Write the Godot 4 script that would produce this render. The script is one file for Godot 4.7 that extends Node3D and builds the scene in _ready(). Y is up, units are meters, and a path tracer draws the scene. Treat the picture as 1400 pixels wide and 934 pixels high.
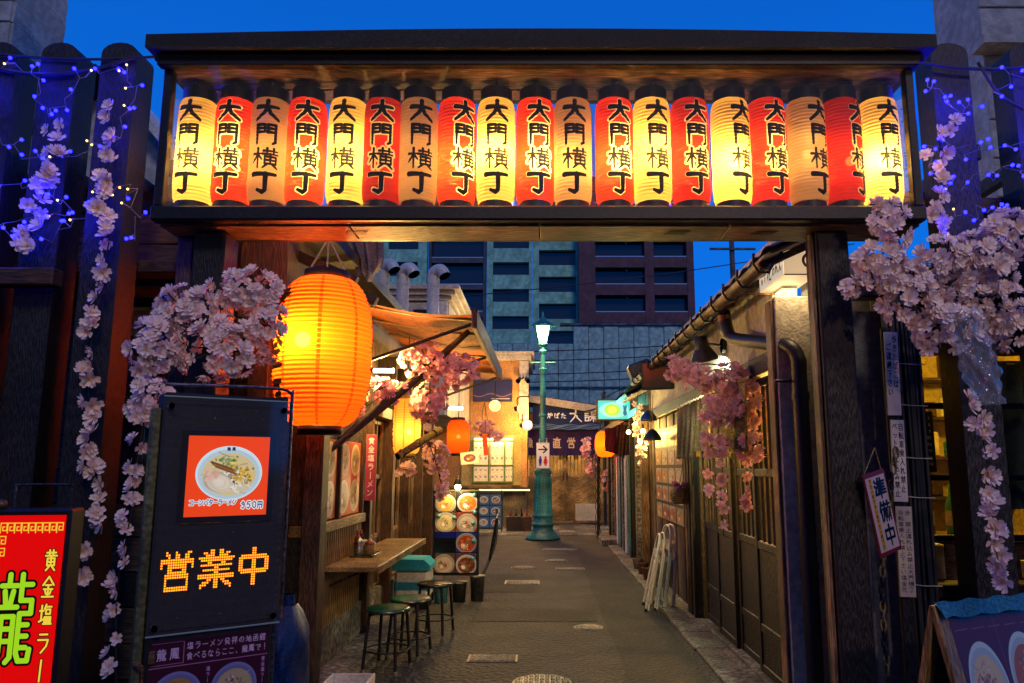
extends Node3D
# A lantern-lit Japanese restaurant alley at dusk. Units are metres, y is up, the alley runs along -z.

const LAMP := 7.5  # one knob for every lamp of the alley
var rng := RandomNumberGenerator.new()
var meshes := {}
var M := {}
var T := {}
var taken := {}


# ---------------------------------------------------------------- nodes
func numbered(called: String) -> String:
	var n: int = taken.get(called, 0)
	taken[called] = n + 1
	return called if n == 0 else "%s_%03d" % [called, n]

func thing(called: String, label: String, category: String, at := Vector3.ZERO, group := "", kind := "") -> Node3D:
	var o := Node3D.new()
	o.name = numbered(called)
	add_child(o)
	o.position = at
	o.set_meta("label", label)
	o.set_meta("category", category)
	if group: o.set_meta("group", group)
	if kind: o.set_meta("kind", kind)
	return o

func structure(called: String, label := "", at := Vector3.ZERO) -> Node3D:
	var o := Node3D.new()
	o.name = numbered(called)
	add_child(o)
	o.position = at
	if label: o.set_meta("label", label)
	o.set_meta("kind", "structure")
	return o

func part(parent: Node3D, called: String, mesh: Mesh, m: Material, at := Vector3.ZERO, turn := Vector3.ZERO) -> MeshInstance3D:
	var o := MeshInstance3D.new()
	o.name = called
	o.mesh = mesh
	if m: o.material_override = m
	parent.add_child(o, true)
	o.position = at
	o.rotation_degrees = turn
	return o

func box(parent: Node3D, called: String, m: Material, lo: Vector3, hi: Vector3, bevel := 0.006) -> MeshInstance3D:
	# a bevelled box between two corners
	var s := (hi - lo).abs()
	return part(parent, called, bevel_box(s, bevel), m, (lo + hi) / 2)

func boxc(parent: Node3D, called: String, m: Material, size: Vector3, at: Vector3, turn := Vector3.ZERO, bevel := 0.006) -> MeshInstance3D:
	return part(parent, called, bevel_box(size, bevel), m, at, turn)

func omni(parent: Node3D, called: String, at: Vector3, c: Color, energy: float, size := 0.03) -> OmniLight3D:
	var l := OmniLight3D.new()
	l.name = called
	parent.add_child(l, true)
	l.position = at
	l.light_color = c
	l.light_energy = energy * LAMP
	l.light_size = size
	l.omni_range = 14.0
	l.omni_attenuation = 2.0
	l.shadow_enabled = true
	return l

func area_light(parent: Node3D, called: String, at: Vector3, towards: Vector3, size: Vector2, c: Color, energy: float) -> void:
	var l := AreaLight3D.new()
	l.name = called
	parent.add_child(l, true)
	l.area_size = size
	l.light_color = c
	l.light_energy = energy * LAMP
	l.area_range = 14.0
	l.shadow_enabled = true
	var up := Vector3.UP if absf(towards.normalized().y) < 0.9 else Vector3.FORWARD
	l.transform = Transform3D(Basis.looking_at(towards, up), at)


# ---------------------------------------------------------------- meshes
func bevel_box(s: Vector3, b := 0.006) -> ArrayMesh:
	b = minf(b, minf(s.x, minf(s.y, s.z)) * 0.3)
	var key := "b%.4f,%.4f,%.4f,%.4f" % [s.x, s.y, s.z, b]
	if meshes.has(key): return meshes[key]
	var st := SurfaceTool.new()
	st.begin(Mesh.PRIMITIVE_TRIANGLES)
	put_box(st, s, Transform3D(), b)
	meshes[key] = st.commit()
	return meshes[key]

func tri_out(st: SurfaceTool, a: Vector3, b: Vector3, c: Vector3, x: Transform3D) -> void:
	var n := (c - a).cross(b - a)
	if n.dot(a + b + c) < 0:
		var t := b
		b = c
		c = t
		n = -n
	n = (x.basis * n).normalized()
	for p in [a, b, c]:
		st.set_normal(n)
		st.set_uv(Vector2(p.x + p.z, p.y))
		st.add_vertex(x * p)

func put_box(st: SurfaceTool, s: Vector3, x: Transform3D, b := 0.0) -> void:
	var h := s / 2
	if b <= 0.0:
		for ax in 3:
			for sg in [-1.0, 1.0]:
				var u := (ax + 1) % 3
				var v := (ax + 2) % 3
				var q := []
				for k in [[-1, -1], [1, -1], [1, 1], [-1, 1]]:
					var p := Vector3.ZERO
					p[ax] = h[ax] * sg
					p[u] = h[u] * k[0]
					p[v] = h[v] * k[1]
					q.append(p)
				tri_out(st, q[0], q[1], q[2], x)
				tri_out(st, q[0], q[2], q[3], x)
		return
	var vert := func(c: Vector3, ax: int) -> Vector3:
		var p := Vector3.ZERO
		for k in 3: p[k] = c[k] * (h[k] if k == ax else h[k] - b)
		return p
	for ax in 3:
		var u := (ax + 1) % 3
		var v := (ax + 2) % 3
		for sg in [-1.0, 1.0]:
			var q := []
			for k in [[-1, -1], [1, -1], [1, 1], [-1, 1]]:
				var c := Vector3.ZERO
				c[ax] = sg
				c[u] = k[0]
				c[v] = k[1]
				q.append(vert.call(c, ax))
			tri_out(st, q[0], q[1], q[2], x)
			tri_out(st, q[0], q[2], q[3], x)
		for su in [-1.0, 1.0]:
			for sv in [-1.0, 1.0]:
				var c0 := Vector3.ZERO
				c0[u] = su
				c0[v] = sv
				var c1 := c0
				c0[ax] = -1
				c1[ax] = 1
				tri_out(st, vert.call(c0, u), vert.call(c1, u), vert.call(c1, v), x)
				tri_out(st, vert.call(c0, u), vert.call(c1, v), vert.call(c0, v), x)
	for i in 8:
		var c := Vector3(1 if i & 1 else -1, 1 if i & 2 else -1, 1 if i & 4 else -1)
		tri_out(st, vert.call(c, 0), vert.call(c, 1), vert.call(c, 2), x)

func boxes(list: Array) -> ArrayMesh:
	# one mesh out of [centre, size] or [centre, size, euler degrees] pieces of ONE part
	var st := SurfaceTool.new()
	st.begin(Mesh.PRIMITIVE_TRIANGLES)
	for e in list:
		var x := Transform3D(Basis(), e[0])
		if e.size() > 2: x.basis = Basis.from_euler(e[2] * (PI / 180.0))
		put_box(st, e[1], x, minf(e[1].x, minf(e[1].y, e[1].z)) * 0.12)
	return st.commit()

func sheet(nu: int, nv: int, f: Callable) -> ArrayMesh:
	# a smooth surface f(u, v) -> Vector3 with uv
	var p := []
	for j in nv + 1:
		for i in nu + 1:
			p.append(f.call(float(i) / nu, float(j) / nv))
	var st := SurfaceTool.new()
	st.begin(Mesh.PRIMITIVE_TRIANGLES)
	for j in nv + 1:
		for i in nu + 1:
			var w := nu + 1
			var du: Vector3 = p[j * w + mini(i + 1, nu)] - p[j * w + maxi(i - 1, 0)]
			var dv: Vector3 = p[mini(j + 1, nv) * w + i] - p[maxi(j - 1, 0) * w + i]
			st.set_normal(dv.cross(du).normalized())
			st.set_uv(Vector2(float(i) / nu, float(j) / nv))
			st.add_vertex(p[j * w + i])
	for j in nv:
		for i in nu:
			var a := j * (nu + 1) + i
			var c := a + nu + 1
			for k in [a, a + 1, c, a + 1, c + 1, c]: st.add_index(k)
	return st.commit()

func lathe(prof: Array, segs := 32, flip := false) -> ArrayMesh:
	# prof: Vector2(radius, y) from the bottom to the top; u runs once round, v from top to bottom
	var n := prof.size() - 1
	var lens := [0.0]
	for i in n: lens.append(lens[i] + (prof[i + 1] - prof[i]).length())
	var st := SurfaceTool.new()
	st.begin(Mesh.PRIMITIVE_TRIANGLES)
	for j in n + 1:
		var d: Vector2 = prof[mini(j + 1, n)] - prof[maxi(j - 1, 0)]
		var nn := Vector2(d.y, -d.x).normalized()
		for i in segs + 1:
			var a := TAU * i / segs
			st.set_normal(Vector3(sin(a) * nn.x, nn.y, cos(a) * nn.x))
			st.set_uv(Vector2(float(i) / segs, 1.0 - lens[j] / lens[n]))
			st.add_vertex(Vector3(sin(a) * prof[j].x, prof[j].y, cos(a) * prof[j].x))
	for j in n:
		for i in segs:
			var a := j * (segs + 1) + i
			var c := a + segs + 1
			for k in [a, c, a + 1, a + 1, c, c + 1]: st.add_index(k)
	return st.commit()

func put_tube(st: SurfaceTool, pts: Array, r, sides := 8, closed := true) -> void:
	var n := pts.size()
	var rings := []
	var t0: Vector3 = (pts[1] - pts[0]).normalized()
	var side := t0.cross(Vector3.UP if absf(t0.y) < 0.9 else Vector3.RIGHT).normalized()
	for i in n:
		var t: Vector3 = (pts[mini(i + 1, n - 1)] - pts[maxi(i - 1, 0)]).normalized()
		side = (side - t * side.dot(t)).normalized()
		var up := side.cross(t)
		var rr: float = r[i] if r is Array else r
		var ring := []
		for k in sides:
			var a := TAU * k / sides
			var nn := side * cos(a) + up * sin(a)
			ring.append([pts[i] + nn * rr, nn])
		rings.append(ring)
	for i in n - 1:
		for k in sides:
			var k2 := (k + 1) % sides
			for e in [[i, k], [i, k2], [i + 1, k], [i, k2], [i + 1, k2], [i + 1, k]]:
				var q: Array = rings[e[0]][e[1]]
				st.set_normal(q[1])
				st.set_uv(Vector2(float(e[1]) / sides, e[0]))
				st.add_vertex(q[0])
	if closed:
		for e in [[0, -1.0], [n - 1, 1.0]]:
			var i: int = e[0]
			var t: Vector3 = ((pts[1] - pts[0]) if i == 0 else (pts[n - 1] - pts[n - 2])).normalized() * e[1]
			for k in sides:
				var tri := [pts[i], rings[i][k][0], rings[i][(k + 1) % sides][0]]
				if e[1] > 0: tri = [tri[0], tri[2], tri[1]]
				for p in tri:
					st.set_normal(t)
					st.set_uv(Vector2.ZERO)
					st.add_vertex(p)

func tube(pts: Array, r, sides := 8) -> ArrayMesh:
	var st := SurfaceTool.new()
	st.begin(Mesh.PRIMITIVE_TRIANGLES)
	put_tube(st, pts, r, sides)
	return st.commit()

func tubes(list: Array, r, sides := 6) -> ArrayMesh:
	var st := SurfaceTool.new()
	st.begin(Mesh.PRIMITIVE_TRIANGLES)
	for pts in list: put_tube(st, pts, r, sides)
	return st.commit()

func smooth(pts: Array, steps := 6) -> Array:
	var out := []
	for i in pts.size() - 1:
		var p0: Vector3 = pts[maxi(i - 1, 0)]
		var p3: Vector3 = pts[mini(i + 2, pts.size() - 1)]
		for k in steps: out.append(pts[i].cubic_interpolate(pts[i + 1], p0, p3, float(k) / steps))
	out.append(pts[-1])
	return out

func sag(a: Vector3, b: Vector3, drop: float, n := 12) -> Array:
	var out := []
	for i in n + 1:
		var t := float(i) / n
		out.append(a.lerp(b, t) - Vector3(0, drop * 4.0 * t * (1.0 - t), 0))
	return out

func extrude(poly: PackedVector2Array, depth: float) -> ArrayMesh:
	# polygon in xy, pushed from z = -depth / 2 to depth / 2
	var st := SurfaceTool.new()
	st.begin(Mesh.PRIMITIVE_TRIANGLES)
	var idx := Geometry2D.triangulate_polygon(poly)
	var area := 0.0
	for i in poly.size(): area += poly[i].cross(poly[(i + 1) % poly.size()])
	for e in [[-1.0, Vector3.FORWARD], [1.0, Vector3.BACK]]:
		for i in range(0, idx.size(), 3):
			var q := [poly[idx[i]], poly[idx[i + 1]], poly[idx[i + 2]]]
			var ccw: bool = (q[1] - q[0]).cross(q[2] - q[0]) > 0
			if ccw == (e[0] > 0): q = [q[0], q[2], q[1]]
			for p in q:
				st.set_normal(e[1])
				st.set_uv(p)
				st.add_vertex(Vector3(p.x, p.y, depth / 2 * e[0]))
	for i in poly.size():
		var a := poly[i]
		var b := poly[(i + 1) % poly.size()]
		var nn := Vector3(b.y - a.y, a.x - b.x, 0).normalized() * signf(area)
		var q := [Vector3(a.x, a.y, depth / 2), Vector3(b.x, b.y, depth / 2), Vector3(b.x, b.y, -depth / 2), Vector3(a.x, a.y, -depth / 2)]
		for k in ([0, 1, 2, 0, 2, 3] if area > 0 else [0, 2, 1, 0, 3, 2]):
			st.set_normal(nn)
			st.set_uv(Vector2(q[k].x, q[k].y))
			st.add_vertex(q[k])
	return st.commit()

func quad(w: float, h: float) -> ArrayMesh:
	# upright, faces +z, uv (0,0) at its top left
	var key := "q%.4f,%.4f" % [w, h]
	if not meshes.has(key):
		meshes[key] = sheet(1, 1, func(u, v): return Vector3((u - 0.5) * w, (0.5 - v) * h, 0))
	return meshes[key]

func ball(r: float, seg := 14) -> ArrayMesh:
	var key := "s%.4f,%d" % [r, seg]
	if not meshes.has(key):
		var p := []
		for i in seg / 2 + 1:
			var a := PI * i / (seg / 2) - PI / 2
			p.append(Vector2(maxf(cos(a), 0.0001) * r, sin(a) * r))
		meshes[key] = lathe(p, seg)
	return meshes[key]


# ---------------------------------------------------------------- materials
func lin(r: float, g: float, b: float) -> Color:
	return Color(r, g, b).linear_to_srgb()

func noise_tex(key: String, freq: float, lo: float, hi: float, oct := 5, size := 512, kind := FastNoiseLite.TYPE_SIMPLEX_SMOOTH, contrast := 0.25) -> NoiseTexture2D:
	if T.has(key): return T[key]
	var n := FastNoiseLite.new()
	n.noise_type = kind
	n.frequency = freq
	n.fractal_octaves = oct
	n.seed = key.hash() % 1000
	var t := NoiseTexture2D.new()
	t.width = size
	t.height = size
	t.seamless = true
	t.noise = n
	var g := Gradient.new()
	g.offsets = PackedFloat32Array([contrast, 1.0 - contrast])
	g.colors = PackedColorArray([Color(lo, lo, lo), Color(hi, hi, hi)])
	t.color_ramp = g
	T[key] = t
	return t

func normal_tex(key: String, freq: float, strength: float, kind := FastNoiseLite.TYPE_SIMPLEX_SMOOTH) -> NoiseTexture2D:
	if T.has(key): return T[key]
	var n := FastNoiseLite.new()
	n.noise_type = kind
	n.frequency = freq
	n.fractal_octaves = 4
	var t := NoiseTexture2D.new()
	t.width = 512
	t.height = 512
	t.seamless = true
	t.noise = n
	t.as_normal_map = true
	t.bump_strength = strength
	T[key] = t
	return t

func plain(c: Color, rough := 0.6, metal := 0.0) -> StandardMaterial3D:
	var m := StandardMaterial3D.new()
	m.albedo_color = c
	m.roughness = rough
	m.metallic = metal
	return m

func rough(c: Color, r := 0.8, scale := Vector3(2, 2, 2), bump := 0.6, metal := 0.0, soft := false) -> StandardMaterial3D:
	# grain, stains and fine relief on a base colour
	var m := plain(c, r, metal)
	m.albedo_texture = noise_tex("grain_soft", 0.02, 0.84, 1.0) if soft else noise_tex("grain", 0.02, 0.55, 1.0)
	m.uv1_triplanar = true
	m.uv1_world_triplanar = true
	m.uv1_scale = scale
	m.normal_enabled = true
	m.normal_texture = normal_tex("grain_n", 0.06, 6.0)
	m.normal_scale = bump
	m.detail_enabled = true
	m.detail_blend_mode = BaseMaterial3D.BLEND_MODE_MUL
	m.detail_albedo = noise_tex("stain_soft", 0.008, 0.86, 1.0, 4) if soft else noise_tex("stain", 0.008, 0.62, 1.0, 4)
	m.detail_uv_layer = BaseMaterial3D.DETAIL_UV_2
	m.uv2_triplanar = true
	m.uv2_world_triplanar = true
	m.uv2_scale = Vector3(0.37, 0.37, 0.37)
	return m

func wood(c: Color, along := 1, r := 0.65) -> StandardMaterial3D:
	# grain runs along the given axis
	var s := Vector3(5, 5, 5)
	s[along] = 0.35
	var m := rough(c, r, s, 0.45)
	m.albedo_texture = noise_tex("wood", 0.03, 0.5, 1.0, 5)
	return m

func print_mat(t: Texture2D, r := 0.5) -> StandardMaterial3D:
	var m := plain(Color.WHITE, r)
	m.albedo_texture = t
	m.texture_repeat = false
	return m

func glow(c: Color, e: float) -> StandardMaterial3D:
	var m := plain(c, 0.5)
	m.emission_enabled = true
	m.emission = c
	m.emission_energy_multiplier = e
	return m

func lit_print(t: Texture2D, e: float) -> StandardMaterial3D:
	# a backlit print: the same picture gives the colour and the light
	var m := print_mat(t, 0.3)
	m.emission_enabled = true
	m.emission = Color.WHITE
	m.emission_operator = BaseMaterial3D.EMISSION_OP_MULTIPLY
	m.emission_texture = t
	m.emission_energy_multiplier = e
	return m

func glass(alpha := 0.06, tint := Color(0.75, 0.8, 0.8)) -> StandardMaterial3D:
	var m := plain(Color(tint.r, tint.g, tint.b, alpha), 0.04)
	m.transparency = BaseMaterial3D.TRANSPARENCY_ALPHA
	return m


# ---------------------------------------------------------------- drawing prints
func new_image(w: int, h: int, c: Color) -> Image:
	var im := Image.create(w, h, false, Image.FORMAT_RGBA8)
	im.fill(c)
	return im

func tex(im: Image) -> ImageTexture:
	return ImageTexture.create_from_image(im)

func dab(im: Image, a: Vector2, b: Vector2, ra: float, rb: float, c: Color) -> void:
	# a tapered brush stroke with soft rims
	var r := maxf(ra, rb) + 1.0
	var x0 := maxi(0, int(minf(a.x, b.x) - r))
	var x1 := mini(im.get_width() - 1, int(maxf(a.x, b.x) + r))
	var y0 := maxi(0, int(minf(a.y, b.y) - r))
	var y1 := mini(im.get_height() - 1, int(maxf(a.y, b.y) + r))
	var d := b - a
	var l := maxf(d.length_squared(), 0.0001)
	for y in range(y0, y1 + 1):
		for x in range(x0, x1 + 1):
			var p := Vector2(x + 0.5, y + 0.5)
			var t := clampf((p - a).dot(d) / l, 0.0, 1.0)
			var k := lerpf(ra, rb, t) - p.distance_to(a + d * t) + 0.5
			if k > 0.0:
				im.set_pixel(x, y, c if k >= 1.0 else im.get_pixel(x, y).lerp(c, k))

func oval(im: Image, cx: float, cy: float, rx: float, ry: float, c: Color, turn := 0.0) -> void:
	var r := maxf(rx, ry) + 1
	for y in range(maxi(0, int(cy - r)), mini(im.get_height(), int(cy + r) + 1)):
		for x in range(maxi(0, int(cx - r)), mini(im.get_width(), int(cx + r) + 1)):
			var p := Vector2(x + 0.5 - cx, y + 0.5 - cy).rotated(-turn)
			var k := (1.0 - Vector2(p.x / rx, p.y / ry).length()) * minf(rx, ry) + 0.5
			if k > 0.0: im.set_pixel(x, y, im.get_pixel(x, y).lerp(c, minf(k, 1.0) * c.a))

func strokes(ch: String) -> Array:
	var out := []
	for s in String(GLYPH.get(ch, "")).split(";", false):
		var line := []
		for p in s.split(" ", false):
			var q := p.split(",")
			line.append(Vector2(float(q[0]), float(q[1])) / 100.0)
		out.append(line)
	return out

func letter(im: Image, ch: String, at: Vector2, size: Vector2, width: float, c: Color, brush := 0.0) -> void:
	for line in strokes(ch):
		for i in line.size() - 1:
			var w0 := width * (1.0 + brush) if i == 0 else width
			var w1 := width * (1.0 - brush) if i == line.size() - 2 else width
			dab(im, at + line[i] * size, at + line[i + 1] * size, w0 / 2, w1 / 2, c)

func write_across(im: Image, text: String, at: Vector2, size: Vector2, step: float, width: float, c: Color) -> void:
	for i in text.length(): letter(im, text[i], at + Vector2(i * step, 0), size, width, c)

func write_down(im: Image, text: String, at: Vector2, size: Vector2, step: float, width: float, c: Color) -> void:
	for i in text.length(): letter(im, text[i], at + Vector2(0, i * step), size, width, c)

func bowl(im: Image, cx: float, cy: float, rx: float, ry: float, kind: int, rim := Color(0.86, 0.9, 0.92)) -> void:
	# a photograph of a bowl or a plate of food, seen from above
	oval(im, cx, cy, rx, ry, rim)
	oval(im, cx, cy + ry * 0.03, rx * 0.93, ry * 0.91, rim.darkened(0.12))
	var soups := [Color(0.74, 0.56, 0.26), Color(0.66, 0.36, 0.12), Color(0.80, 0.73, 0.52), Color(0.42, 0.19, 0.08), Color(0.74, 0.66, 0.58), Color(0.60, 0.2, 0.09)]
	var tops := [Color(0.9, 0.75, 0.25), Color(0.28, 0.42, 0.13), Color(0.72, 0.5, 0.36), Color(0.9, 0.86, 0.76), Color(0.5, 0.26, 0.11), Color(0.78, 0.3, 0.14)]
	var soup: Color = soups[kind % 6]
	oval(im, cx, cy + ry * 0.04, rx * 0.8, ry * 0.77, soup)
	var inside := func(reach: float) -> Vector2:
		var a := rng.randf() * TAU
		return Vector2(cos(a) * rx, sin(a) * ry) * sqrt(rng.randf()) * reach + Vector2(cx, cy + ry * 0.04)
	for i in 54:
		var q: Vector2 = inside.call(0.66)
		var d := Vector2(rng.randf_range(-0.22, 0.22) * rx, rng.randf_range(-0.1, 0.1) * ry)
		var c := soup.lightened(rng.randf_range(0.0, 0.55)).darkened(rng.randf_range(0.0, 0.3))
		dab(im, q, q + d, rx * 0.016, rx * 0.014, c)
		dab(im, q + d, q + d * 1.5 + Vector2(0, rng.randf_range(-0.06, 0.06) * ry), rx * 0.014, rx * 0.01, c)
	# slices, greens and grains in heaps
	for heap in 4:
		var q: Vector2 = inside.call(0.42)
		var c: Color = tops[(kind + heap * 2 + rng.randi() % 2) % 6]
		for i in 26:
			var p := q + Vector2(rng.randfn() * rx * 0.13, rng.randfn() * ry * 0.12)
			if Vector2((p.x - cx) / rx, (p.y - cy) / ry).length() < 0.74:
				var k := rng.randf_range(0.025, 0.085)
				oval(im, p.x, p.y, maxf(rx * k, 1.0), maxf(ry * k * 0.7, 0.8), c.lightened(rng.randf() * 0.35).darkened(rng.randf() * 0.45), rng.randf() * TAU)
	var s: Vector2 = Vector2(cx - rx * 0.26, cy + ry * 0.24)
	for i in 5:
		oval(im, s.x + rng.randfn() * rx * 0.03, s.y + rng.randfn() * ry * 0.03, rx * (0.27 - i * 0.04), ry * (0.24 - i * 0.035), tops[[2, 3, 2, 3, 3][i]].lightened(0.1 * i).darkened(rng.randf() * 0.15), 0.4)

func dish_photo(w: int, h: int, back: Color, kind: int, zoom := 1.0) -> Image:
	# a close, cropped photograph of a dish on a table
	var im := new_image(w, h, back)
	for i in 40: dab(im, Vector2(rng.randf() * w, rng.randf() * h), Vector2(rng.randf() * w, rng.randf() * h), w * 0.01, w * 0.006, back.lightened(rng.randf() * 0.12).darkened(rng.randf() * 0.2))
	bowl(im, w * rng.randf_range(0.46, 0.54), h * rng.randf_range(0.5, 0.6), w * 0.52 * zoom, h * 0.52 * zoom, kind, Color(0.72, 0.70, 0.66).darkened(rng.randf() * 0.25))
	for i in 14: oval(im, rng.randf() * w, rng.randf() * h, w * 0.03, w * 0.018, Color(0.9, 0.85, 0.7, 0.35), rng.randf() * TAU)
	return im

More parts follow.
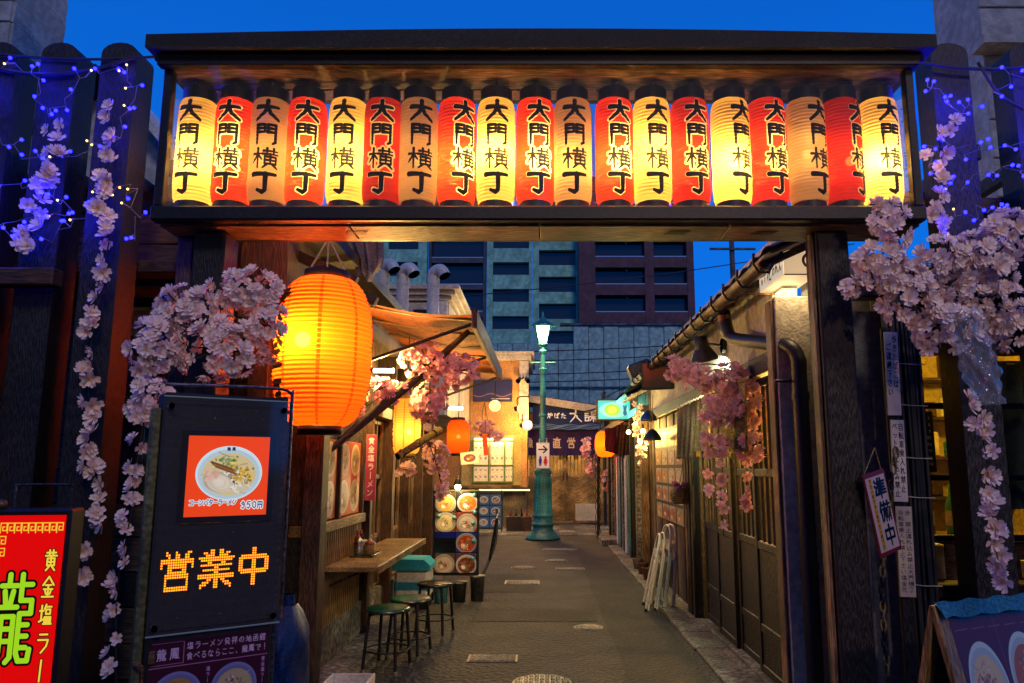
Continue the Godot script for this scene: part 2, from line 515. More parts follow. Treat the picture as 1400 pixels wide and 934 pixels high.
# Brush strokes of the characters on the signs, on a grid of 100 by 100, y down.
const GLYPH := {
	"大": "8,34 92,34;50,4 49,34 40,62 8,96;51,38 62,66 94,96",
	"門": "14,6 14,97;14,6 44,6 44,42;14,24 44,24;14,42 44,42;56,42 56,6 86,6 86,88 76,97;56,24 86,24;56,42 86,42",
	"横": "3,30 40,30;22,4 22,97;22,34 3,68;24,36 38,56;44,16 97,16;58,4 58,30;83,4 83,30;40,31 100,31;71,31 71,44;50,44 92,44 92,77 50,77 50,44;50,60 92,60;71,44 71,77;58,80 42,97;80,80 98,97",
	"丁": "6,10 94,10;56,10 56,84 46,95 26,84",
	"営": "22,6 30,20;48,4 52,18;80,4 70,20;8,40 8,26 92,26 92,40;32,36 68,36 68,54 32,54 32,36;22,64 78,64 78,94 22,94 22,64;52,54 48,64",
	"業": "38,4 38,24;62,4 62,24;18,8 28,22;82,8 72,22;6,24 94,24;28,28 36,40;72,28 64,40;10,40 90,40;16,54 84,54;4,68 96,68;50,40 50,98;46,68 10,94;54,68 90,94",
	"中": "14,24 86,24 86,64 14,64 14,24;50,2 50,98",
	"龍": "26,2 26,12;6,14 48,14;15,20 20,34;38,20 32,34;3,37 51,37;12,47 12,84 5,97;12,47 44,47 44,90 34,95;14,60 44,60;14,73 44,73;60,2 60,30;60,13 88,13;60,30 90,30 90,44;60,44 90,44;60,44 60,86 68,94 92,94 95,82;64,56 84,56;64,68 84,68;64,80 84,80",
	"鳳": "14,6 14,70 4,96;14,6 86,6 86,88 98,92;26,17 74,17;50,20 42,28;30,30 68,30 68,50 30,50 30,30;30,40 68,40;30,50 30,64 74,64 72,90 62,88;30,57 72,57;34,74 30,86;46,74 46,84;58,72 60,82",
	"黄": "14,16 86,16;36,4 36,28;64,4 64,28;6,30 94,30;50,30 50,42;22,42 78,42 78,74 22,74 22,42;22,58 78,58;50,42 50,74;38,80 16,96;62,80 84,96",
	"金": "50,2 8,40;50,2 92,40;28,40 72,40;16,58 84,58;50,40 50,92;28,66 36,80;72,66 64,80;6,92 94,92",
	"塩": "4,32 32,32;18,8 18,76;2,80 34,70;50,4 40,24;46,14 92,14;52,26 84,26 84,46 52,46 52,26;44,60 90,60 90,88;44,60 44,88;59,60 59,88;75,60 75,88;36,90 98,90",
	"ラ": "22,14 80,14;12,38 88,38 78,66 40,94", "ー": "8,50 92,50", "｜": "52,4 48,96", "メ": "78,10 56,56 14,92;26,32 80,78", "ン": "14,20 34,34;14,88 54,74 88,24",
	"コ": "16,20 84,20 84,84;14,84 86,84", "バ": "34,28 24,60 8,88;62,28 76,56 92,88;78,6 84,18;92,4 98,16", "タ": "40,6 30,32 10,54;36,20 82,20 72,52 26,94;34,42 68,66",
	"円": "14,10 14,94;14,10 86,10 86,88 78,94;50,10 50,52;14,52 86,52", "9": "74,30 50,46 26,30 50,6 74,30 74,64 54,94 30,88", "5": "74,8 32,8 28,44 56,38 76,64 54,94 26,86", "0": "50,6 24,26 24,74 50,94 76,74 76,26 50,6",
	"準": "8,14 18,24;4,36 14,44;8,62 22,40;40,4 28,30;32,20 32,62;34,20 94,20;60,6 60,62;36,34 90,34;36,48 90,48;32,62 96,62;4,76 96,76;50,62 50,98",
	"備": "24,4 6,46;16,34 16,96;32,18 98,18;50,6 50,28;80,6 80,28;34,38 96,38;42,38 28,92;50,48 50,96;50,48 90,48 90,94;50,62 90,62;50,76 90,76;70,48 70,96",
	"歩": "50,2 50,40;54,18 80,18;24,18 24,40;6,42 94,42;50,46 50,80 42,78;28,54 14,76;72,50 86,64;84,66 58,88 14,98", "き": "18,24 76,20;14,44 82,38;42,4 66,62 48,56;22,68 30,90 72,92", "た": "10,26 56,24;36,6 12,92;56,46 88,44;52,74 60,88 92,88",
	"ば": "18,8 12,50 20,92;38,34 84,32;64,10 64,80 52,90 40,82 50,72 86,88;80,6 86,16;92,2 98,12", "こ": "22,18 78,20;18,66 28,86 86,84", "は": "18,8 12,50 20,92;40,32 94,30;70,8 70,80 56,90 42,82 52,72 92,88", "ご": "18,24 66,24;14,68 26,88 80,86;74,4 80,16;90,2 96,14",
	"遠": "10,8 20,20;4,42 20,42 20,74;20,74 4,92;18,78 40,92 98,94;40,12 90,12;64,2 64,26;34,26 96,26;46,36 84,36 84,52 46,52 46,36;64,52 36,76;60,60 60,86;62,60 92,84", "慮": "50,2 50,20;52,10 84,10;14,22 14,56 4,94;14,22 90,22 88,32;24,36 78,30;34,26 36,42 80,42;26,48 84,48 84,66 26,66 26,48;26,57 84,57;55,48 55,66;22,76 14,94;36,74 40,94 72,94 74,84;84,74 94,90",
	"下": "6,10 94,10;48,10 48,96;52,36 78,56", "さ": "12,30 84,24;42,6 64,58 48,54;22,66 32,90 70,92", "い": "14,16 16,66 30,84 38,70;70,20 84,44 86,66",
	"自": "48,2 40,16;18,18 82,18 82,96 18,96 18,18;18,44 82,44;18,70 82,70", "転": "6,16 46,16;10,30 42,30 42,60 10,60 10,30;10,45 42,45;26,4 26,98;4,76 48,76;56,18 92,18;52,42 98,42;70,42 56,88 92,82;82,64 98,94", "車": "10,14 90,14;20,28 80,28 80,66 20,66 20,28;20,47 80,47;50,2 50,98;4,82 96,82",
	"乗": "80,4 22,10;6,24 94,24;28,24 28,60;72,24 72,60;12,42 88,42;6,60 94,60;50,8 50,98;46,62 8,94;54,62 92,94", "入": "34,6 52,8 44,48 6,94;50,24 66,64 96,94", "れ": "24,4 24,96;6,26 38,24 4,72;34,50 66,18 64,80 76,88 96,70",
	"禁": "28,2 28,46;6,14 48,14;26,18 6,40;30,18 46,36;74,2 74,46;52,14 96,14;72,18 52,40;76,18 94,40;24,52 76,52;6,64 94,64;50,64 50,96 40,92;28,72 10,90;72,72 90,90", "止": "52,4 52,92;54,42 88,42;22,30 22,92;4,92 96,92",
	"ペ": "4,62 34,24 96,78;78,16 86,24 78,32 70,24 78,16", "ッ": "20,44 28,60;46,38 52,54;82,40 74,70 40,92", "ト": "36,4 36,96;38,34 80,58", "連": "10,8 20,20;4,42 20,42 20,74;20,74 4,92;18,78 40,92 98,94;36,14 94,14;46,24 86,24 86,58 46,58 46,24;46,41 86,41;66,4 66,84;34,72 98,72",
	"込": "10,8 20,20;4,42 20,42 20,74;20,74 4,92;18,78 40,92 98,94;56,10 66,14 56,50 38,76;64,30 76,58 96,76", "み": "20,14 60,12 30,84 14,84 12,66 34,58 94,70;76,42 68,94",
	"漁": "6,8 18,20;2,34 14,44;4,92 20,60;54,2 36,26;50,12 78,12 68,26;40,28 88,28 88,66 40,66 40,28;40,46 88,46;64,28 64,66;36,76 32,94;50,76 52,90;68,76 72,90;84,74 94,92", "師": "22,2 14,18;10,18 10,92;10,18 40,18 40,48 10,48;10,62 42,62 42,92 10,92;50,10 98,10;56,28 56,80;56,28 94,28 94,76 86,80;74,10 74,98",
	"直": "10,16 90,16;50,2 50,28;28,28 76,28 76,80 28,80 28,28;28,45 76,45;28,62 76,62;10,40 10,94 94,94", "食": "50,2 8,36;50,2 92,36;50,20 50,30;26,34 74,34 74,64 26,64 26,34;26,49 74,49;26,34 26,94 52,84;84,66 62,78;50,66 92,96", "堂": "50,2 50,22;24,6 32,20;78,4 68,20;8,38 8,24 92,24 90,38;32,36 68,36 68,56 32,56 32,36;22,70 78,70;50,58 50,92;6,94 94,94",
	"炉": "14,24 22,44;42,20 34,40;28,4 26,50 4,94;28,56 40,78;68,2 72,12;54,18 92,18 92,46 54,46;54,18 54,60 44,96", "謀": "18,4 24,14;4,22 40,22;10,36 36,36;10,50 36,50;10,64 36,64 36,90 10,90 10,64;46,16 98,16;58,4 58,46;86,4 86,46;58,31 86,31;58,46 86,46;44,60 98,60;72,46 72,98;70,62 46,90;74,62 98,90",
	"花": "6,18 94,18;34,4 34,30;66,4 66,30;34,34 8,68;22,54 22,96;84,40 52,62;52,34 52,84 62,92 92,92 94,78", "ん": "44,6 10,94 34,54 52,56 56,86 72,90 94,62", "の": "52,18 44,60 22,80 10,56 34,22 70,18 90,46 80,76 56,90",
	"発": "20,10 44,10 8,48;12,22 24,32;58,6 92,46;72,8 60,20;84,20 72,30;28,48 72,48;16,66 86,66;40,48 38,70 14,96;62,48 62,84 70,92 92,90 92,80", "祥": "20,2 26,12;4,22 38,22 6,60;22,44 22,98;28,52 38,62;54,4 62,18;86,4 76,18;48,22 96,22;52,42 92,42;44,64 98,64;72,22 72,98",
	"地": "4,36 36,36;20,8 20,76;2,82 38,68;48,30 48,82 58,92 94,92 96,76;38,50 90,34 88,66 78,64;68,6 68,76", "函": "14,8 84,8 54,24;50,24 50,74 42,72;28,36 40,46;74,34 60,48;24,70 40,54;76,70 60,54;10,32 10,92 90,92 90,32", "館": "26,2 4,32;26,2 46,24;10,36 40,36 40,64 10,64 10,36;10,50 40,50;10,36 10,94 30,84;34,74 46,92;74,2 74,14;52,28 52,16 98,16 98,28;60,28 60,96;60,28 90,28 90,52 60,52;60,66 92,66 92,94 60,94",
	"べ": "4,62 34,28 96,78;66,14 74,28;82,8 90,22", "る": "24,12 74,12 20,60 50,42 84,56 76,88 44,94 36,80 54,78", "な": "8,26 52,24;34,6 10,70;66,20 88,34;62,40 62,80 48,90 34,80 50,72 88,88", "ら": "42,4 60,14;30,26 24,62 56,48 82,60 74,84 36,96", "で": "8,22 88,18 46,50 50,84 76,92;74,44 80,56;88,38 94,50", "、": "12,70 30,92", "!": "50,6 50,66;50,84 50,92",
}


# ---------------------------------------------------------------- scene
func _ready() -> void:
	rng.seed = 4711
	set_camera_and_sky()
	make_materials()
	ground_and_pavements()
	far_buildings()
	house_fronts_left()
	house_fronts_right()
	houses_at_the_end()
	gate_and_lanterns()
	pergolas()
	right_hand_foreground()
	left_hand_foreground()
	alley_left_things()
	alley_right_things()
	alley_end_things()
	blossoms()
	string_lights()


func set_camera_and_sky() -> void:
	# eye 1.5 m above the street, tilted up a little, lens shifted sideways so that the alley leads off to the right of the middle
	var cam := Camera3D.new()
	cam.name = "camera"
	add_child(cam)
	var near := 0.1
	cam.set_frustum(2.0 * near * 467.0 / 1050.0, Vector2(-41.0 / 1050.0 * near, 0), near, 600.0)
	cam.position = Vector3(0, 1.5, 0)
	cam.rotation.x = atan(172.0 / 1050.0)
	cam.current = true
	var sky_mat := ProceduralSkyMaterial.new()
	sky_mat.sky_top_color = Color(0.02, 0.31, 0.70)
	sky_mat.sky_horizon_color = Color(0.06, 0.48, 0.95)
	sky_mat.sky_curve = 0.30
	sky_mat.ground_horizon_color = Color(0.10, 0.20, 0.32)
	sky_mat.ground_bottom_color = Color(0.05, 0.08, 0.12)
	sky_mat.sun_angle_max = 0.0
	var sky := Sky.new()
	sky.sky_material = sky_mat
	var env := Environment.new()
	env.background_mode = Environment.BG_SKY
	env.sky = sky
	env.background_energy_multiplier = 1.0
	env.tonemap_mode = Environment.TONE_MAPPER_LINEAR
	env.tonemap_exposure = 1.12
	env.sdfgi_enabled = true
	env.ssao_enabled = true
	env.ssil_enabled = true
	var we := WorldEnvironment.new()
	we.name = "world_environment"
	we.environment = env
	add_child(we)
	# the last glow of the set sun, from behind the viewer
	var sun := DirectionalLight3D.new()
	sun.name = "dusk_glow"
	sun.light_energy = 0.2
	sun.light_angular_distance = 10.0
	sun.light_color = Color(1.0, 0.90, 0.80)
	sun.sky_mode = DirectionalLight3D.SKY_MODE_LIGHT_ONLY
	sun.shadow_enabled = true
	sun.rotation_degrees = Vector3(-40, 14, 0)
	add_child(sun)


func make_materials() -> void:
	for a in 3:
		var ax: String = "xyz"[a]
		M["post_" + ax] = wood(lin(0.024, 0.017, 0.014), a, 0.55)
		M["brown_" + ax] = wood(lin(0.13, 0.055, 0.028), a, 0.55)
		M["trim_" + ax] = wood(lin(0.42, 0.24, 0.13), a, 0.6)
		M["pine_" + ax] = wood(lin(0.66, 0.42, 0.14), a, 0.4)
		M["grey_wood_" + ax] = wood(lin(0.22, 0.145, 0.085), a, 0.7)
	M.shop_wall = wood(lin(0.34, 0.21, 0.09), 1, 0.65)
	M.asphalt = rough(lin(0.072, 0.065, 0.060), 0.75, Vector3(0.55, 0.55, 0.55), 1.0)
	M.asphalt.albedo_texture = noise_tex("speck", 0.16, 0.15, 1.0, 3, 512, FastNoiseLite.TYPE_SIMPLEX, 0.2)
	M.concrete = rough(lin(0.36, 0.33, 0.29), 0.85, Vector3(1.5, 1.5, 1.5), 0.7)
	M.concrete_dark = rough(lin(0.2, 0.19, 0.18), 0.85, Vector3(1.5, 1.5, 1.5), 0.7)
	M.slab = rough(lin(0.42, 0.38, 0.32), 0.8, Vector3(2.3, 2.3, 2.3), 0.7)
	M.white_plaster = rough(lin(0.62, 0.60, 0.56), 0.85, Vector3(1.2, 1.2, 1.2), 0.4, 0.0, true)
	M.cream = rough(lin(0.66, 0.58, 0.46), 0.8, Vector3(1.2, 1.2, 1.2), 0.35, 0.0, true)
	M.grey_wall = rough(lin(0.22, 0.23, 0.25), 0.7, Vector3(1.2, 1.2, 1.2), 0.3, 0.0, true)
	M.orange_plaster = rough(lin(0.58, 0.30, 0.12), 0.9, Vector3(1.5, 1.5, 1.5), 0.5, 0.0, true)
	M.yellow_plaster = rough(lin(0.52, 0.40, 0.14), 0.9, Vector3(1.5, 1.5, 1.5), 0.4, 0.0, true)
	M.teal_wall = rough(lin(0.32, 0.68, 0.46), 0.8, Vector3(0.06, 0.06, 0.06), 0.1, 0.0, true)
	M.maroon = rough(lin(0.13, 0.045, 0.055), 0.7, Vector3(0.06, 0.06, 0.06), 0.1, 0.0, true)
	M.blue_sheet = rough(lin(0.34, 0.56, 0.46), 0.5, Vector3(0.3, 0.3, 0.3), 0.2, 0.0, true)
	M.pale_siding = rough(lin(0.40, 0.44, 0.46), 0.7, Vector3(0.6, 0.6, 0.6), 0.3, 0.0, true)
	M.slate_panel = rough(lin(0.055, 0.06, 0.07), 0.5, Vector3(0.06, 0.06, 0.06), 0.1, 0.0, true)
	M.dark_void = plain(lin(0.012, 0.012, 0.014), 0.5)
	M.dark_glass = plain(lin(0.02, 0.025, 0.03), 0.08)
	M.black = rough(lin(0.018, 0.018, 0.019), 0.45, Vector3(3, 3, 3), 0.25)
	M.gloss_black = plain(lin(0.012, 0.012, 0.013), 0.15)
	M.black_matt = rough(lin(0.022, 0.022, 0.022), 0.75, Vector3(3, 3, 3), 0.3)
	M.steel = rough(lin(0.55, 0.55, 0.56), 0.3, Vector3(3, 3, 3), 0.15, 1.0)
	M.steel_dark = rough(lin(0.2, 0.2, 0.21), 0.4, Vector3(3, 3, 3), 0.15, 0.8)
	M.duct = rough(lin(0.66, 0.67, 0.66), 0.45, Vector3(2, 2, 2), 0.2, 0.0, true)
	M.wire = plain(lin(0.02, 0.02, 0.022), 0.5)
	M.pale_wire = plain(lin(0.45, 0.42, 0.36), 0.5)
	M.fairy_wire = plain(lin(0.14, 0.13, 0.11), 0.6)
	M.brass = rough(lin(0.5, 0.3, 0.14), 0.4, Vector3(4, 4, 4), 0.2, 0.6)
	M.gutter = rough(lin(0.24, 0.11, 0.055), 0.5, Vector3(3, 3, 3), 0.3)
	M.tile = rough(lin(0.06, 0.055, 0.055), 0.5, Vector3(3, 3, 3), 0.5)
	M.glass = glass(0.05)
	M.white_paint = rough(lin(0.72, 0.72, 0.70), 0.5, Vector3(2, 2, 2), 0.15, 0.0, true)
	M.lamp_teal = rough(lin(0.07, 0.50, 0.50), 0.4, Vector3(3, 3, 3), 0.2)
	M.teal_paint = rough(lin(0.10, 0.40, 0.44), 0.5, Vector3(3, 3, 3), 0.2)
	M.awning = rough(lin(0.60, 0.125, 0.010), 0.8, Vector3(2.2, 2.2, 2.2), 0.4)
	M.awning.backlight_enabled = true
	M.awning.backlight = Color(0.4, 0.35, 0.3)
	M.valance = rough(lin(0.17, 0.035, 0.025), 0.6, Vector3(2, 2, 2), 0.3)
	M.noren_cloth = rough(lin(0.42, 0.38, 0.20), 0.95, Vector3(5, 5, 5), 0.6)
	M.noren_cloth.backlight_enabled = true
	M.noren_cloth.backlight = Color(0.5, 0.5, 0.4)
	M.grey_cloth = rough(lin(0.34, 0.30, 0.31), 0.95, Vector3(5, 5, 5), 0.6)
	M.blue_tarp = rough(lin(0.012, 0.085, 0.32), 0.35, Vector3(4, 4, 4), 0.6)
	M.green_seat = rough(lin(0.015, 0.19, 0.085), 0.25, Vector3(6, 6, 6), 0.25)
	M.bark = rough(lin(0.15, 0.08, 0.045), 0.9, Vector3(5, 5, 5), 1.0)
	M.twig = rough(lin(0.05, 0.032, 0.022), 0.9, Vector3(8, 8, 8), 0.8)
	M.bamboo = rough(lin(0.55, 0.38, 0.10), 0.5, Vector3(4, 4, 4), 0.4)
	M.red_cloth = rough(lin(0.55, 0.02, 0.05), 0.85, Vector3(4, 4, 4), 0.4)
	M.red_plastic = rough(lin(0.55, 0.05, 0.03), 0.4, Vector3(4, 4, 4), 0.2)
	M.bulb_warm = glow(Color(1.0, 0.82, 0.5), 14.0)
	M.bulb_white = glow(Color(1.0, 0.95, 0.82), 9.0)
	M.led_blue = glow(Color(0.05, 0.05, 1.0), 28.0)
	M.led_warm = glow(Color(1.0, 0.8, 0.35), 4.0)
	M.clear_plastic = plain(Color(0.8, 0.88, 0.95, 0.10), 0.10)
	M.clear_plastic.transparency = BaseMaterial3D.TRANSPARENCY_ALPHA


func ground_and_pavements() -> void:
	var g := structure("ground", "dark asphalt of the alley and the street")
	part(g, "asphalt", sheet(4, 4, func(u, v): return Vector3((u - 0.5) * 400, 0, (v - 0.5) * 400)), M.asphalt)
	# a strip of stone slabs along the right-hand houses, each slab a piece of its own
	var p := structure("pavement", "strip of pale stone slabs along the doors")
	var z := -3.6
	var k := 0
	while z > -18.5:
		var l := 0.62 + rng.randf_range(-0.06, 0.08)
		var lift := rng.randf_range(0.0, 0.006)
		box(p, "paving_slab", M.slab if k % 3 else M.concrete, Vector3(1.27 + rng.randf_range(-0.008, 0.008), -0.05, z - l + 0.008), Vector3(1.60, 0.022 + lift, z), 0.008)
		z -= l
		k += 1
	var q := structure("pavement", "narrow concrete footing along the left-hand shop")
	z = -4.6
	while z > -12.0:
		box(q, "paving_slab", M.concrete, Vector3(-1.75, -0.05, z - 0.79), Vector3(-1.36, 0.016 + rng.randf_range(0, 0.005), z), 0.008)
		z -= 0.8
	# a worn crossing of lighter paving near the end of the alley
	var r := structure("pavement", "worn brownish paving before the shop at the end")
	for i in 14:
		for j in 6:
			box(r, "paving_slab", M.concrete_dark if (i * 7 + j * 3) % 5 else M.concrete, Vector3(-3.2 + i * 0.4, -0.06, -21.2 + j * 0.6), Vector3(-3.2 + i * 0.4 + 0.393, 0.009 + rng.randf_range(0, 0.003), -21.2 + j * 0.6 + 0.593), 0.004)
	# covers let into the asphalt
	var covers := [["square pale metal drain cover nearest in the alley", -0.39, -6.42, 0.36, 0.2], ["oblong pale drain cover near the food photo stand", -0.26, -10.5, 0.42, 0.32], ["small oblong drain cover far along the alley before the street lamp", 0.33, -14.6, 0.6, 0.34], ["short drain cover in the mid alley, farther than the round ones", 0.42, -11.9, 0.4, 0.24]]
	for c in covers:
		var t := thing("drain_cover", c[0], "drain cover", Vector3(c[1], 0, c[2]), "covers let into the asphalt")
		box(t, "frame", M.steel_dark, Vector3(-c[3] / 2 - 0.02, -0.03, -c[4] / 2 - 0.02), Vector3(c[3] / 2 + 0.02, 0.006, c[4] / 2 + 0.02), 0.003)
		box(t, "lid", M.slab, Vector3(-c[3] / 2, -0.02, -c[4] / 2), Vector3(c[3] / 2, 0.012, c[4] / 2), 0.004)
	# strips where the asphalt was dug up and mended
	var dark_patch := rough(lin(0.052, 0.049, 0.047), 0.8, Vector3(0.7, 0.7, 0.7), 1.0)
	dark_patch.albedo_texture = M.asphalt.albedo_texture
	for e in [[0.62, 1.2, -13.4, -3.0], [-0.95, -0.1, -11.3, -9.7], [-0.7, 0.55, -8.6, -7.9]]:
		part(g, "asphalt_patch", sheet(12, 12, func(u, v): return Vector3(lerpf(e[0], e[1], u) + 0.012 * sin(v * 31.0 + e[0]), 0.004, lerpf(e[2], e[3], v) + 0.012 * sin(u * 23.0 + e[1]))), dark_patch)
	for c in [["round iron manhole cover with raised ribs at the bottom edge of the picture", 0.0, -5.72, 0.19, true], ["small round metal cover to the right in the near alley", 0.44, -7.62, 0.12, false], ["small round cover in the middle of the far alley", 0.24, -12.9, 0.16, false], ["round cover left of the middle of the far alley", -0.28, -12.0, 0.17, false]]:
		var t := thing("manhole_cover", c[0], "manhole cover", Vector3(c[1], 0, c[2]), "covers let into the asphalt")
		part(t, "frame", lathe([Vector2(c[3] + 0.02, -0.02), Vector2(c[3] + 0.02, 0.006), Vector2(0.001, 0.007)], 32), M.steel_dark)
		part(t, "lid", lathe([Vector2(c[3], -0.02), Vector2(c[3], 0.011), Vector2(c[3] * 0.9, 0.013), Vector2(0.001, 0.013)], 32), M.steel_dark if c[4] else M.slab)
		if c[4]:
			for i in 9:
				for j in 9:
					var e := Vector2(i - 4, j - 4) * 0.038
					if e.length() < 0.17: boxc(t, "stud", M.steel_dark, Vector3(0.024, 0.012, 0.024), Vector3(e.x, 0.014, e.y), Vector3(0, 45 * ((i + j) % 2), 0), 0.003)


# a wall of piers and spandrels with real openings, each with its own dark pane behind
func facade(o: Node3D, wall: Material, pane: Material, xs: Array, ys: Array, z: float, deep: float, bar: Material = null) -> void:
	# xs, ys: edges that alternate wall / opening / wall ...
	for i in range(0, xs.size() - 1, 2):
		box(o, "pier", wall, Vector3(xs[i], ys[0], z - deep), Vector3(xs[i + 1], ys[-1], z), 0.02)
	for i in range(1, xs.size() - 1, 2):
		for j in range(0, ys.size() - 1, 2):
			box(o, "spandrel", wall, Vector3(xs[i], ys[j], z - deep), Vector3(xs[i + 1], ys[j + 1], z - 0.03), 0.02)
		for j in range(1, ys.size() - 1, 2):
			var w := part(o, "window", quad(xs[i + 1] - xs[i], ys[j + 1] - ys[j]), pane, Vector3((xs[i] + xs[i + 1]) / 2, (ys[j] + ys[j + 1]) / 2, z - deep * 0.8))
			if bar: boxc(w, "rail", bar, Vector3(xs[i + 1] - xs[i], 0.09, 0.08), Vector3(0, -(ys[j + 1] - ys[j]) / 2 + 0.08, deep * 0.7))
	box(o, "back_wall", M.concrete_dark, Vector3(xs[0] + 0.05, ys[0], z - deep - 0.5), Vector3(xs[-1] - 0.05, ys[-1] - 0.1, z - deep - 0.05), 0.0)

func storeys(y0: float, y1: float, step: float, wall: float) -> Array:
	var ys := [y0]
	var y := y0
	while y + step <= y1:
		ys.append(y + wall)
		ys.append(y + step)
		y += step
	ys.append(y + wall)
	return ys

func far_buildings() -> void:
	var rail := plain(lin(0.3, 0.45, 0.62), 0.5)
	var t := thing("parking_tower", "tall block with pale teal walls and rows of dark openings behind the alley", "building", Vector3(0, 0, -75))
	facade(t, M.teal_wall, M.dark_glass, [-16.6, -15.4, -12.4, -11.5], storeys(8.0, 30.0, 2.75, 1.3), 0.6, 0.7)
	facade(t, M.teal_wall, M.dark_glass, [-5.5, -4.9, -1.3, -1.0], storeys(8.0, 29.0, 2.75, 1.45), 0.5, 0.7)
	facade(t, M.teal_wall, M.dark_glass, [-0.95, -0.3, 3.4, 3.6], storeys(9.3, 29.5, 2.75, 1.2), 0.3, 0.7)
	facade(t, M.slate_panel, M.dark_glass, [-11.4, -11.1, -5.9, -5.6], storeys(8.0, 29.0, 2.75, 0.5), 0.2, 0.9, rail)
	box(t, "roof", M.teal_wall, Vector3(-16.8, 30.8, -12), Vector3(3.7, 31.4, 0.7))
	box(t, "side_wall", M.teal_wall, Vector3(-16.6, 0, -12), Vector3(-16.2, 30.7, -0.5))
	var u := thing("apartment_block", "dark maroon block with deep balconies and thin blue rails behind the alley", "building", Vector3(0, 0, -73))
	facade(u, M.maroon, M.dark_glass, [3.55, 5.2, 10.0, 10.9, 14.1, 14.8], storeys(15.2, 29.0, 2.75, 1.05), 0.4, 1.1, rail)
	box(u, "roof", M.maroon, Vector3(3.6, 28.6, -12), Vector3(15, 29.3, 0.6))
	box(u, "base", M.maroon, Vector3(3.55, 0, -8), Vector3(14.8, 15.1, 0.2))
	for i in 3: part(u, "ceiling_lamp", ball(0.09), M.white_paint, Vector3(-6.9 + 15.2, 17.8 + i * 2.75, -0.2))
	# a hall clad in tall sheets of metal
	var h := thing("metal_clad_hall", "low hall clad in tall blue-grey metal sheets behind the street lamp", "building", Vector3(0, 0, -46))
	var x := -3.6
	var k := 0
	while x < 10.5:
		var w := 0.92
		box(h, "sheet", M.blue_sheet, Vector3(x, 0, -0.2 - 0.03 * (k % 2)), Vector3(x + w - 0.03, 10.0 if x > 1.2 else 8.9, 0.0 - 0.05 * (k % 2)), 0.02)
		x += w
		k += 1
	box(h, "coping", M.steel_dark, Vector3(1.1, 10.02, -0.4), Vector3(10.6, 10.16, 0.1))
	box(h, "body", M.concrete_dark, Vector3(-3.6, 0, -8), Vector3(10.4, 8.8, -0.32))
	box(h, "ledge", M.steel_dark, Vector3(-3.6, 6.2, 0.03), Vector3(10.4, 6.28, 0.12))
	for i in 5:
		var w := thing("overhead_wire", ["topmost black wire crossing the sky before the maroon block", "black wire just under the topmost one before the blue hall", "middle black wire across the blue hall", "lower black wire across the blue hall", "lowest black wire across the blue hall"][i], "wire", Vector3.ZERO, "wires across the far sky")
		var y: float = [10.6, 8.2, 7.7, 7.0, 6.6][i]
		part(w, "cable", tube(sag(Vector3(-12, y - 0.6, -40), Vector3(16, y + (2.2 if i == 0 else 0.1), -38), 0.5), 0.028, 5), M.wire)
	var up := thing("utility_pole", "dark utility pole with cross arms against the blue sky right of the maroon block", "pole", Vector3(9.2, 0, -36))
	part(up, "pole", tube([Vector3(0, 0, 0), Vector3(0, 15.5, 0)], [0.17, 0.11], 12), M.concrete_dark)
	for i in 3: boxc(up, "cross_arm", M.steel_dark, Vector3(2.2, 0.1, 0.1), Vector3(0, 11.9 + i * 0.9, 0.15))
	for i in 6: part(up, "insulator", lathe([Vector2(0.07, 0), Vector2(0.05, 0.1), Vector2(0.07, 0.14), Vector2(0.01, 0.22)], 10), M.white_paint, Vector3(-1.0 + i * 0.4, 12.85, 0.15))
	# the row of houses across the street, behind the viewer: it keeps the low sky off the fronts
	for i in 4:
		var oh := thing("street_house", ["wide plastered house across the street, leftmost", "tall timber house across the street, left of the middle", "plastered shop house across the street, right of the middle", "timber house across the street, rightmost"][i], "building", Vector3(-13.5 + i * 9.0, 0, 10.5), "houses across the street")
		var wm: Material = [M.pale_siding, M.grey_wood_y, M.cream, M.brown_y][i]
		facade(oh, wm, M.dark_glass, [-4.4, -3.4, -1.6, -0.9, 0.9, 1.6, 3.4, 4.4], [0.0, 0.9, 2.6, 3.8, 5.6, 6.9, 8.7, [11.5, 12.5, 11.8, 12.2][i]], 0.0, 0.5)
		oh.rotation_degrees.y = 180
		box(oh, "roof", M.tile, Vector3(-4.5, 12.5, -5), Vector3(4.5, 12.7, 0.3))
	# houses high on either side, beyond the pergolas
	var a := thing("grey_house", "pale grey sided house rising behind the left pergola posts", "building", Vector3(-8.72, 0, -9))
	var y := 2.6
	while y < 9.0:
		boxc(a, "siding_board", M.pale_siding, Vector3(3.9, 0.29, 0.05), Vector3(0, y + 0.145, 0.0), Vector3(-3, 0, 0), 0.008)
		boxc(a, "siding_board", M.pale_siding, Vector3(0.05, 0.29, 1.0), Vector3(1.96, y + 0.145, -0.5), Vector3(0, 0, -3), 0.008)
		y += 0.3
	box(a, "body", M.pale_siding, Vector3(-1.9, 0, -1.0), Vector3(1.93, 8.9, -0.04))
	part(a, "drain_pipe", tube([Vector3(1.6, 0, 0.1), Vector3(1.6, 8.9, 0.1)], 0.05, 10), M.duct)
	var gh := thing("gabled_house", "blue-grey gabled house glimpsed between the left pergola posts", "building", Vector3(-5.6, 0, -10))
	part(gh, "gable_wall", extrude(PackedVector2Array([Vector2(-1.4, 0), Vector2(1.0, 0), Vector2(1.0, 5.2), Vector2(-0.3, 6.7), Vector2(-1.4, 5.5)]), 0.3), M.pale_siding)
	boxc(gh, "roof_slope", M.white_paint, Vector3(2.1, 0.12, 0.8), Vector3(0.42, 5.98, 0.1), Vector3(0, 0, -49))
	boxc(gh, "roof_slope", M.tile, Vector3(1.8, 0.12, 0.8), Vector3(-0.93, 6.12, 0.1), Vector3(0, 0, 47))
	boxc(gh, "window", M.dark_glass, Vector3(0.5, 0.7, 0.06), Vector3(0.3, 4.6, 0.16))
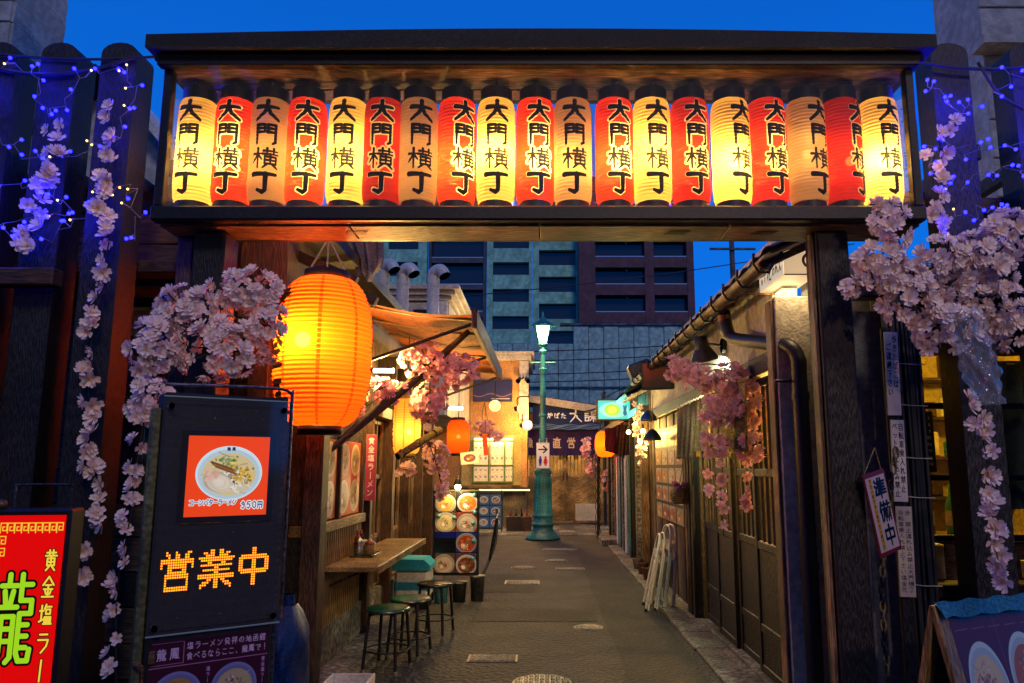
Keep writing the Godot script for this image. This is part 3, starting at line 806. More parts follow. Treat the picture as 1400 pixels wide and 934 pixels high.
	var b := thing("white_house", "pale house with conduits and an upper ledge behind the right pergola posts", "building", Vector3(7.0, 0, -8))
	y = 2.6
	while y < 9.0:
		boxc(b, "siding_board", M.pale_siding, Vector3(4.1, 0.44, 0.05), Vector3(0, y + 0.22, 0), Vector3(-2, 0, 0), 0.008)
		y += 0.45
	box(b, "body", M.pale_siding, Vector3(-2.0, 0, -1.0), Vector3(2.0, 8.9, -0.04))
	box(b, "ledge", M.pale_siding, Vector3(-2.2, 6.05, 0.03), Vector3(-0.9, 6.15, 0.3))
	part(b, "conduit", tube(smooth([Vector3(-1.3, 9, 0.12), Vector3(-1.3, 7.4, 0.12), Vector3(-1.2, 6.9, 0.14), Vector3(-1.25, 6.2, 0.12), Vector3(-1.25, 2.0, 0.12)]), 0.035, 8), M.wire)
	part(b, "conduit", tube(smooth([Vector3(-0.6, 9, 0.12), Vector3(-0.55, 7.2, 0.12), Vector3(-0.9, 6.9, 0.16), Vector3(-0.85, 6.5, 0.12), Vector3(-0.6, 6.3, 0.12), Vector3(-0.6, 2.0, 0.12)]), 0.05, 8), M.wire)
	for i in 3: boxc(b, "window", M.dark_glass, Vector3(0.9, 0.9, 0.05), Vector3(0.9, 3.2 + i * 1.9, 0.06))


func house_fronts_left() -> void:
	# the ramen shop along the left side of the alley: wall at x = -1.7
	var s := thing("ramen_shop", "timber ramen shop with slatted front and orange awning on the left of the alley", "building", Vector3(-1.7, 0, -5.3))
	box(s, "wall", M.shop_wall, Vector3(-2.4, 0, -7.0), Vector3(-0.12, 3.2, -0.02))
	box(s, "corner_post", M.brown_y, Vector3(0.06, 0, -0.22), Vector3(0.19, 2.75, -0.06))
	box(s, "corner_post", M.brown_y, Vector3(-0.3, 0, 0.0), Vector3(-0.16, 2.75, 0.12))
	box(s, "base_board", M.concrete, Vector3(-0.1, 0, -2.9), Vector3(0.05, 0.3, -0.22))
	box(s, "base_board", M.concrete_dark, Vector3(-0.1, 0, -7.0), Vector3(0.03, 0.26, -2.95))
	box(s, "gap_shade_board", M.post_y, Vector3(-0.118, 0.3, -1.95), Vector3(0.02, 1.008, -0.23), 0.0)  # shade behind the slats, put in as a near-black sheet
	for i in 26:
		boxc(s, "slat", M.pine_y, Vector3(0.022, 0.7, 0.03), Vector3(0.045, 0.655, -0.3 - i * 0.062), Vector3.ZERO, 0.004)
	box(s, "sill", M.pine_z, Vector3(-0.08, 1.01, -1.95), Vector3(0.075, 1.09, -0.23))
	# upper wall with two lit food posters behind glass
	box(s, "panel", M.grey_wood_z, Vector3(-0.1, 1.72, -1.95), Vector3(0.02, 2.7, -0.23))
	for i in 3:
		box(s, "mullion", M.brown_y, Vector3(-0.09, 1.09, -0.28 - i * 0.82), Vector3(0.06, 1.75, -0.23 - i * 0.82))
	box(s, "lintel", M.brown_z, Vector3(-0.1, 2.0, -7.0), Vector3(0.08, 2.12, -2.0))
	for e in [-2.0, -3.05, -4.1, -5.1, -6.1]:
		box(s, "door_post", M.brown_y, Vector3(-0.1, 0.02, e - 0.1), Vector3(0.1, 2.7, e))
	# sliding doors further in, glazed and lit from inside
	thing_room(Vector3(-3.4, 0.02, -12.2), Vector3(-1.83, 2.5, -7.4), "x")
	for k in 4:
		var d := Node3D.new()
		d.name = "sliding_door"
		s.add_child(d, true)
		d.position = Vector3(-0.03, 0.28, -2.12 - k * 1.03)
		for j in 4: box(d, "stile", M.trim_y, Vector3(-0.02, 0, -0.03 - j * 0.3), Vector3(0.02, 1.7, 0.0 - j * 0.3))
		for j in [0.0, 0.5, 1.1, 1.66]: box(d, "rail", M.trim_z, Vector3(-0.015, j, -0.9), Vector3(0.015, j + 0.045, -0.03))
		box(d, "lower_panel", M.brown_z, Vector3(-0.01, 0.045, -0.9), Vector3(0.008, 0.5, -0.03))
	# steel-clad store front nearer than the corner
	var f := thing("timber_store_front", "dark boarded store front behind the left pergola posts", "building", Vector3(-2.2, 0, -5.0))
	for i in 16:
		boxc(f, "board", M.grey_wood_x if i % 3 else M.post_x, Vector3(1.55, 0.205, 0.04), Vector3(-0.95, 0.11 + i * 0.212, 0.02), Vector3(-2, 0, 0), 0.005)
	box(f, "body", M.post_y, Vector3(-1.75, 0, -3.0), Vector3(0.05, 3.4, -0.02))
	box(f, "window_frame", M.post_y, Vector3(-0.62, 1.3, 0.05), Vector3(-0.28, 2.0, 0.09))
	box(f, "pane", M.dark_glass, Vector3(-0.58, 1.34, 0.085), Vector3(-0.32, 1.96, 0.1))
	box(f, "beam", M.brown_x, Vector3(-1.75, 2.6, 0.06), Vector3(0.15, 2.7, 0.3))
	for i in 3: boxc(f, "slanted_batten", M.post_x, Vector3(0.7, 0.03, 0.05), Vector3(-0.5 + i * 0.12, 1.98 + i * 0.12, 0.2), Vector3(0, 0, -32))
	box(f, "lit_patch_pier", M.brown_y, Vector3(-0.16, 0.0, 0.06), Vector3(0.12, 1.55, 0.28))  # brown upright standing in for an orange-brown lit patch
	# upper storey with ducts behind the awning
	var u := thing("cream_upper_storey", "small cream upper storey with moulded eaves above the orange awning", "building", Vector3(-2.3, 0, -15))
	box(u, "wall", M.cream, Vector3(-2.0, 2.5, -4.5), Vector3(0.45, 4.75, 0))
	for i in 3: box(u, "eave", M.cream, Vector3(-2.0, 4.78 + i * 0.1, -4.6 - i * 0.07), Vector3(0.5 + i * 0.08, 4.87 + i * 0.1, 0.05 + i * 0.08))
	for i in 3: box(u, "window", M.dark_glass, Vector3(-1.5 + i * 0.62, 4.0, 0.005), Vector3(-1.05 + i * 0.62, 4.6, 0.03))
	box(u, "pilaster", M.white_plaster, Vector3(0.16, 2.5, 0.01), Vector3(0.42, 4.76, 0.08))
	for i in 3:
		var d := thing("exhaust_duct", ["pale exhaust duct with hooded end, nearest the grey cloth", "middle exhaust duct of the three above the awning", "right-hand exhaust duct standing before the cream storey"][i], "duct", Vector3(-2.55 + [0.0, 0.3, 0.78][i], 2.9, -12.0 - i * 0.1), "exhaust ducts above the awning")
		var hgt: float = [1.66, 1.62, 1.62][i]
		part(d, "pipe", tube(smooth([Vector3(0, 0, 0), Vector3(0, hgt * 0.5, 0), Vector3(0, hgt, 0), Vector3(0.03, hgt + 0.12, 0.03), Vector3(0.13, hgt + 0.14, 0.08), Vector3(0.2, hgt + 0.03, 0.12)], 5), 0.1, 16), M.duct)
		for k in 3: part(d, "seam", tube([Vector3(0, 0.5 + k * 0.5, 0), Vector3(0, 0.53 + k * 0.5, 0)], 0.106, 16), M.duct)
		boxc(d, "bracket", M.steel_dark, Vector3(0.26, 0.05, 0.1), Vector3(0.05, 0.8, -0.1))
	# low roof over the ramen shop
	box(s, "roof", M.tile, Vector3(-2.4, 3.2, -7.2), Vector3(0.12, 3.3, 0.1))
	for e in [-0.3, -1.0]: boxc(s, "rafter", M.post_x, Vector3(0.9, 0.08, 0.08), Vector3(-0.1, 3.05, e), Vector3(0, 0, -24))

# a closed, lit room behind a glazed front; the open side faces the alley (axis x or z)
func thing_room(lo: Vector3, hi: Vector3, _open: String) -> void:
	var r := thing("dining_room", "warmly lit interior seen through the sliding doors on the left", "room", Vector3.ZERO)
	box(r, "back_wall", M.yellow_plaster, Vector3(lo.x, lo.y, lo.z), Vector3(lo.x + 0.1, hi.y, hi.z), 0.0)
	box(r, "side_wall", M.yellow_plaster, Vector3(lo.x + 0.102, lo.y, lo.z), Vector3(hi.x, hi.y, lo.z + 0.08), 0.0)
	part(r, "pendant_lamp", ball(0.09), M.bulb_warm, Vector3(lo.x + 0.9, hi.y - 0.4, (lo.z + hi.z) / 2))
	omni(r, "pendant_light", Vector3(lo.x + 0.9, hi.y - 0.4, (lo.z + hi.z) / 2), Color(1, 0.78, 0.4), 1.0, 0.08)

func house_fronts_right() -> void:
	# the long house on the right: wall at x = 1.6, doors from z = -5.05 to -7.8
	var s := thing("timber_house", "timber house with dark sliding doors, white column and brown gutter on the right", "building", Vector3(1.6, 0, 0))
	box(s, "corner_column", M.cream, Vector3(-0.06, 0, -5.2), Vector3(0.17, 2.62, -4.98))
	box(s, "column_edge", M.trim_y, Vector3(-0.085, 0.02, -5.12), Vector3(-0.063, 2.6, -5.0))
	box(s, "front_wall", M.grey_wall, Vector3(0.18, 0, -5.16), Vector3(0.62, 2.9, -5.04))
	box(s, "upper_wall", M.white_plaster, Vector3(0.02, 2.3, -11.4), Vector3(0.12, 3.1, -5.05))
	box(s, "head_beam", M.post_z, Vector3(-0.05, 2.16, -11.4), Vector3(0.1, 2.29, -5.21))
	box(s, "body", M.grey_wood_y, Vector3(0.75, 0, -11.4), Vector3(3.0, 3.05, -7.3))
	box(s, "inner_wall", M.yellow_plaster, Vector3(0.7, 0.02, -11.35), Vector3(0.745, 2.28, -7.2), 0.0)
	box(s, "ceiling", M.grey_wood_z, Vector3(0.06, 2.292, -11.35), Vector3(0.59, 2.298, -5.2), 0.0)
	# dark sliding doors with barred panes
	var z := -5.23
	for k in 4:
		var d := Node3D.new()
		d.name = "sliding_door"
		s.add_child(d, true)
		d.position = Vector3(0.03 * (k % 2), 0.05, z)
		var w := 0.64
		for e in [0.0, w - 0.06]: box(d, "stile", M.post_y, Vector3(-0.02, 0, -e - 0.06), Vector3(0.02, 2.1, -e))
		for e in [0.0, 0.28, 0.86, 1.38, 2.03]: box(d, "rail", M.post_z, Vector3(-0.017, e, -w + 0.06), Vector3(0.017, e + 0.06, -0.06))
		for e in 3: box(d, "bar", M.post_y, Vector3(-0.012, 0.92, -0.06 - 0.13 * (e + 1) - 0.012), Vector3(0.012, 2.03, -0.06 - 0.13 * (e + 1) + 0.012))
		box(d, "lower_panel", M.post_y, Vector3(-0.006, 0.34, -w + 0.06), Vector3(0.006, 0.86, -0.06), 0.0)
		box(d, "kick_board", M.post_z, Vector3(-0.008, 0.06, -w + 0.06), Vector3(0.008, 0.28, -0.06), 0.0)
		part(d, "pane", sheet(1, 1, func(u, v): return Vector3(0.0, 0.92 + v * 1.11, -0.06 - u * (w - 0.12))), M.glass)
		z -= w + 0.01
	for e in [-7.95, -8.12]: box(s, "door_post", M.post_y, Vector3(-0.08, 0, e - 0.09), Vector3(0.1, 2.16, e))
	box(s, "sill", M.concrete, Vector3(-0.06, 0, -7.8), Vector3(0.1, 0.05, -5.21))
	# wall of boards beyond the doors
	for i in 16: box(s, "board", M.grey_wood_y if i % 4 else M.brown_y, Vector3(-0.01 + 0.006 * (i % 3), 0.02, -8.42 - i * 0.185), Vector3(0.05, 2.15, -8.24 - i * 0.185), 0.004)
	box(s, "pale_post", M.trim_y, Vector3(-0.09, 0, -8.3), Vector3(-0.02, 2.16, -8.24))
	# eave, rafters, gutter
	for i in 17: boxc(s, "rafter", M.white_paint if i % 2 else M.trim_x, Vector3(0.38, 0.045, 0.05), Vector3(-0.05, 2.83, -4.75 - i * 0.4), Vector3(0, 0, 24), 0.004)
	part(s, "eave_board", boxes([[Vector3(0.0, 2.89, -8.0), Vector3(0.5, 0.016, 6.8), Vector3(0, 0, 24)]]), M.cream)
	var gut := Node3D.new()
	gut.name = "gutter"
	s.add_child(gut)
	for i in 17:
		var zz := -4.58 - i * 0.4
		part(gut, "gutter_length", sheet(8, 1, func(u, v): return Vector3(-0.24 + 0.05 * cos(PI + u * PI), 2.74 + 0.05 * sin(PI + u * PI), zz - v * 0.388)), M.gutter)
		part(gut, "gutter_bracket", tube([Vector3(-0.298, 2.80, zz), Vector3(-0.302, 2.73, zz), Vector3(-0.27, 2.682, zz), Vector3(-0.21, 2.68, zz), Vector3(-0.18, 2.73, zz), Vector3(-0.12, 2.81, zz)], 0.009, 6), M.black)
	# roof tiles: a row of round ends above the gutter and courses going up
	for i in 26:
		for j in 3:
			part(s, "roof_tile", sheet(6, 1, func(u, v): return Vector3(-0.21 + j * 0.26 + v * 0.3, 2.82 + j * 0.125 + v * 0.14 + 0.035 * sin(u * PI) - 0.012 * v, -4.5 - i * 0.265 - u * 0.27)), M.tile)
	# second house beyond it
	var t := thing("far_timber_house", "narrow pale house with an awning farther along the right side", "building", Vector3(1.5, 0, 0))
	box(t, "wall", M.grey_wood_y, Vector3(0.1, 0, -18.4), Vector3(2.5, 2.75, -11.45))
	for i in 9: box(t, "post", [M.trim_y, M.concrete, M.post_y][i % 3], Vector3(-0.02, 0, -11.7 - i * 0.72), Vector3(0.09, 2.3, -11.58 - i * 0.72))
	box(t, "head_beam", M.post_z, Vector3(-0.05, 2.3, -18.3), Vector3(0.09, 2.42, -11.5))
	for i in 16: boxc(t, "rafter", M.white_paint, Vector3(0.4, 0.04, 0.05), Vector3(-0.02, 2.62, -11.7 - i * 0.42), Vector3(0, 0, 20), 0.004)
	for i in 17: part(t, "gutter", sheet(8, 1, func(u, v): return Vector3(-0.2 + 0.05 * cos(PI + u * PI), 2.6 + 0.05 * sin(PI + u * PI), -11.5 - i * 0.41 - v * 0.4)), M.gutter)
	for i in 26:
		for j in 2: part(t, "roof_tile", sheet(6, 1, func(u, v): return Vector3(-0.14 + j * 0.26 + v * 0.3, 2.72 + j * 0.11 + v * 0.12 + 0.035 * sin(u * PI), -11.4 - i * 0.265 - u * 0.27)), M.tile)
	boxc(t, "ridge_end", M.tile, Vector3(0.34, 0.22, 0.3), Vector3(-0.05, 2.93, -11.3), Vector3(0, 0, 20), 0.03)
	box(t, "step", M.concrete, Vector3(-0.35, 0, -16.2), Vector3(0.05, 0.12, -15.2))
	for i in 5: box(t, "pale_board", [M.teal_paint, M.white_paint, M.concrete, M.teal_paint, M.white_paint][i], Vector3(-0.06, 0.05, -13.2 - i * 0.5), Vector3(-0.03, 1.7, -12.98 - i * 0.5))


func houses_at_the_end() -> void:
	# ochre house facing up the alley
	var o := thing("ochre_house", "ochre plastered house with white cornice at the end of the alley on the left", "building", Vector3(-1.3, 0, -19.5))
	box(o, "wall", M.orange_plaster, Vector3(-3.0, 1.0, -3), Vector3(0.93, 4.2, 0))
	box(o, "lower_wall", M.grey_wood_y, Vector3(-3.0, 0, -3), Vector3(0.9, 0.98, -0.25))
	box(o, "cornice", M.white_plaster, Vector3(-3.0, 4.2, -3.1), Vector3(1.03, 4.36, 0.1))
	box(o, "cornice_lip", M.white_plaster, Vector3(-3.0, 4.362, -3.1), Vector3(1.1, 4.42, 0.17))
	box(o, "quoin", M.white_plaster, Vector3(0.72, 2.7, 0.002), Vector3(0.96, 4.19, 0.06))
	box(o, "ledge", M.pine_x, Vector3(-1.6, 0.98, -0.2), Vector3(0.55, 1.05, 0.25))
	box(o, "recess", M.yellow_plaster, Vector3(-0.72, 1.05, 0.01), Vector3(0.78, 2.3, 0.05))
	# glazed menu case on it
	var c := thing("menu_case", "lit glass menu case with green dividers on the ochre house", "menu board", Vector3(-1.02, 1.12, -19.42))
	box(c, "back_board", M.cream, Vector3(-0.7, 0, -0.03), Vector3(0.3, 1.05, 0.0))
	var green := plain(lin(0.12, 0.24, 0.03), 0.5)
	var im := new_image(256, 256, Color(0.96, 0.93, 0.82))
	for i in 60:
		var q := Vector2(rng.randi_range(10, 230), rng.randi_range(10, 240))
		dab(im, q, q + Vector2(rng.randf_range(6, 22), 0), 2.0, 2.0, [Color(0.3, 0.3, 0.3), Color(0.7, 0.4, 0.2), Color(0.4, 0.5, 0.3)][i % 3])
	for i in 6: bowl(im, 30 + (i % 3) * 90, 60 + (i / 3) * 120, 24, 17, i)
	var pm := print_mat(tex(im))
	for e in [[-0.5, 0.72, 0.34, 0.56], [-0.09, 0.72, 0.32, 0.56], [0.2, 0.72, 0.17, 0.56], [-0.5, 0.22, 0.34, 0.36], [-0.09, 0.22, 0.32, 0.36], [0.2, 0.22, 0.17, 0.36]]:
		var sh := part(c, "menu_sheet", quad(e[2], e[3]), pm, Vector3(e[0], e[1], 0.006))
	for e in [-0.7, -0.3, 0.085, 0.3]: box(c, "divider", green, Vector3(e - 0.014, 0.0, 0.004), Vector3(e + 0.014, 1.04, 0.03))
	for e in [0.0, 0.42, 1.03]: box(c, "divider", green, Vector3(-0.7, e, 0.008), Vector3(0.31, e + 0.025, 0.026))
	box(c, "lamp_strip", glow(Color(1.0, 0.93, 0.72), 2.2), Vector3(-0.68, 1.05, 0.0), Vector3(0.29, 1.1, 0.07))
	area_light(c, "lamp_strip_light", Vector3(-0.2, 1.04, 0.1), Vector3(0, -1, -0.35), Vector2(0.9, 0.05), Color(1.0, 0.85, 0.55), 0.05)
	# robata shop that closes the alley
	var s := thing("seafood_diner", "diner with slatted wooden sliding doors under a purple curtain at the end", "building", Vector3(0.64, 0, -21.5))
	box(s, "wall", M.orange_plaster, Vector3(-1.6, 2.5, -4), Vector3(1.6, 3.0, 0))
	box(s, "side_wall", M.grey_wood_y, Vector3(-1.4, 0, -0.4), Vector3(-1.19, 2.5, 0.0))
	box(s, "side_wall", M.grey_wood_y, Vector3(1.19, 0, -0.4), Vector3(1.6, 2.5, 0.0))
	part(s, "roof", boxes([[Vector3(0, 3.27, -1.2), Vector3(3.5, 0.1, 3.4), Vector3(0, 0, -9)]]), M.gutter)
	part(s, "roof_fascia", boxes([[Vector3(0, 3.2, 0.5), Vector3(3.5, 0.2, 0.06), Vector3(0, 0, -9)]]), M.cream)
	box(s, "inner_wall", M.grey_wood_y, Vector3(-1.19, 0, -2.0), Vector3(1.19, 2.6, -1.9))
	for k in 2:
		var d := Node3D.new()
		d.name = "sliding_door"
		s.add_child(d, true)
		d.position = Vector3(-1.17 + k * 1.18, 0.06, -0.05 * k)
		for e in [0.0, 1.1]: box(d, "stile", M.pine_y, Vector3(e, 0, -0.04), Vector3(e + 0.07, 2.2, 0))
		for e in [0.0, 0.28, 1.15, 2.13]: box(d, "rail", M.pine_x, Vector3(0.07, e, -0.036), Vector3(1.1, e + 0.07, -0.004))
		for e in 10: box(d, "slat", M.pine_y, Vector3(0.13 + e * 0.1, 1.22, -0.03), Vector3(0.155 + e * 0.1, 2.13, -0.01), 0.003)
		box(d, "lower_panel", M.pine_x, Vector3(0.07, 0.35, -0.026), Vector3(1.1, 1.15, -0.012), 0.0)
		box(d, "kick_board", M.pine_x, Vector3(0.07, 0.07, -0.03), Vector3(1.1, 0.28, -0.01), 0.0)
		boxc(d, "handle", M.black, Vector3(0.03, 0.2, 0.02), Vector3(1.12 if k == 0 else 0.04, 1.2, 0.01))
	for i in 5: part(s, "paper_strip", quad(0.13, 0.5), plain([lin(0.55, 0.7, 0.1), lin(0.7, 0.6, 0.2), lin(0.3, 0.4, 0.1), lin(0.6, 0.5, 0.2), lin(0.6, 0.45, 0.1)][i], 0.7), Vector3(-0.95 + i * 0.42, 1.95, -0.15))
	omni(s, "added_interior_light", Vector3(0, 2.3, -1.0), Color(1, 0.8, 0.45), 0.8, 0.1)  # unseen bulb added inside to brighten the dark diner
	part(s, "added_interior_bulb", ball(0.1), M.bulb_warm, Vector3(0, 2.3, -1.0))


# ---------------------------------------------------------------- paper lanterns
func paper(t: Texture2D) -> StandardMaterial3D:
	var m := plain(Color.WHITE, 0.85)
	m.albedo_texture = t
	m.backlight_enabled = true
	m.backlight = Color.WHITE
	m.transparency = BaseMaterial3D.TRANSPARENCY_ALPHA
	return m

func lantern_shape(r: float, h: float, ribs: int, shoulder: float, neck: float, segs := 40) -> ArrayMesh:
	var p := []
	var n := ribs * 4
	for i in n + 1:
		var t := float(i) / n
		var y := (t - 0.5) * h
		var e := minf(t, 1.0 - t) * h / shoulder
		var k := 1.0 if e >= 1.0 else sqrt(1.0 - pow(1.0 - e, 2.4))
		var rr := lerpf(neck, r, k)
		rr -= r * 0.028 * pow(absf(cos(PI * t * ribs)), 3.0)
		p.append(Vector2(rr, y))
	return lathe(p, segs)

func lantern_print(base: Color, ink: Color, rim: Color, through: float) -> ImageTexture:
	# 大門横丁 written down both sides of the paper
	var w := 768
	var h := 640
	var im := new_image(w, h, Color(base.r, base.g, base.b, through))
	for side in 2:
		for i in 4:
			var ch: String = ["大", "門", "横", "丁"][i]
			var at := Vector2(w * (0.25 + 0.5 * side) - 84, 34 + i * 146)
			if rim.a > 0: letter(im, ch, at, Vector2(160, 126), 36.0, rim)
		for i in 4:
			var ch: String = ["大", "門", "横", "丁"][i]
			var at := Vector2(w * (0.25 + 0.5 * side) - 84, 34 + i * 146)
			letter(im, ch, at, Vector2(160, 126), [24.0, 18.5, 13.5, 26.0][i], ink, 0.25)
	# faint fibres and creases of the paper
	for i in 500:
		var q := Vector2(rng.randf() * w, rng.randf() * h)
		var c := im.get_pixel(int(q.x) % w, int(q.y) % h)
		if c.a < 0.97: dab(im, q, q + Vector2(rng.randf_range(-14, 14), rng.randf_range(-3, 3)), 0.8, 0.5, Color(c.r * 0.93, c.g * 0.92, c.b * 0.9, c.a))
	return tex(im)

func gate_and_lanterns() -> void:
	var g := thing("lantern_gate", "dark timber gate with a glazed box of paper lanterns spanning the alley entrance", "gate", Vector3(0, 0, -4.25))
	# posts with pale edging
	box(g, "post", M.post_y, Vector3(1.56, 0, -0.16), Vector3(1.74, 2.83, 0.04), 0.01)
	box(g, "post_edging", M.trim_y, Vector3(1.538, 0, -0.06), Vector3(1.557, 2.83, 0.0))
	box(g, "post_edging", M.trim_y, Vector3(1.745, 0.0, -0.2), Vector3(1.785, 2.5, -0.1))
	box(g, "post", M.post_y, Vector3(-1.98, 0, -0.16), Vector3(-1.8, 2.83, 0.04), 0.01)
	box(g, "post", M.brown_y, Vector3(-2.12, 0, -0.2), Vector3(-2.02, 2.83, -0.06), 0.01)
	# the box: sill, floor, ceiling, corner bars, roof
	box(g, "bottom_rail", M.black, Vector3(-2.16, 2.84, 0.12), Vector3(2.12, 2.925, 0.2), 0.01)
	box(g, "bottom_rail", M.black, Vector3(-2.16, 2.84, -0.22), Vector3(2.12, 2.925, -0.15), 0.01)
	var soffit := wood(lin(0.62, 0.44, 0.22), 0, 0.5)
	for i in 4: box(g, "floor_board", soffit, Vector3(-2.14 + i * 1.065, 2.83, -0.145), Vector3(-2.14 + i * 1.065 + 1.058, 2.85, 0.115), 0.003)
	for e in [[-1.12, 0], [0.72, 0], [1.22, 0]]:
		for k in 9: boxc(g, "vent_slot", M.dark_void, Vector3(0.007, 0.004, 0.07), Vector3(e[0] + k * 0.014, 2.828, 0.0), Vector3(0, 20, 0), 0.0)
	for e in [-2.15, 2.06]:
		box(g, "corner_bar", M.black, Vector3(e, 2.926, 0.13), Vector3(e + 0.05, 3.74, 0.19))
		box(g, "corner_bar", M.black, Vector3(e, 2.926, -0.21), Vector3(e + 0.05, 3.74, -0.16))
	box(g, "ceiling_panel", M.trim_x, Vector3(-2.14, 3.742, -0.2), Vector3(2.1, 3.76, 0.18), 0.003)
	box(g, "top_rail", M.black, Vector3(-2.17, 3.735, 0.182), Vector3(2.13, 3.79, 0.24))
	box(g, "fascia", M.black_matt, Vector3(-2.19, 3.765, -0.3), Vector3(2.16, 3.805, 0.236), 0.008)
	var arc := PackedVector2Array()
	for i in 21:
		var u := float(i) / 20
		arc.append(Vector2(lerpf(-2.21, 2.20, u), 3.885 + 0.035 * sin(u * PI)))
	arc.append(Vector2(2.20, 3.808))
	arc.append(Vector2(-2.21, 3.808))
	part(g, "roof", extrude(arc, 0.66), M.black_matt, Vector3(0, 0, -0.03))
	part(g, "pane", quad(4.16, 0.81), M.glass, Vector3(-0.02, 3.335, 0.165))
	part(g, "pane", quad(4.16, 0.81), M.glass, Vector3(-0.02, 3.335, -0.19))
	part(g, "pane", quad(0.3, 0.81), M.glass, Vector3(-2.12, 3.335, -0.01), Vector3(0, 90, 0))
	part(g, "pane", quad(0.3, 0.81), M.glass, Vector3(2.08, 3.335, -0.01), Vector3(0, 90, 0))
	part(g, "hanging_rod", tube([Vector3(-2.1, 3.715, -0.02), Vector3(2.06, 3.715, -0.02)], 0.007, 8), M.steel)

	# the nineteen lanterns
	var ink := Color(0.05, 0.045, 0.04, 1.0)
	var cream := Color(0.98, 0.88, 0.62, 1)
	var yellow := paper(lantern_print(Color(0.82, 0.68, 0.36), ink, Color(0, 0, 0, 0), 0.90))
	var red := paper(lantern_print(Color(0.86, 0.19, 0.05), ink, cream, 0.92))
	var pale := paper(lantern_print(Color(0.86, 0.70, 0.46), ink, Color(0, 0, 0, 0), 0.90))
	var shape := lantern_shape(0.113, 0.63, 30, 0.11, 0.092)
	var cap := lathe([Vector2(0.001, -0.045), Vector2(0.09, -0.045), Vector2(0.094, -0.04), Vector2(0.094, 0.04), Vector2(0.09, 0.045), Vector2(0.001, 0.045)], 32)
	# x, kind, light, turn of the writing in degrees
	var all := [[-2.03, "y", 0.085, -6], [-1.81, "r", 0.07, -2], [-1.6, "p", 0.016, 6], [-1.385, "r", 0.08, 14], [-1.145, "y", 0.095, -2], [-0.935, "r", 0.022, 4], [-0.725, "p", 0.016, 14], [-0.50, "r", 0.08, 30], [-0.27, "y", 0.095, 4],
		[-0.04, "r", 0.08, 12], [0.18, "p", 0.022, 3], [0.425, "r", 0.075, 12], [0.645, "y", 0.095, 12], [0.87, "r", 0.035, 12], [1.11, "y", 0.095, 26], [1.325, "r", 0.04, 16], [1.555, "p", 0.014, 26], [1.765, "r", 0.012, 40], [1.985, "y", 0.095, 12]]
	var looks := {"y": "bright yellow paper lantern", "r": "red paper lantern", "p": "pale cream paper lantern"}
	var places := ["first from the left", "second from the left", "third from the left", "fourth from the left", "fifth from the left", "sixth from the left", "seventh from the left", "eighth from the left", "ninth from the left", "in the very middle", "ninth from the right", "eighth from the right", "seventh from the right", "sixth from the right", "fifth from the right", "fourth from the right", "third from the right", "second from the right", "first from the right"]
	for i in all.size():
		var e: Array = all[i]
		var t := thing("paper_lantern", "%s, %s in the gate box" % [looks[e[1]], places[i]], "lantern", Vector3(e[0], 3.315, -4.27), "lanterns in the glazed box of the gate")
		t.rotation_degrees = Vector3(0, 90 + e[3] + 4, 0)
		part(t, "paper_shade", shape, {"y": yellow, "r": red, "p": pale}[e[1]])
		part(t, "cap", cap, M.black, Vector3(0, 0.345, 0))
		part(t, "cap", cap, M.black, Vector3(0, -0.345, 0))
		part(t, "hook", tube(smooth([Vector3(-0.085, 0.38, 0), Vector3(-0.06, 0.42, 0), Vector3(0.06, 0.42, 0), Vector3(0.085, 0.38, 0)], 4), 0.004, 5), M.steel)
		part(t, "hanger", tube([Vector3(0, 0.415, 0), Vector3(0.004, 0.41, 0.01), Vector3(0.0, 0.40 + 0.0, 0.02)], 0.004, 5), M.steel)
		if e[2] > 0.0:  # weak bulbs in the unlit pale and darkest red lanterns are added fill
			var b := Vector3(0, -0.05 + 0.03 * sin(i * 1.7), 0.0) + t.basis.inverse() * Vector3(0.02 * sin(i * 2.3), 0, 0.055)
			part(t, "bulb", ball(0.028), glow(Color(1.0, 0.8, 0.42), 2.0 + e[2] * 200.0), b)
			omni(t, "bulb_light", b, Color(1.0, 0.84, 0.52), e[2] * 1.0, 0.026)

	# the big orange lantern behind the gate
	var im := new_image(1024, 512, Color(0.95, 0.33, 0.06, 0.95))
	for i in 8:
		var x := 64 + i * 128
		dab(im, Vector2(x, 0), Vector2(x, 511), 6, 6, Color(0.88, 0.19, 0.02, 0.96))
	for i in 34: dab(im, Vector2(0, i * 15.3 + 7), Vector2(1023, i * 15.3 + 7), 1.2, 1.2, Color(0.9, 0.40, 0.05, 0.95))
	for k in 2:
		for i in 3: letter(im, ["黄", "金", "塩"][i], Vector2(470 + k * 512 - 430, 60 + i * 140), Vector2(150, 120), 17, Color(0.06, 0.03, 0.02, 1))
	var big := thing("large_paper_lantern", "large glowing orange paper lantern hanging behind the gate on the left", "lantern", Vector3(-1.44, 2.25, -5.0))
	part(big, "paper_shade", lantern_shape(0.315, 0.98, 34, 0.42, 0.13, 64), paper(tex(im)), Vector3.ZERO, Vector3(0, 78, 0))
	part(big, "cap", lathe([Vector2(0.001, -0.03), Vector2(0.145, -0.03), Vector2(0.145, 0.03), Vector2(0.001, 0.03)], 32), M.post_y, Vector3(0, 0.51, 0))
	part(big, "cap", lathe([Vector2(0.001, -0.03), Vector2(0.14, -0.03), Vector2(0.14, 0.03), Vector2(0.001, 0.03)], 32), M.post_y, Vector3(0, -0.51, 0))
	part(big, "cord", tubes([[Vector3(-0.13, 0.53, 0), Vector3(0.0, 0.78, 0)], [Vector3(0.13, 0.53, 0), Vector3(0.0, 0.78, 0)], [Vector3(0, 0.54, 0.0), Vector3(0, 1.0, -0.01)]], 0.006, 6), M.pale_wire)
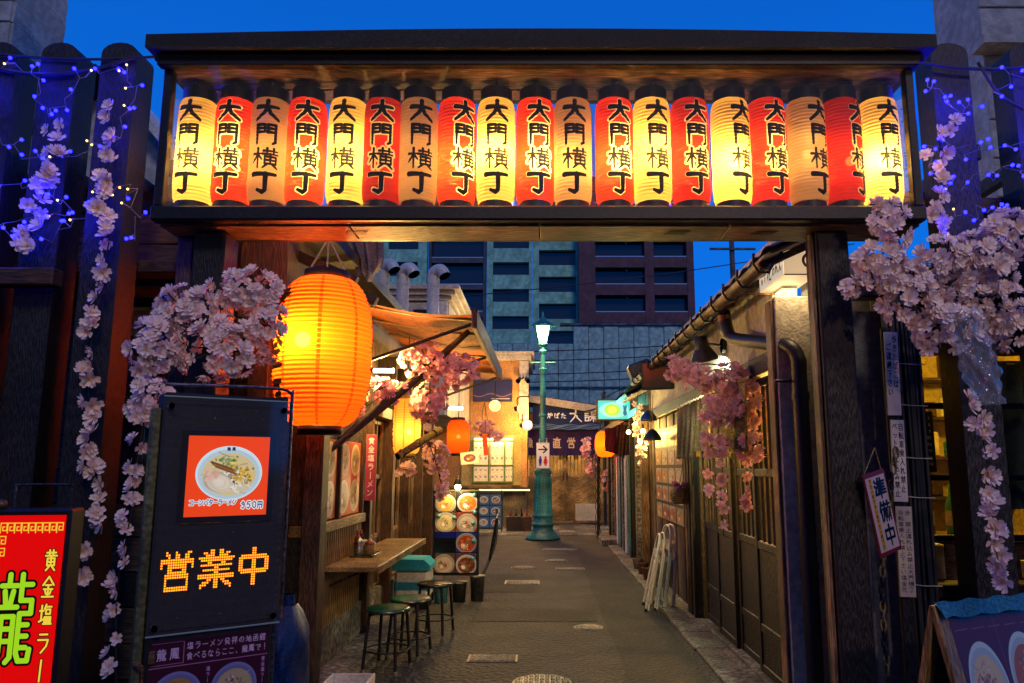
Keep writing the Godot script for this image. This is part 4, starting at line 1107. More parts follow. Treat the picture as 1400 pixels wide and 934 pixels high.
	part(big, "bulb", ball(0.05), glow(Color(1.0, 0.83, 0.5), 14.0), Vector3(-0.08, 0.05, 0.19))
	omni(big, "bulb_light", Vector3(-0.08, 0.05, 0.19), Color(1.0, 0.82, 0.46), 0.22, 0.045)
	# second, slimmer lantern over the counter
	var im2 := new_image(512, 384, Color(0.92, 0.66, 0.36, 0.93))
	for i in 8: dab(im2, Vector2(32 + i * 64, 0), Vector2(32 + i * 64, 383), 4, 4, Color(0.93, 0.5, 0.12, 0.95))
	for i in 3: letter(im2, ["黄", "金", "塩"][i], Vector2(180, 50 + i * 100), Vector2(90, 84), 11, Color(0.06, 0.03, 0.02, 1))
	var l2 := thing("striped_paper_lantern", "pale yellow paper lantern with orange stripes hanging over the counter", "lantern", Vector3(-1.40, 1.92, -8.0))
	part(l2, "paper_shade", lantern_shape(0.145, 0.56, 22, 0.13, 0.10, 48), paper(tex(im2)), Vector3.ZERO, Vector3(0, 110, 0))
	for e in [-0.3, 0.3]: part(l2, "cap", lathe([Vector2(0.001, -0.025), Vector2(0.1, -0.025), Vector2(0.1, 0.025), Vector2(0.001, 0.025)], 28), M.bamboo, Vector3(0, e, 0))
	part(l2, "cord", tube([Vector3(0, 0.32, 0), Vector3(0, 0.95, 0)], 0.006, 6), M.wire)
	part(l2, "bulb", ball(0.032), glow(Color(1.0, 0.85, 0.55), 12.0), Vector3(0.03, -0.06, 0.04))
	omni(l2, "bulb_light", Vector3(0.03, -0.06, 0.04), Color(1.0, 0.80, 0.44), 0.022, 0.03)
	# third, plain red-orange one farther in
	var im3 := new_image(64, 64, Color(0.96, 0.28, 0.06, 0.94))
	var l3 := thing("small_red_lantern", "small red-orange paper lantern hanging beyond the striped one", "lantern", Vector3(-1.19, 1.93, -11.0))
	part(l3, "paper_shade", lantern_shape(0.16, 0.46, 18, 0.16, 0.09, 40), paper(tex(im3)))
	for e in [-0.25, 0.25]: part(l3, "cap", lathe([Vector2(0.001, -0.02), Vector2(0.095, -0.02), Vector2(0.095, 0.02), Vector2(0.001, 0.02)], 24), M.black, Vector3(0, e, 0))
	part(l3, "cord", tube([Vector3(0, 0.26, 0), Vector3(0, 0.8, 0)], 0.006, 6), M.wire)
	part(l3, "bulb", ball(0.03), glow(Color(1.0, 0.75, 0.4), 8.0))
	omni(l3, "bulb_light", Vector3.ZERO, Color(1.0, 0.72, 0.36), 0.04, 0.028)


func pergolas() -> void:
	var a := thing("pergola", "dark timber pergola with round-topped posts and string lights left of the gate", "pergola", Vector3(0, 0, -4.38))
	for e in [-2.65, -3.01, -3.37]: pergola_post(a, e, 0.215, 4.03)
	box(a, "beam", M.brown_x, Vector3(-3.8, 2.50, 0.13), Vector3(-2.72, 2.60, 0.23), 0.008)
	box(a, "beam", M.brown_x, Vector3(-3.8, 2.66, -0.3), Vector3(-1.98, 2.74, -0.13), 0.008)
	for i in 4: box(a, "rafter", M.post_z, Vector3(-3.4 + i * 0.36, 3.28, -1.2), Vector3(-3.33 + i * 0.36, 3.38, -0.13), 0.006)
	var b := thing("pergola", "dark timber pergola with blue string lights right of the gate", "pergola", Vector3(0, 0, -4.42))
	for e in [2.36, 2.84, 3.26]: pergola_post(b, e, 0.225, 4.05)
	box(b, "beam", M.post_x, Vector3(1.8, 2.52, -0.26), Vector3(3.7, 2.64, -0.125), 0.008)
	box(b, "beam", M.brown_x, Vector3(2.2, 3.05, -0.24), Vector3(3.7, 3.15, -0.13), 0.008)
	for i in 3: box(b, "rafter", M.post_z, Vector3(2.68 + i * 0.42, 3.4, -1.2), Vector3(2.75 + i * 0.42, 3.5, -0.13), 0.006)

func pergola_post(o: Node3D, x: float, w: float, h: float) -> void:
	var p := PackedVector2Array([Vector2(0, 0), Vector2(w, 0)])
	for i in 9:
		var a := PI * i / 8
		p.append(Vector2(w / 2 + cos(a) * w / 2, h - 0.07 + sin(a) * 0.07))
	part(o, "post", extrude(p, 0.2), M.post_y, Vector3(x, 0, 0))


# ---------------------------------------------------------------- foreground
func right_hand_foreground() -> void:
	# shop window facing the street
	var s := thing("corner_bar", "dark wood bar front with yellow-lit barred windows right of the gate", "building", Vector3(2.2, 0, -4.8))
	box(s, "grey_panel", M.grey_wall, Vector3(-0.42, 0, -0.1), Vector3(-0.1, 2.46, 0.12))
	box(s, "panel_edge", M.trim_y, Vector3(-0.445, 0, 0.125), Vector3(-0.405, 2.5, 0.16))
	box(s, "post", M.post_y, Vector3(-0.08, 0, -0.05), Vector3(0.055, 2.8, 0.14))
	box(s, "post", M.post_y, Vector3(0.36, 0, -0.05), Vector3(0.56, 2.8, 0.10))
	box(s, "post", M.post_y, Vector3(1.25, 0, -0.05), Vector3(1.42, 2.8, 0.10))
	box(s, "sill", M.post_x, Vector3(0.05, 0.74, -0.06), Vector3(1.3, 0.82, 0.12))
	box(s, "lower_panel", M.post_x, Vector3(0.055, 0, -0.05), Vector3(1.25, 0.74, 0.05))
	box(s, "lintel", M.post_x, Vector3(0.05, 2.2, -0.06), Vector3(1.3, 2.7, 0.12))
	for y in [1.06, 1.42, 1.86]:
		box(s, "glazing_bar", M.post_x, Vector3(0.055, y, -0.02), Vector3(0.36, y + 0.035, 0.03), 0.004)
		box(s, "glazing_bar", M.post_x, Vector3(0.56, y, -0.02), Vector3(1.25, y + 0.035, 0.03), 0.004)
	part(s, "pane", quad(0.3, 1.4), M.glass, Vector3(0.205, 1.51, -0.01))
	part(s, "pane", quad(0.7, 1.4), M.glass, Vector3(0.91, 1.51, -0.01))
	# the room behind
	box(s, "back_wall", M.yellow_plaster, Vector3(0.0, 0, -2.2), Vector3(1.9, 2.7, -2.1), 0.0)
	box(s, "side_wall", M.yellow_plaster, Vector3(0.0, 0, -2.1), Vector3(0.05, 2.7, -0.06), 0.0)
	box(s, "side_wall", M.yellow_plaster, Vector3(1.84, 0, -2.1), Vector3(1.9, 2.7, -0.05), 0.0)
	box(s, "ceiling", M.yellow_plaster, Vector3(0.0, 2.7, -2.2), Vector3(1.9, 2.8, -0.05), 0.0)
	box(s, "front_wall", M.post_y, Vector3(1.42, 0, -0.05), Vector3(2.0, 2.8, 0.0), 0.0)
	part(s, "pendant_lamp", ball(0.07), glow(Color(1.0, 0.82, 0.4), 3.0), Vector3(0.75, 2.4, -0.9))
	omni(s, "pendant_light", Vector3(0.75, 2.4, -0.9), Color(1.0, 0.78, 0.20), 0.24, 0.07)
	var bc := thing("bar_counter", "wooden bar counter inside the yellow-lit window", "counter", Vector3(2.5, 0, -5.55))
	box(bc, "top", M.pine_x, Vector3(-0.3, 1.0, -0.2), Vector3(1.3, 1.04, 0.2))
	box(bc, "front_panel", M.brown_x, Vector3(-0.28, 0, -0.16), Vector3(1.28, 1.0, 0.14))
	for i in 5:
		var b := thing("sake_bottle", ["green bottle standing in the barred window, left end", "clear bottle second along the bar counter", "brown bottle in the middle of the bar counter", "green bottle fourth along the bar counter", "pale bottle at the right end of the bar counter"][i], "bottle", Vector3(2.36 + i * 0.17, 1.04, -5.5), "bottles on the bar counter")
		var bm := plain([lin(0.04, 0.2, 0.08), lin(0.5, 0.5, 0.42), lin(0.2, 0.09, 0.03), lin(0.05, 0.25, 0.12), lin(0.6, 0.55, 0.4)][i], 0.12)
		part(b, "body", lathe([Vector2(0.001, 0), Vector2(0.04, 0), Vector2(0.042, 0.02), Vector2(0.042, 0.2), Vector2(0.015, 0.27), Vector2(0.014, 0.34), Vector2(0.001, 0.341)], 18), bm)
		part(b, "paper_label", lathe([Vector2(0.0428, 0.06), Vector2(0.0428, 0.16)], 18), M.cream)
	for i in 3:
		var b := thing("serving_box", ["pale paper box left on the bar window sill", "cream paper box stacked beside the bar window post", "flat box at the right in the bar window"][i], "box", Vector3(2.44 + i * 0.3, 0.82, -4.93), "boxes in the bar window")
		boxc(b, "carton", M.cream, Vector3(0.09, [0.2, 0.14, 0.1][i], 0.08), Vector3(0, [0.1, 0.07, 0.05][i], 0), Vector3(0, 12 * i, 0))
		boxc(b, "lid", M.white_paint, Vector3(0.094, 0.02, 0.084), Vector3(0, [0.2, 0.14, 0.1][i], 0), Vector3(0, 12 * i, 0))
	var sh := thing("bar_shelf", "wooden shelf of jars and boxes on the back wall inside the bar window", "shelf", Vector3(2.3, 0, -6.85))
	for i in 4:
		box(sh, "board", M.brown_x, Vector3(0, 1.22 + i * 0.34, -0.04), Vector3(1.7, 1.25 + i * 0.34, 0.22))
		for k in 11:
			var x := 0.06 + k * 0.15
			if (i * 5 + k * 3) % 4 == 0: continue
			boxc(sh, "jar", [M.cream, M.gutter, M.teal_paint, M.white_paint, M.brown_y][(i + k * 2) % 5], Vector3(0.07 + 0.03 * (k % 2), 0.13 + 0.04 * ((i + k) % 3), 0.08), Vector3(x, 1.32 + i * 0.34 + 0.02 * ((i + k) % 3), 0.08), Vector3(0, 10 * (k % 3), 0), 0.012)
	for e in [0.02, 0.85, 1.66]: box(sh, "upright", M.brown_y, Vector3(e, 0.9, -0.05), Vector3(e + 0.03, 2.5, -0.041))
	var gcur := thing("green_curtain", "dark green cloth hung slantwise inside the right bar window", "curtain", Vector3(2.86, 0, -4.92))
	part(gcur, "cloth", sheet(16, 14, func(u, v): return Vector3(-0.06 + u * 0.5 + (1.0 - u) * v * 0.0 + 0.14 * (1.0 - v) * (1.0 - u), 2.16 - v * 0.92, 0.025 * sin(u * 19.0 + v * 2.0))), rough(lin(0.03, 0.07, 0.03), 0.95, Vector3(5, 5, 5), 0.5))
	part(gcur, "rod", tube([Vector3(-0.1, 2.17, 0), Vector3(0.5, 2.17, 0)], 0.01, 7), M.black)
	var im := new_image(128, 256, Color(0.03, 0.035, 0.03))
	for i in 8:
		var x := 14.0
		while x < 92:
			var w := rng.randf_range(5, 10)
			var k: String = GLYPH.keys()[rng.randi() % GLYPH.size()]
			letter(im, k, Vector2(x, 16 + i * 29), Vector2(w + 5, 17), 2.2, Color(0.85, 0.86, 0.75))
			x += w + 8
		letter(im, ["5", "0", "9"][i % 3], Vector2(104, 18 + i * 29), Vector2(9, 14), 2.2, Color(0.85, 0.86, 0.75))
	var cb := thing("chalkboard", "chalk-written menu board behind the narrow bar window", "chalkboard", Vector3(2.38, 1.66, -4.86))
	boxc(cb, "board", M.black_matt, Vector3(0.17, 0.38, 0.015), Vector3.ZERO)
	part(cb, "writing", quad(0.16, 0.36), print_mat(tex(im), 0.8), Vector3(0, 0, 0.009))

	# post with notices, cables and a chain
	var np := thing("notice_post", "dark post with a bundle of black cables beside the grey wall panel", "post", Vector3(2.125, 0, -4.46))
	box(np, "post", M.post_y, Vector3(-0.08, 0, -0.1), Vector3(0.09, 2.52, 0.0), 0.008)
	for i in 7:
		var x := -0.065 + i * 0.023
		part(np, "cable", tube(smooth([Vector3(x, 0.0, 0.02), Vector3(x + 0.008 * sin(i * 2.0), 0.8, 0.022), Vector3(x - 0.01 * cos(i * 1.3), 1.6, 0.026), Vector3(x + 0.004, 2.45, 0.02)], 5), 0.011, 8), M.wire)
	for y in [0.86, 1.34, 1.56, 1.86, 2.1]: part(np, "tie_wire", tube([Vector3(-0.09, y, 0.03), Vector3(0.0, y - 0.01, 0.045), Vector3(0.10, y - 0.012, 0.03)], 0.0035, 6), M.pale_wire)
	var texts := [["歩きたばこは", "ご遠慮下さい"], ["自転車乗入れ禁止", "ペット連れ込み禁止"], ["歩行禁止連れ込み禁止大門横丁", "自転車乗入れ禁止下さい塩金花"]]
	var labels := ["upper white notice strip about smoking beside the blossoms", "middle white notice strip about bicycles and pets", "lowest notice strip with small print near the hanging chain"]
	var ys := [[1.79, 2.27], [1.31, 1.765], [0.80, 1.285]]
	for i in 3:
		var hgt: float = ys[i][1] - ys[i][0]
		var w := 0.075 if i < 2 else 0.085
		var H := 640
		var W := int(H * w / hgt)
		var n := new_image(W, H, Color(0.90, 0.86, 0.82) if i < 2 else Color(0.84, 0.78, 0.68))
		for c in 2:
			var line: String = texts[i][c]
			var st: float = (H - 50.0) / maxf(line.length(), 8.5)
			var ink := Color(0.08, 0.07, 0.08)
			for k in line.length():
				var red: bool = i == 0 and c == 0 and k in [2, 3, 4]
				letter(n, line[k], Vector2(W * (0.54 if c == 0 else 0.08), 24 + (st * 0.9 if c == 1 and i == 0 else 0.0) + k * st), Vector2(W * 0.37, st * 0.86), 5.6 if i < 2 else 3.4, Color(0.7, 0.1, 0.08) if red else ink)
		var t := thing("notice_strip", labels[i], "notice", Vector3(2.0, ys[i][0], -4.36), "notice strips on the post")
		box(t, "board", M.white_paint, Vector3(-w / 2, 0, -0.012), Vector3(w / 2, hgt, 0), 0.002)
		part(t, "lettering", quad(w - 0.003, hgt - 0.003), print_mat(tex(n), 0.55), Vector3(0, hgt / 2, 0.0015))
		t.rotation_degrees = Vector3(0, -4, -1.2)
	var batten := thing("notice_batten", "thin dark batten that carries the white notice strips", "batten", Vector3(2.0, 0, -4.388))
	box(batten, "stake", M.post_y, Vector3(-0.03, 0, -0.03), Vector3(0.03, 2.3, 0.0))
	box(batten, "foot", M.concrete_dark, Vector3(-0.12, 0, -0.14), Vector3(0.12, 0.05, 0.1))
	# hanging "in preparation" sign on a chain
	var jm := new_image(200, 440, Color(0.76, 0.68, 0.66))
	for e in [[0, 0, 200, 20], [0, 420, 200, 20], [0, 0, 10, 440], [190, 0, 10, 440]]: jm.fill_rect(Rect2i(e[0], e[1], e[2], e[3]), Color(0.45, 0.08, 0.06))
	jm.fill_rect(Rect2i(34, 26, 30, 388), Color(0.78, 0.58, 0.1))
	for i in 14: letter(jm, ["下", "さ", "い", "花"][i % 4], Vector2(39, 32 + i * 27), Vector2(20, 20), 3, Color(0.2, 0.1, 0.05))
	for i in 3: letter(jm, ["準", "備", "中"][i], Vector2(76, 34 + i * 128), Vector2(106, 112), 15, Color(0.06, 0.05, 0.05), 0.2)
	var js := thing("hanging_plaque", "tilted hanging plaque with large black writing and red border on the chain", "sign", Vector3(1.815, 1.26, -4.2))
	js.rotation_degrees = Vector3(0, 28, 13)
	boxc(js, "plaque", M.red_plastic, Vector3(0.175, 0.44, 0.012), Vector3.ZERO, Vector3.ZERO, 0.004)
	part(js, "lettering", quad(0.17, 0.435), print_mat(tex(jm), 0.25), Vector3(0, 0, 0.0068))
	part(js, "cord", tubes([[Vector3(-0.07, 0.22, 0.0), Vector3(0.06, 0.34, 0)], [Vector3(0.07, 0.22, 0), Vector3(0.06, 0.34, 0)]], 0.004, 5), M.bamboo)
	var ch := thing("hanging_chain", "yellow and black plastic chain hanging along the notice strips", "chain", Vector3(1.93, 0, -4.24))
	for i in 26:
		var y := 1.58 - i * 0.045
		var ring := []
		for k in 13:
			var a := TAU * k / 12
			ring.append(Vector3(cos(a) * 0.014, sin(a) * 0.03, 0))
		part(ch, "link", tube(ring, 0.006, 6), [M.bamboo, M.black][(i / 3) % 2], Vector3(-0.06 * sin(i * 0.11) - 0.012 * i * 0.35, y, 0.01), Vector3(0, 90 * (i % 2), 0))

	# A-board with a food poster
	var pm := new_image(512, 512, Color(0.32, 0.07, 0.05))
	for i in 5: dab(pm, Vector2(20 + i * 100, 42), Vector2(90 + i * 100, 40), 2, 2, Color(0.5, 0.3, 0.25))
	dab(pm, Vector2(258, 0), Vector2(262, 511), 2, 2, Color(0.45, 0.25, 0.2))
	bowl(pm, 132, 232, 112, 150, 2, Color(0.72, 0.82, 0.80))
	bowl(pm, 384, 218, 114, 150, 1, Color(0.72, 0.82, 0.80))
	for i in 6: letter(pm, ["塩", "ラ", "ー", "メ", "ン", "金"][i], Vector2(150 + i * 34, 440), Vector2(28, 34), 4, Color(0.75, 0.6, 0.45))
	var ab := thing("menu_a_board", "folding wooden A-board with a two-bowl food poster at the lower right", "sign board", Vector3(1.95, 0, -3.53))
	ab.rotation_degrees.y = 25
	for sx in [-0.3, 0.3]:
		for sz in [-1.0, 1.0]:
			boxc(ab, "leg", M.pine_y, Vector3(0.065, 0.96, 0.03), Vector3(sx, 0.455, 0.118 * sz), Vector3(-14.5 * sz, 0, 0), 0.004)
	for sz in [-1.0, 1.0]: boxc(ab, "panel", M.black, Vector3(0.56, 0.7, 0.014), Vector3(0, 0.55, 0.094 * sz), Vector3(-14.5 * sz, 0, 0), 0.003)
	part(ab, "poster", quad(0.54, 0.66), print_mat(tex(pm), 0.3), Vector3(0, 0.552, 0.108), Vector3(-14.5, 0, 0))
	for sz in [-1.0, 1.0]: boxc(ab, "crossbar", M.trim_x, Vector3(0.56, 0.04, 0.02), Vector3(0, 0.14, 0.2 * sz), Vector3(-14.5 * sz, 0, 0), 0.004)
	part(ab, "plastic_cover", sheet(12, 6, func(u, v): return Vector3((u - 0.5) * 0.66, 0.935 - v * 0.055 + 0.006 * sin(u * 23.0), 0.012 + v * 0.05 + 0.005 * sin(u * 17.0 + v * 3.0))), rough(lin(0.08, 0.36, 0.44), 0.25, Vector3(5, 5, 5), 0.5))


func left_hand_foreground() -> void:
	# tall menu cabinet with a screen and a dot-matrix display, turned towards the alley
	var s := thing("menu_cabinet", "tall black menu cabinet with a small screen and amber dot display", "sign", Vector3(-1.445, 0, -3.535))
	s.scale = Vector3(0.91, 1, 1)
	s.rotation_degrees.y = 36.5
	box(s, "body", M.black_matt, Vector3(-0.29, 0.06, -0.16), Vector3(0.29, 1.83, -0.012), 0.01)
	box(s, "upper_face", M.black_matt, Vector3(-0.285, 0.815, -0.011), Vector3(0.285, 1.79, 0.0), 0.002)
	box(s, "side_post", rough(lin(0.30, 0.34, 0.16), 0.4, Vector3(3, 3, 3), 0.2), Vector3(-0.335, 0.0, -0.1), Vector3(-0.293, 1.76, -0.04), 0.006)  # yellow-green light on this post is put into its colour
	box(s, "side_post", M.steel_dark, Vector3(0.293, 0.0, -0.1), Vector3(0.32, 1.84, -0.04), 0.006)
	box(s, "foot", M.steel_dark, Vector3(-0.36, 0.0, -0.3), Vector3(0.36, 0.06, 0.14))
	box(s, "screen_frame", M.gloss_black, Vector3(-0.205, 1.255, 0.001), Vector3(0.245, 1.665, 0.012), 0.004)
	part(s, "cover_sheet", quad(0.61, 1.0), glass(0.035), Vector3(0, 1.305, 0.035))
	for e in [Vector3(-0.27, 0.835, 0), Vector3(0.27, 0.835, 0), Vector3(-0.27, 1.765, 0), Vector3(0.27, 1.765, 0)]:
		part(s, "stand_off", tube([e, e + Vector3(0, 0, 0.045)], 0.014, 14), M.steel)
	box(s, "cover_edge", plain(lin(0.28, 0.42, 0.40), 0.15), Vector3(-0.305, 0.799, 0.031), Vector3(0.305, 0.805, 0.039), 0.001)
	box(s, "cover_edge", plain(lin(0.28, 0.42, 0.40), 0.15), Vector3(-0.305, 1.805, 0.031), Vector3(0.305, 1.811, 0.039), 0.001)
	for i in 14: part(s, "screw", ball(0.005, 8), M.steel, Vector3(rng.randf_range(-0.27, 0.27), [0.86, 1.72, 1.76, 1.21][i % 4], 0.0))
	var im := new_image(420, 360, Color(0.93, 0.27, 0.02))
	bowl(im, 215, 168, 172, 124, 2, Color(0.78, 0.88, 0.90))
	for k in 2: letter(im, ["龍", "鳳"][k], Vector2(196 + k * 26, 50), Vector2(18, 16), 2.4, Color(0.1, 0.12, 0.2))
	# its toppings: sliced pork, corn, onion, greens, bamboo shoots
	for k in 7: oval(im, 165 + rng.randfn() * 5, 208 + rng.randfn() * 4, 74 - k * 9, 46 - k * 5.5, Color(0.80, 0.74, 0.62).lightened(0.06 * k).darkened(rng.randf() * 0.16), 0.25)
	for k in 14: oval(im, 122 + rng.randfn() * 15, 172 + rng.randfn() * 14, 13, 8, Color(0.78, 0.58, 0.46).lightened(rng.randf() * 0.3), rng.randf() * TAU)
	for k in 80: oval(im, 284 + rng.randfn() * 25, 176 + rng.randfn() * 20, 6, 5, Color(0.95, 0.74, 0.16).lightened(rng.randf() * 0.25).darkened(rng.randf() * 0.5), rng.randf() * TAU)
	for k in 40: oval(im, 250 + rng.randfn() * 24, 232 + rng.randfn() * 10, 7, 4, Color(0.90, 0.90, 0.84).darkened(rng.randf() * 0.22), rng.randf() * TAU)
	for k in 26: oval(im, 205 + rng.randfn() * 22, 108 + rng.randfn() * 9, 7, 4, Color(0.24, 0.42, 0.12).lightened(rng.randf() * 0.4), rng.randf() * TAU)
	for k in 5: dab(im, Vector2(120 + k * 6, 118 + k * 5), Vector2(228 + k * 4, 150 + k * 5), 5, 4, Color(0.62, 0.40, 0.16).darkened(rng.randf() * 0.4))
	for o in [[14.0, Color(0.96, 0.97, 0.95)], [5.5, Color(0.15, 0.35, 0.5)]]:
		write_across(im, "コーンバターラーメン", Vector2(22, 284), Vector2(24, 28), 24, o[0] * 0.75, o[1])
		write_across(im, "950円", Vector2(280, 296), Vector2(30, 34), 30, o[0], o[1])
	part(s, "screen", quad(0.39, 0.355), lit_print(tex(im), 0.7), Vector3(0.02, 1.462, 0.0135))
	area_light(s, "screen_light", Vector3(-0.015, 1.462, 0.06), Vector3(0, 0, 1), Vector2(0.42, 0.35), Color(1.0, 0.5, 0.25), 0.06)
	# 営業中 in amber dots
	var st := SurfaceTool.new()
	st.begin(Mesh.PRIMITIVE_TRIANGLES)
	var dim := SurfaceTool.new()
	dim.begin(Mesh.PRIMITIVE_TRIANGLES)
	for c in 3:
		var lines := strokes(["営", "業", "中"][c])
		for iy in 16:
			for ix in 16:
				var q := Vector2(ix + 0.5, iy + 0.5) / 16.0
				var best := 1.0
				for line in lines:
					for k in line.size() - 1: best = minf(best, Geometry2D.get_closest_point_to_segment(q, line[k], line[k + 1]).distance_to(q))
				var x := -0.262 + c * 0.178 + ix * 0.0105
				var y := 1.135 - iy * 0.0105
				put_box(st if best < 0.048 else dim, Vector3(0.0068, 0.0068, 0.003), Transform3D(Basis(), Vector3(x, y, 0.002)))
	part(s, "dot_display", st.commit(), glow(Color(1.0, 0.55, 0.06), 2.4))
	part(s, "unlit_dots", dim.commit(), plain(lin(0.03, 0.022, 0.014), 0.4))
	area_light(s, "dot_display_light", Vector3(0, 1.055, 0.05), Vector3(0, 0, 1), Vector2(0.5, 0.16), Color(1.0, 0.55, 0.1), 0.03)
	# purple poster below
	var pp := new_image(560, 420, Color(0.26, 0.045, 0.16))
	for e in [[0, 108, 560, 4], [150, 10, 4, 92], [8, 8, 142, 3], [8, 98, 142, 3]]: pp.fill_rect(Rect2i(e[0], e[1], e[2], e[3]), Color(0.72, 0.5, 0.66))
	for k in 2: letter(pp, ["龍", "鳳"][k], Vector2(32 + k * 58, 34), Vector2(42, 48), 5.5, Color(0.85, 0.75, 0.9))
	write_across(pp, "塩ラーメン発祥の地函館", Vector2(166, 16), Vector2(28, 32), 35, 3.6, Color(0.88, 0.78, 0.9))
	write_across(pp, "食べるならここ、龍鳳で!", Vector2(166, 60), Vector2(28, 32), 33, 3.6, Color(0.88, 0.78, 0.9))
	bowl(pp, 130, 240, 118, 106, 0, Color(0.55, 0.56, 0.78))
	bowl(pp, 400, 232, 112, 104, 2, Color(0.55, 0.56, 0.78))
	write_down(pp, "塩ラ｜メン", Vector2(262, 130), Vector2(18, 20), 24, 2.6, Color(0.8, 0.65, 0.8))
	write_down(pp, "黄金塩ラ｜メン", Vector2(530, 120), Vector2(18, 20), 24, 2.6, Color(0.8, 0.65, 0.8))
	part(s, "poster", quad(0.54, 0.41), print_mat(tex(pp), 0.35), Vector3(0.0, 0.565, -0.0095))
	boxc(s, "latch", M.brass, Vector3(0.03, 0.055, 0.02), Vector3(-0.262, 0.71, 0.0))
	part(s, "handle", tube(smooth([Vector3(-0.30, 0.4, 0.0), Vector3(-0.302, 0.66, 0.03), Vector3(-0.315, 0.69, 0.03), Vector3(-0.335, 0.69, -0.02)], 4), 0.007, 7), M.brass)
	part(s, "top_tube", tube(smooth([Vector3(-0.30, 1.86, 0.02), Vector3(0.2, 1.87, 0.02), Vector3(0.31, 1.85, 0.01), Vector3(0.325, 1.78, 0.0), Vector3(0.325, 0.9, 0.0)], 5), 0.008, 7), M.steel)
	part(s, "side_tube", tube([Vector3(0.34, 1.85, -0.05), Vector3(0.342, 0.8, -0.05)], 0.009, 7), M.brass)

	# red backlit sign
	var rm := new_image(300, 1200, Color(0.86, 0.03, 0.02))
	var gold := Color(0.95, 0.78, 0.2)
	for i in 9: fret(rm, Vector2(14 + i * 31, 34), 27, gold)
	for i in 2: fret(rm, Vector2(14, 92 + i * 52), 27, gold)
	for o in [[42.0, Color(0.05, 0.03, 0.02)], [23.0, Color(0.62, 0.85, 0.12)]]: letter(rm, "龍", Vector2(40, 250), Vector2(160, 400), o[0], o[1])
	for o in [[17.0, Color(0.25, 0.02, 0.02)], [9.0, Color(0.93, 0.82, 0.25)]]:
		for i in 7: letter(rm, "黄金塩ラ｜メン"[i], Vector2(222, 150 + i * 118), Vector2(56, 96), o[0], o[1])
	for o in [[42.0, Color(0.05, 0.03, 0.02)], [23.0, Color(0.62, 0.85, 0.12)]]: letter(rm, "鳳", Vector2(40, 740), Vector2(160, 400), o[0], o[1])
	var r := thing("red_light_box", "backlit red sign box with large green writing at the lower left", "sign", Vector3(-2.15, 0, -3.32))
	r.rotation_degrees.y = 8
	box(r, "case", M.black, Vector3(-0.148, 0.12, -0.14), Vector3(0.148, 1.325, -0.004), 0.01)
	part(r, "lit_face", quad(0.265, 1.12), lit_print(tex(rm), 0.75), Vector3(0, 0.74, 0.001))
	area_light(r, "lit_face_light", Vector3(0, 0.74, 0.03), Vector3(0, 0, 1), Vector2(0.28, 1.1), Color(1.0, 0.16, 0.06), 0.12)
	for e in [-0.15, 0.15]: box(r, "foot", M.black, Vector3(e - 0.03, 0, -0.24), Vector3(e + 0.03, 0.12, 0.1))
	part(r, "carrying_handle", tube(smooth([Vector3(-0.11, 1.32, -0.07), Vector3(-0.11, 1.41, -0.07), Vector3(-0.1, 1.425, -0.07), Vector3(0.1, 1.425, -0.07), Vector3(0.11, 1.41, -0.07), Vector3(0.11, 1.32, -0.07)], 3), 0.006, 6), M.steel_dark)
	part(r, "knob", ball(0.022), M.brass, Vector3(-0.14, 1.345, -0.03))
	# lit menu panel at the left edge
	var mm := new_image(160, 640, Color(0.05, 0.05, 0.06))
	for i in 7:
		var c: Color = [Color(0.15, 0.5, 0.85), Color(0.65, 0.52, 0.28), Color(0.45, 0.55, 0.6), Color(0.5, 0.5, 0.5), Color(0.5, 0.5, 0.42), Color(0.1, 0.45, 0.6), Color(0.5, 0.45, 0.3)][i]
		mm.fill_rect(Rect2i(4, 8 + i * 90, 152, 82), c)
		if i > 0:
			bowl(mm, 112, 50 + i * 90, 30, 24, i)
			for k in 4: letter(mm, GLYPH.keys()[i * 7 + k], Vector2(10 + k * 17, 24 + i * 90), Vector2(14, 18), 2.4, Color(0.06, 0.06, 0.1))
	var mp := thing("menu_display", "lit strip of menu pictures at the left edge of the picture", "menu board", Vector3(-3.22, 1.75, -4.2))
	boxc(mp, "frame", M.black, Vector3(0.24, 0.98, 0.04), Vector3(0, 0, -0.022))
	part(mp, "lit_face", quad(0.21, 0.94), lit_print(tex(mm), 0.28), Vector3(0, 0, 0.001))
	# street lamp on the near pavement, behind the viewer: it lights the fronts that face the street
	var l := thing("street_light", "steel street lamp on the pavement before the gate", "street lamp", Vector3(2.6, 0, 4.4))
	part(l, "pole", tube(smooth([Vector3(0, 0, 0), Vector3(0, 3.9, 0), Vector3(0, 4.3, -0.1), Vector3(0, 4.45, -0.5)], 5), 0.05, 12), M.steel_dark)
	boxc(l, "housing", M.steel_dark, Vector3(0.3, 0.1, 0.5), Vector3(0, 4.46, -0.7))
	boxc(l, "lens", glow(Color(1.0, 0.84, 0.76), 5.0), Vector3(0.26, 0.02, 0.44), Vector3(0, 4.40, -0.7))
	area_light(l, "lens_light", Vector3(0, 4.38, -0.7), Vector3(-0.15, -0.35, -1.0), Vector2(0.26, 0.4), Color(1.0, 0.80, 0.72), 1.7)


func fret(im: Image, at: Vector2, s: float, c: Color) -> void:
	# one key of the meander border
	var p := [Vector2(0, 1.6), Vector2(0, 0), Vector2(1, 0), Vector2(1, 1.2), Vector2(0.36, 1.2), Vector2(0.36, 0.6), Vector2(0.66, 0.6)]
	for i in p.size() - 1: dab(im, at + p[i] * s, at + p[i + 1] * s, 2.6, 2.6, c)


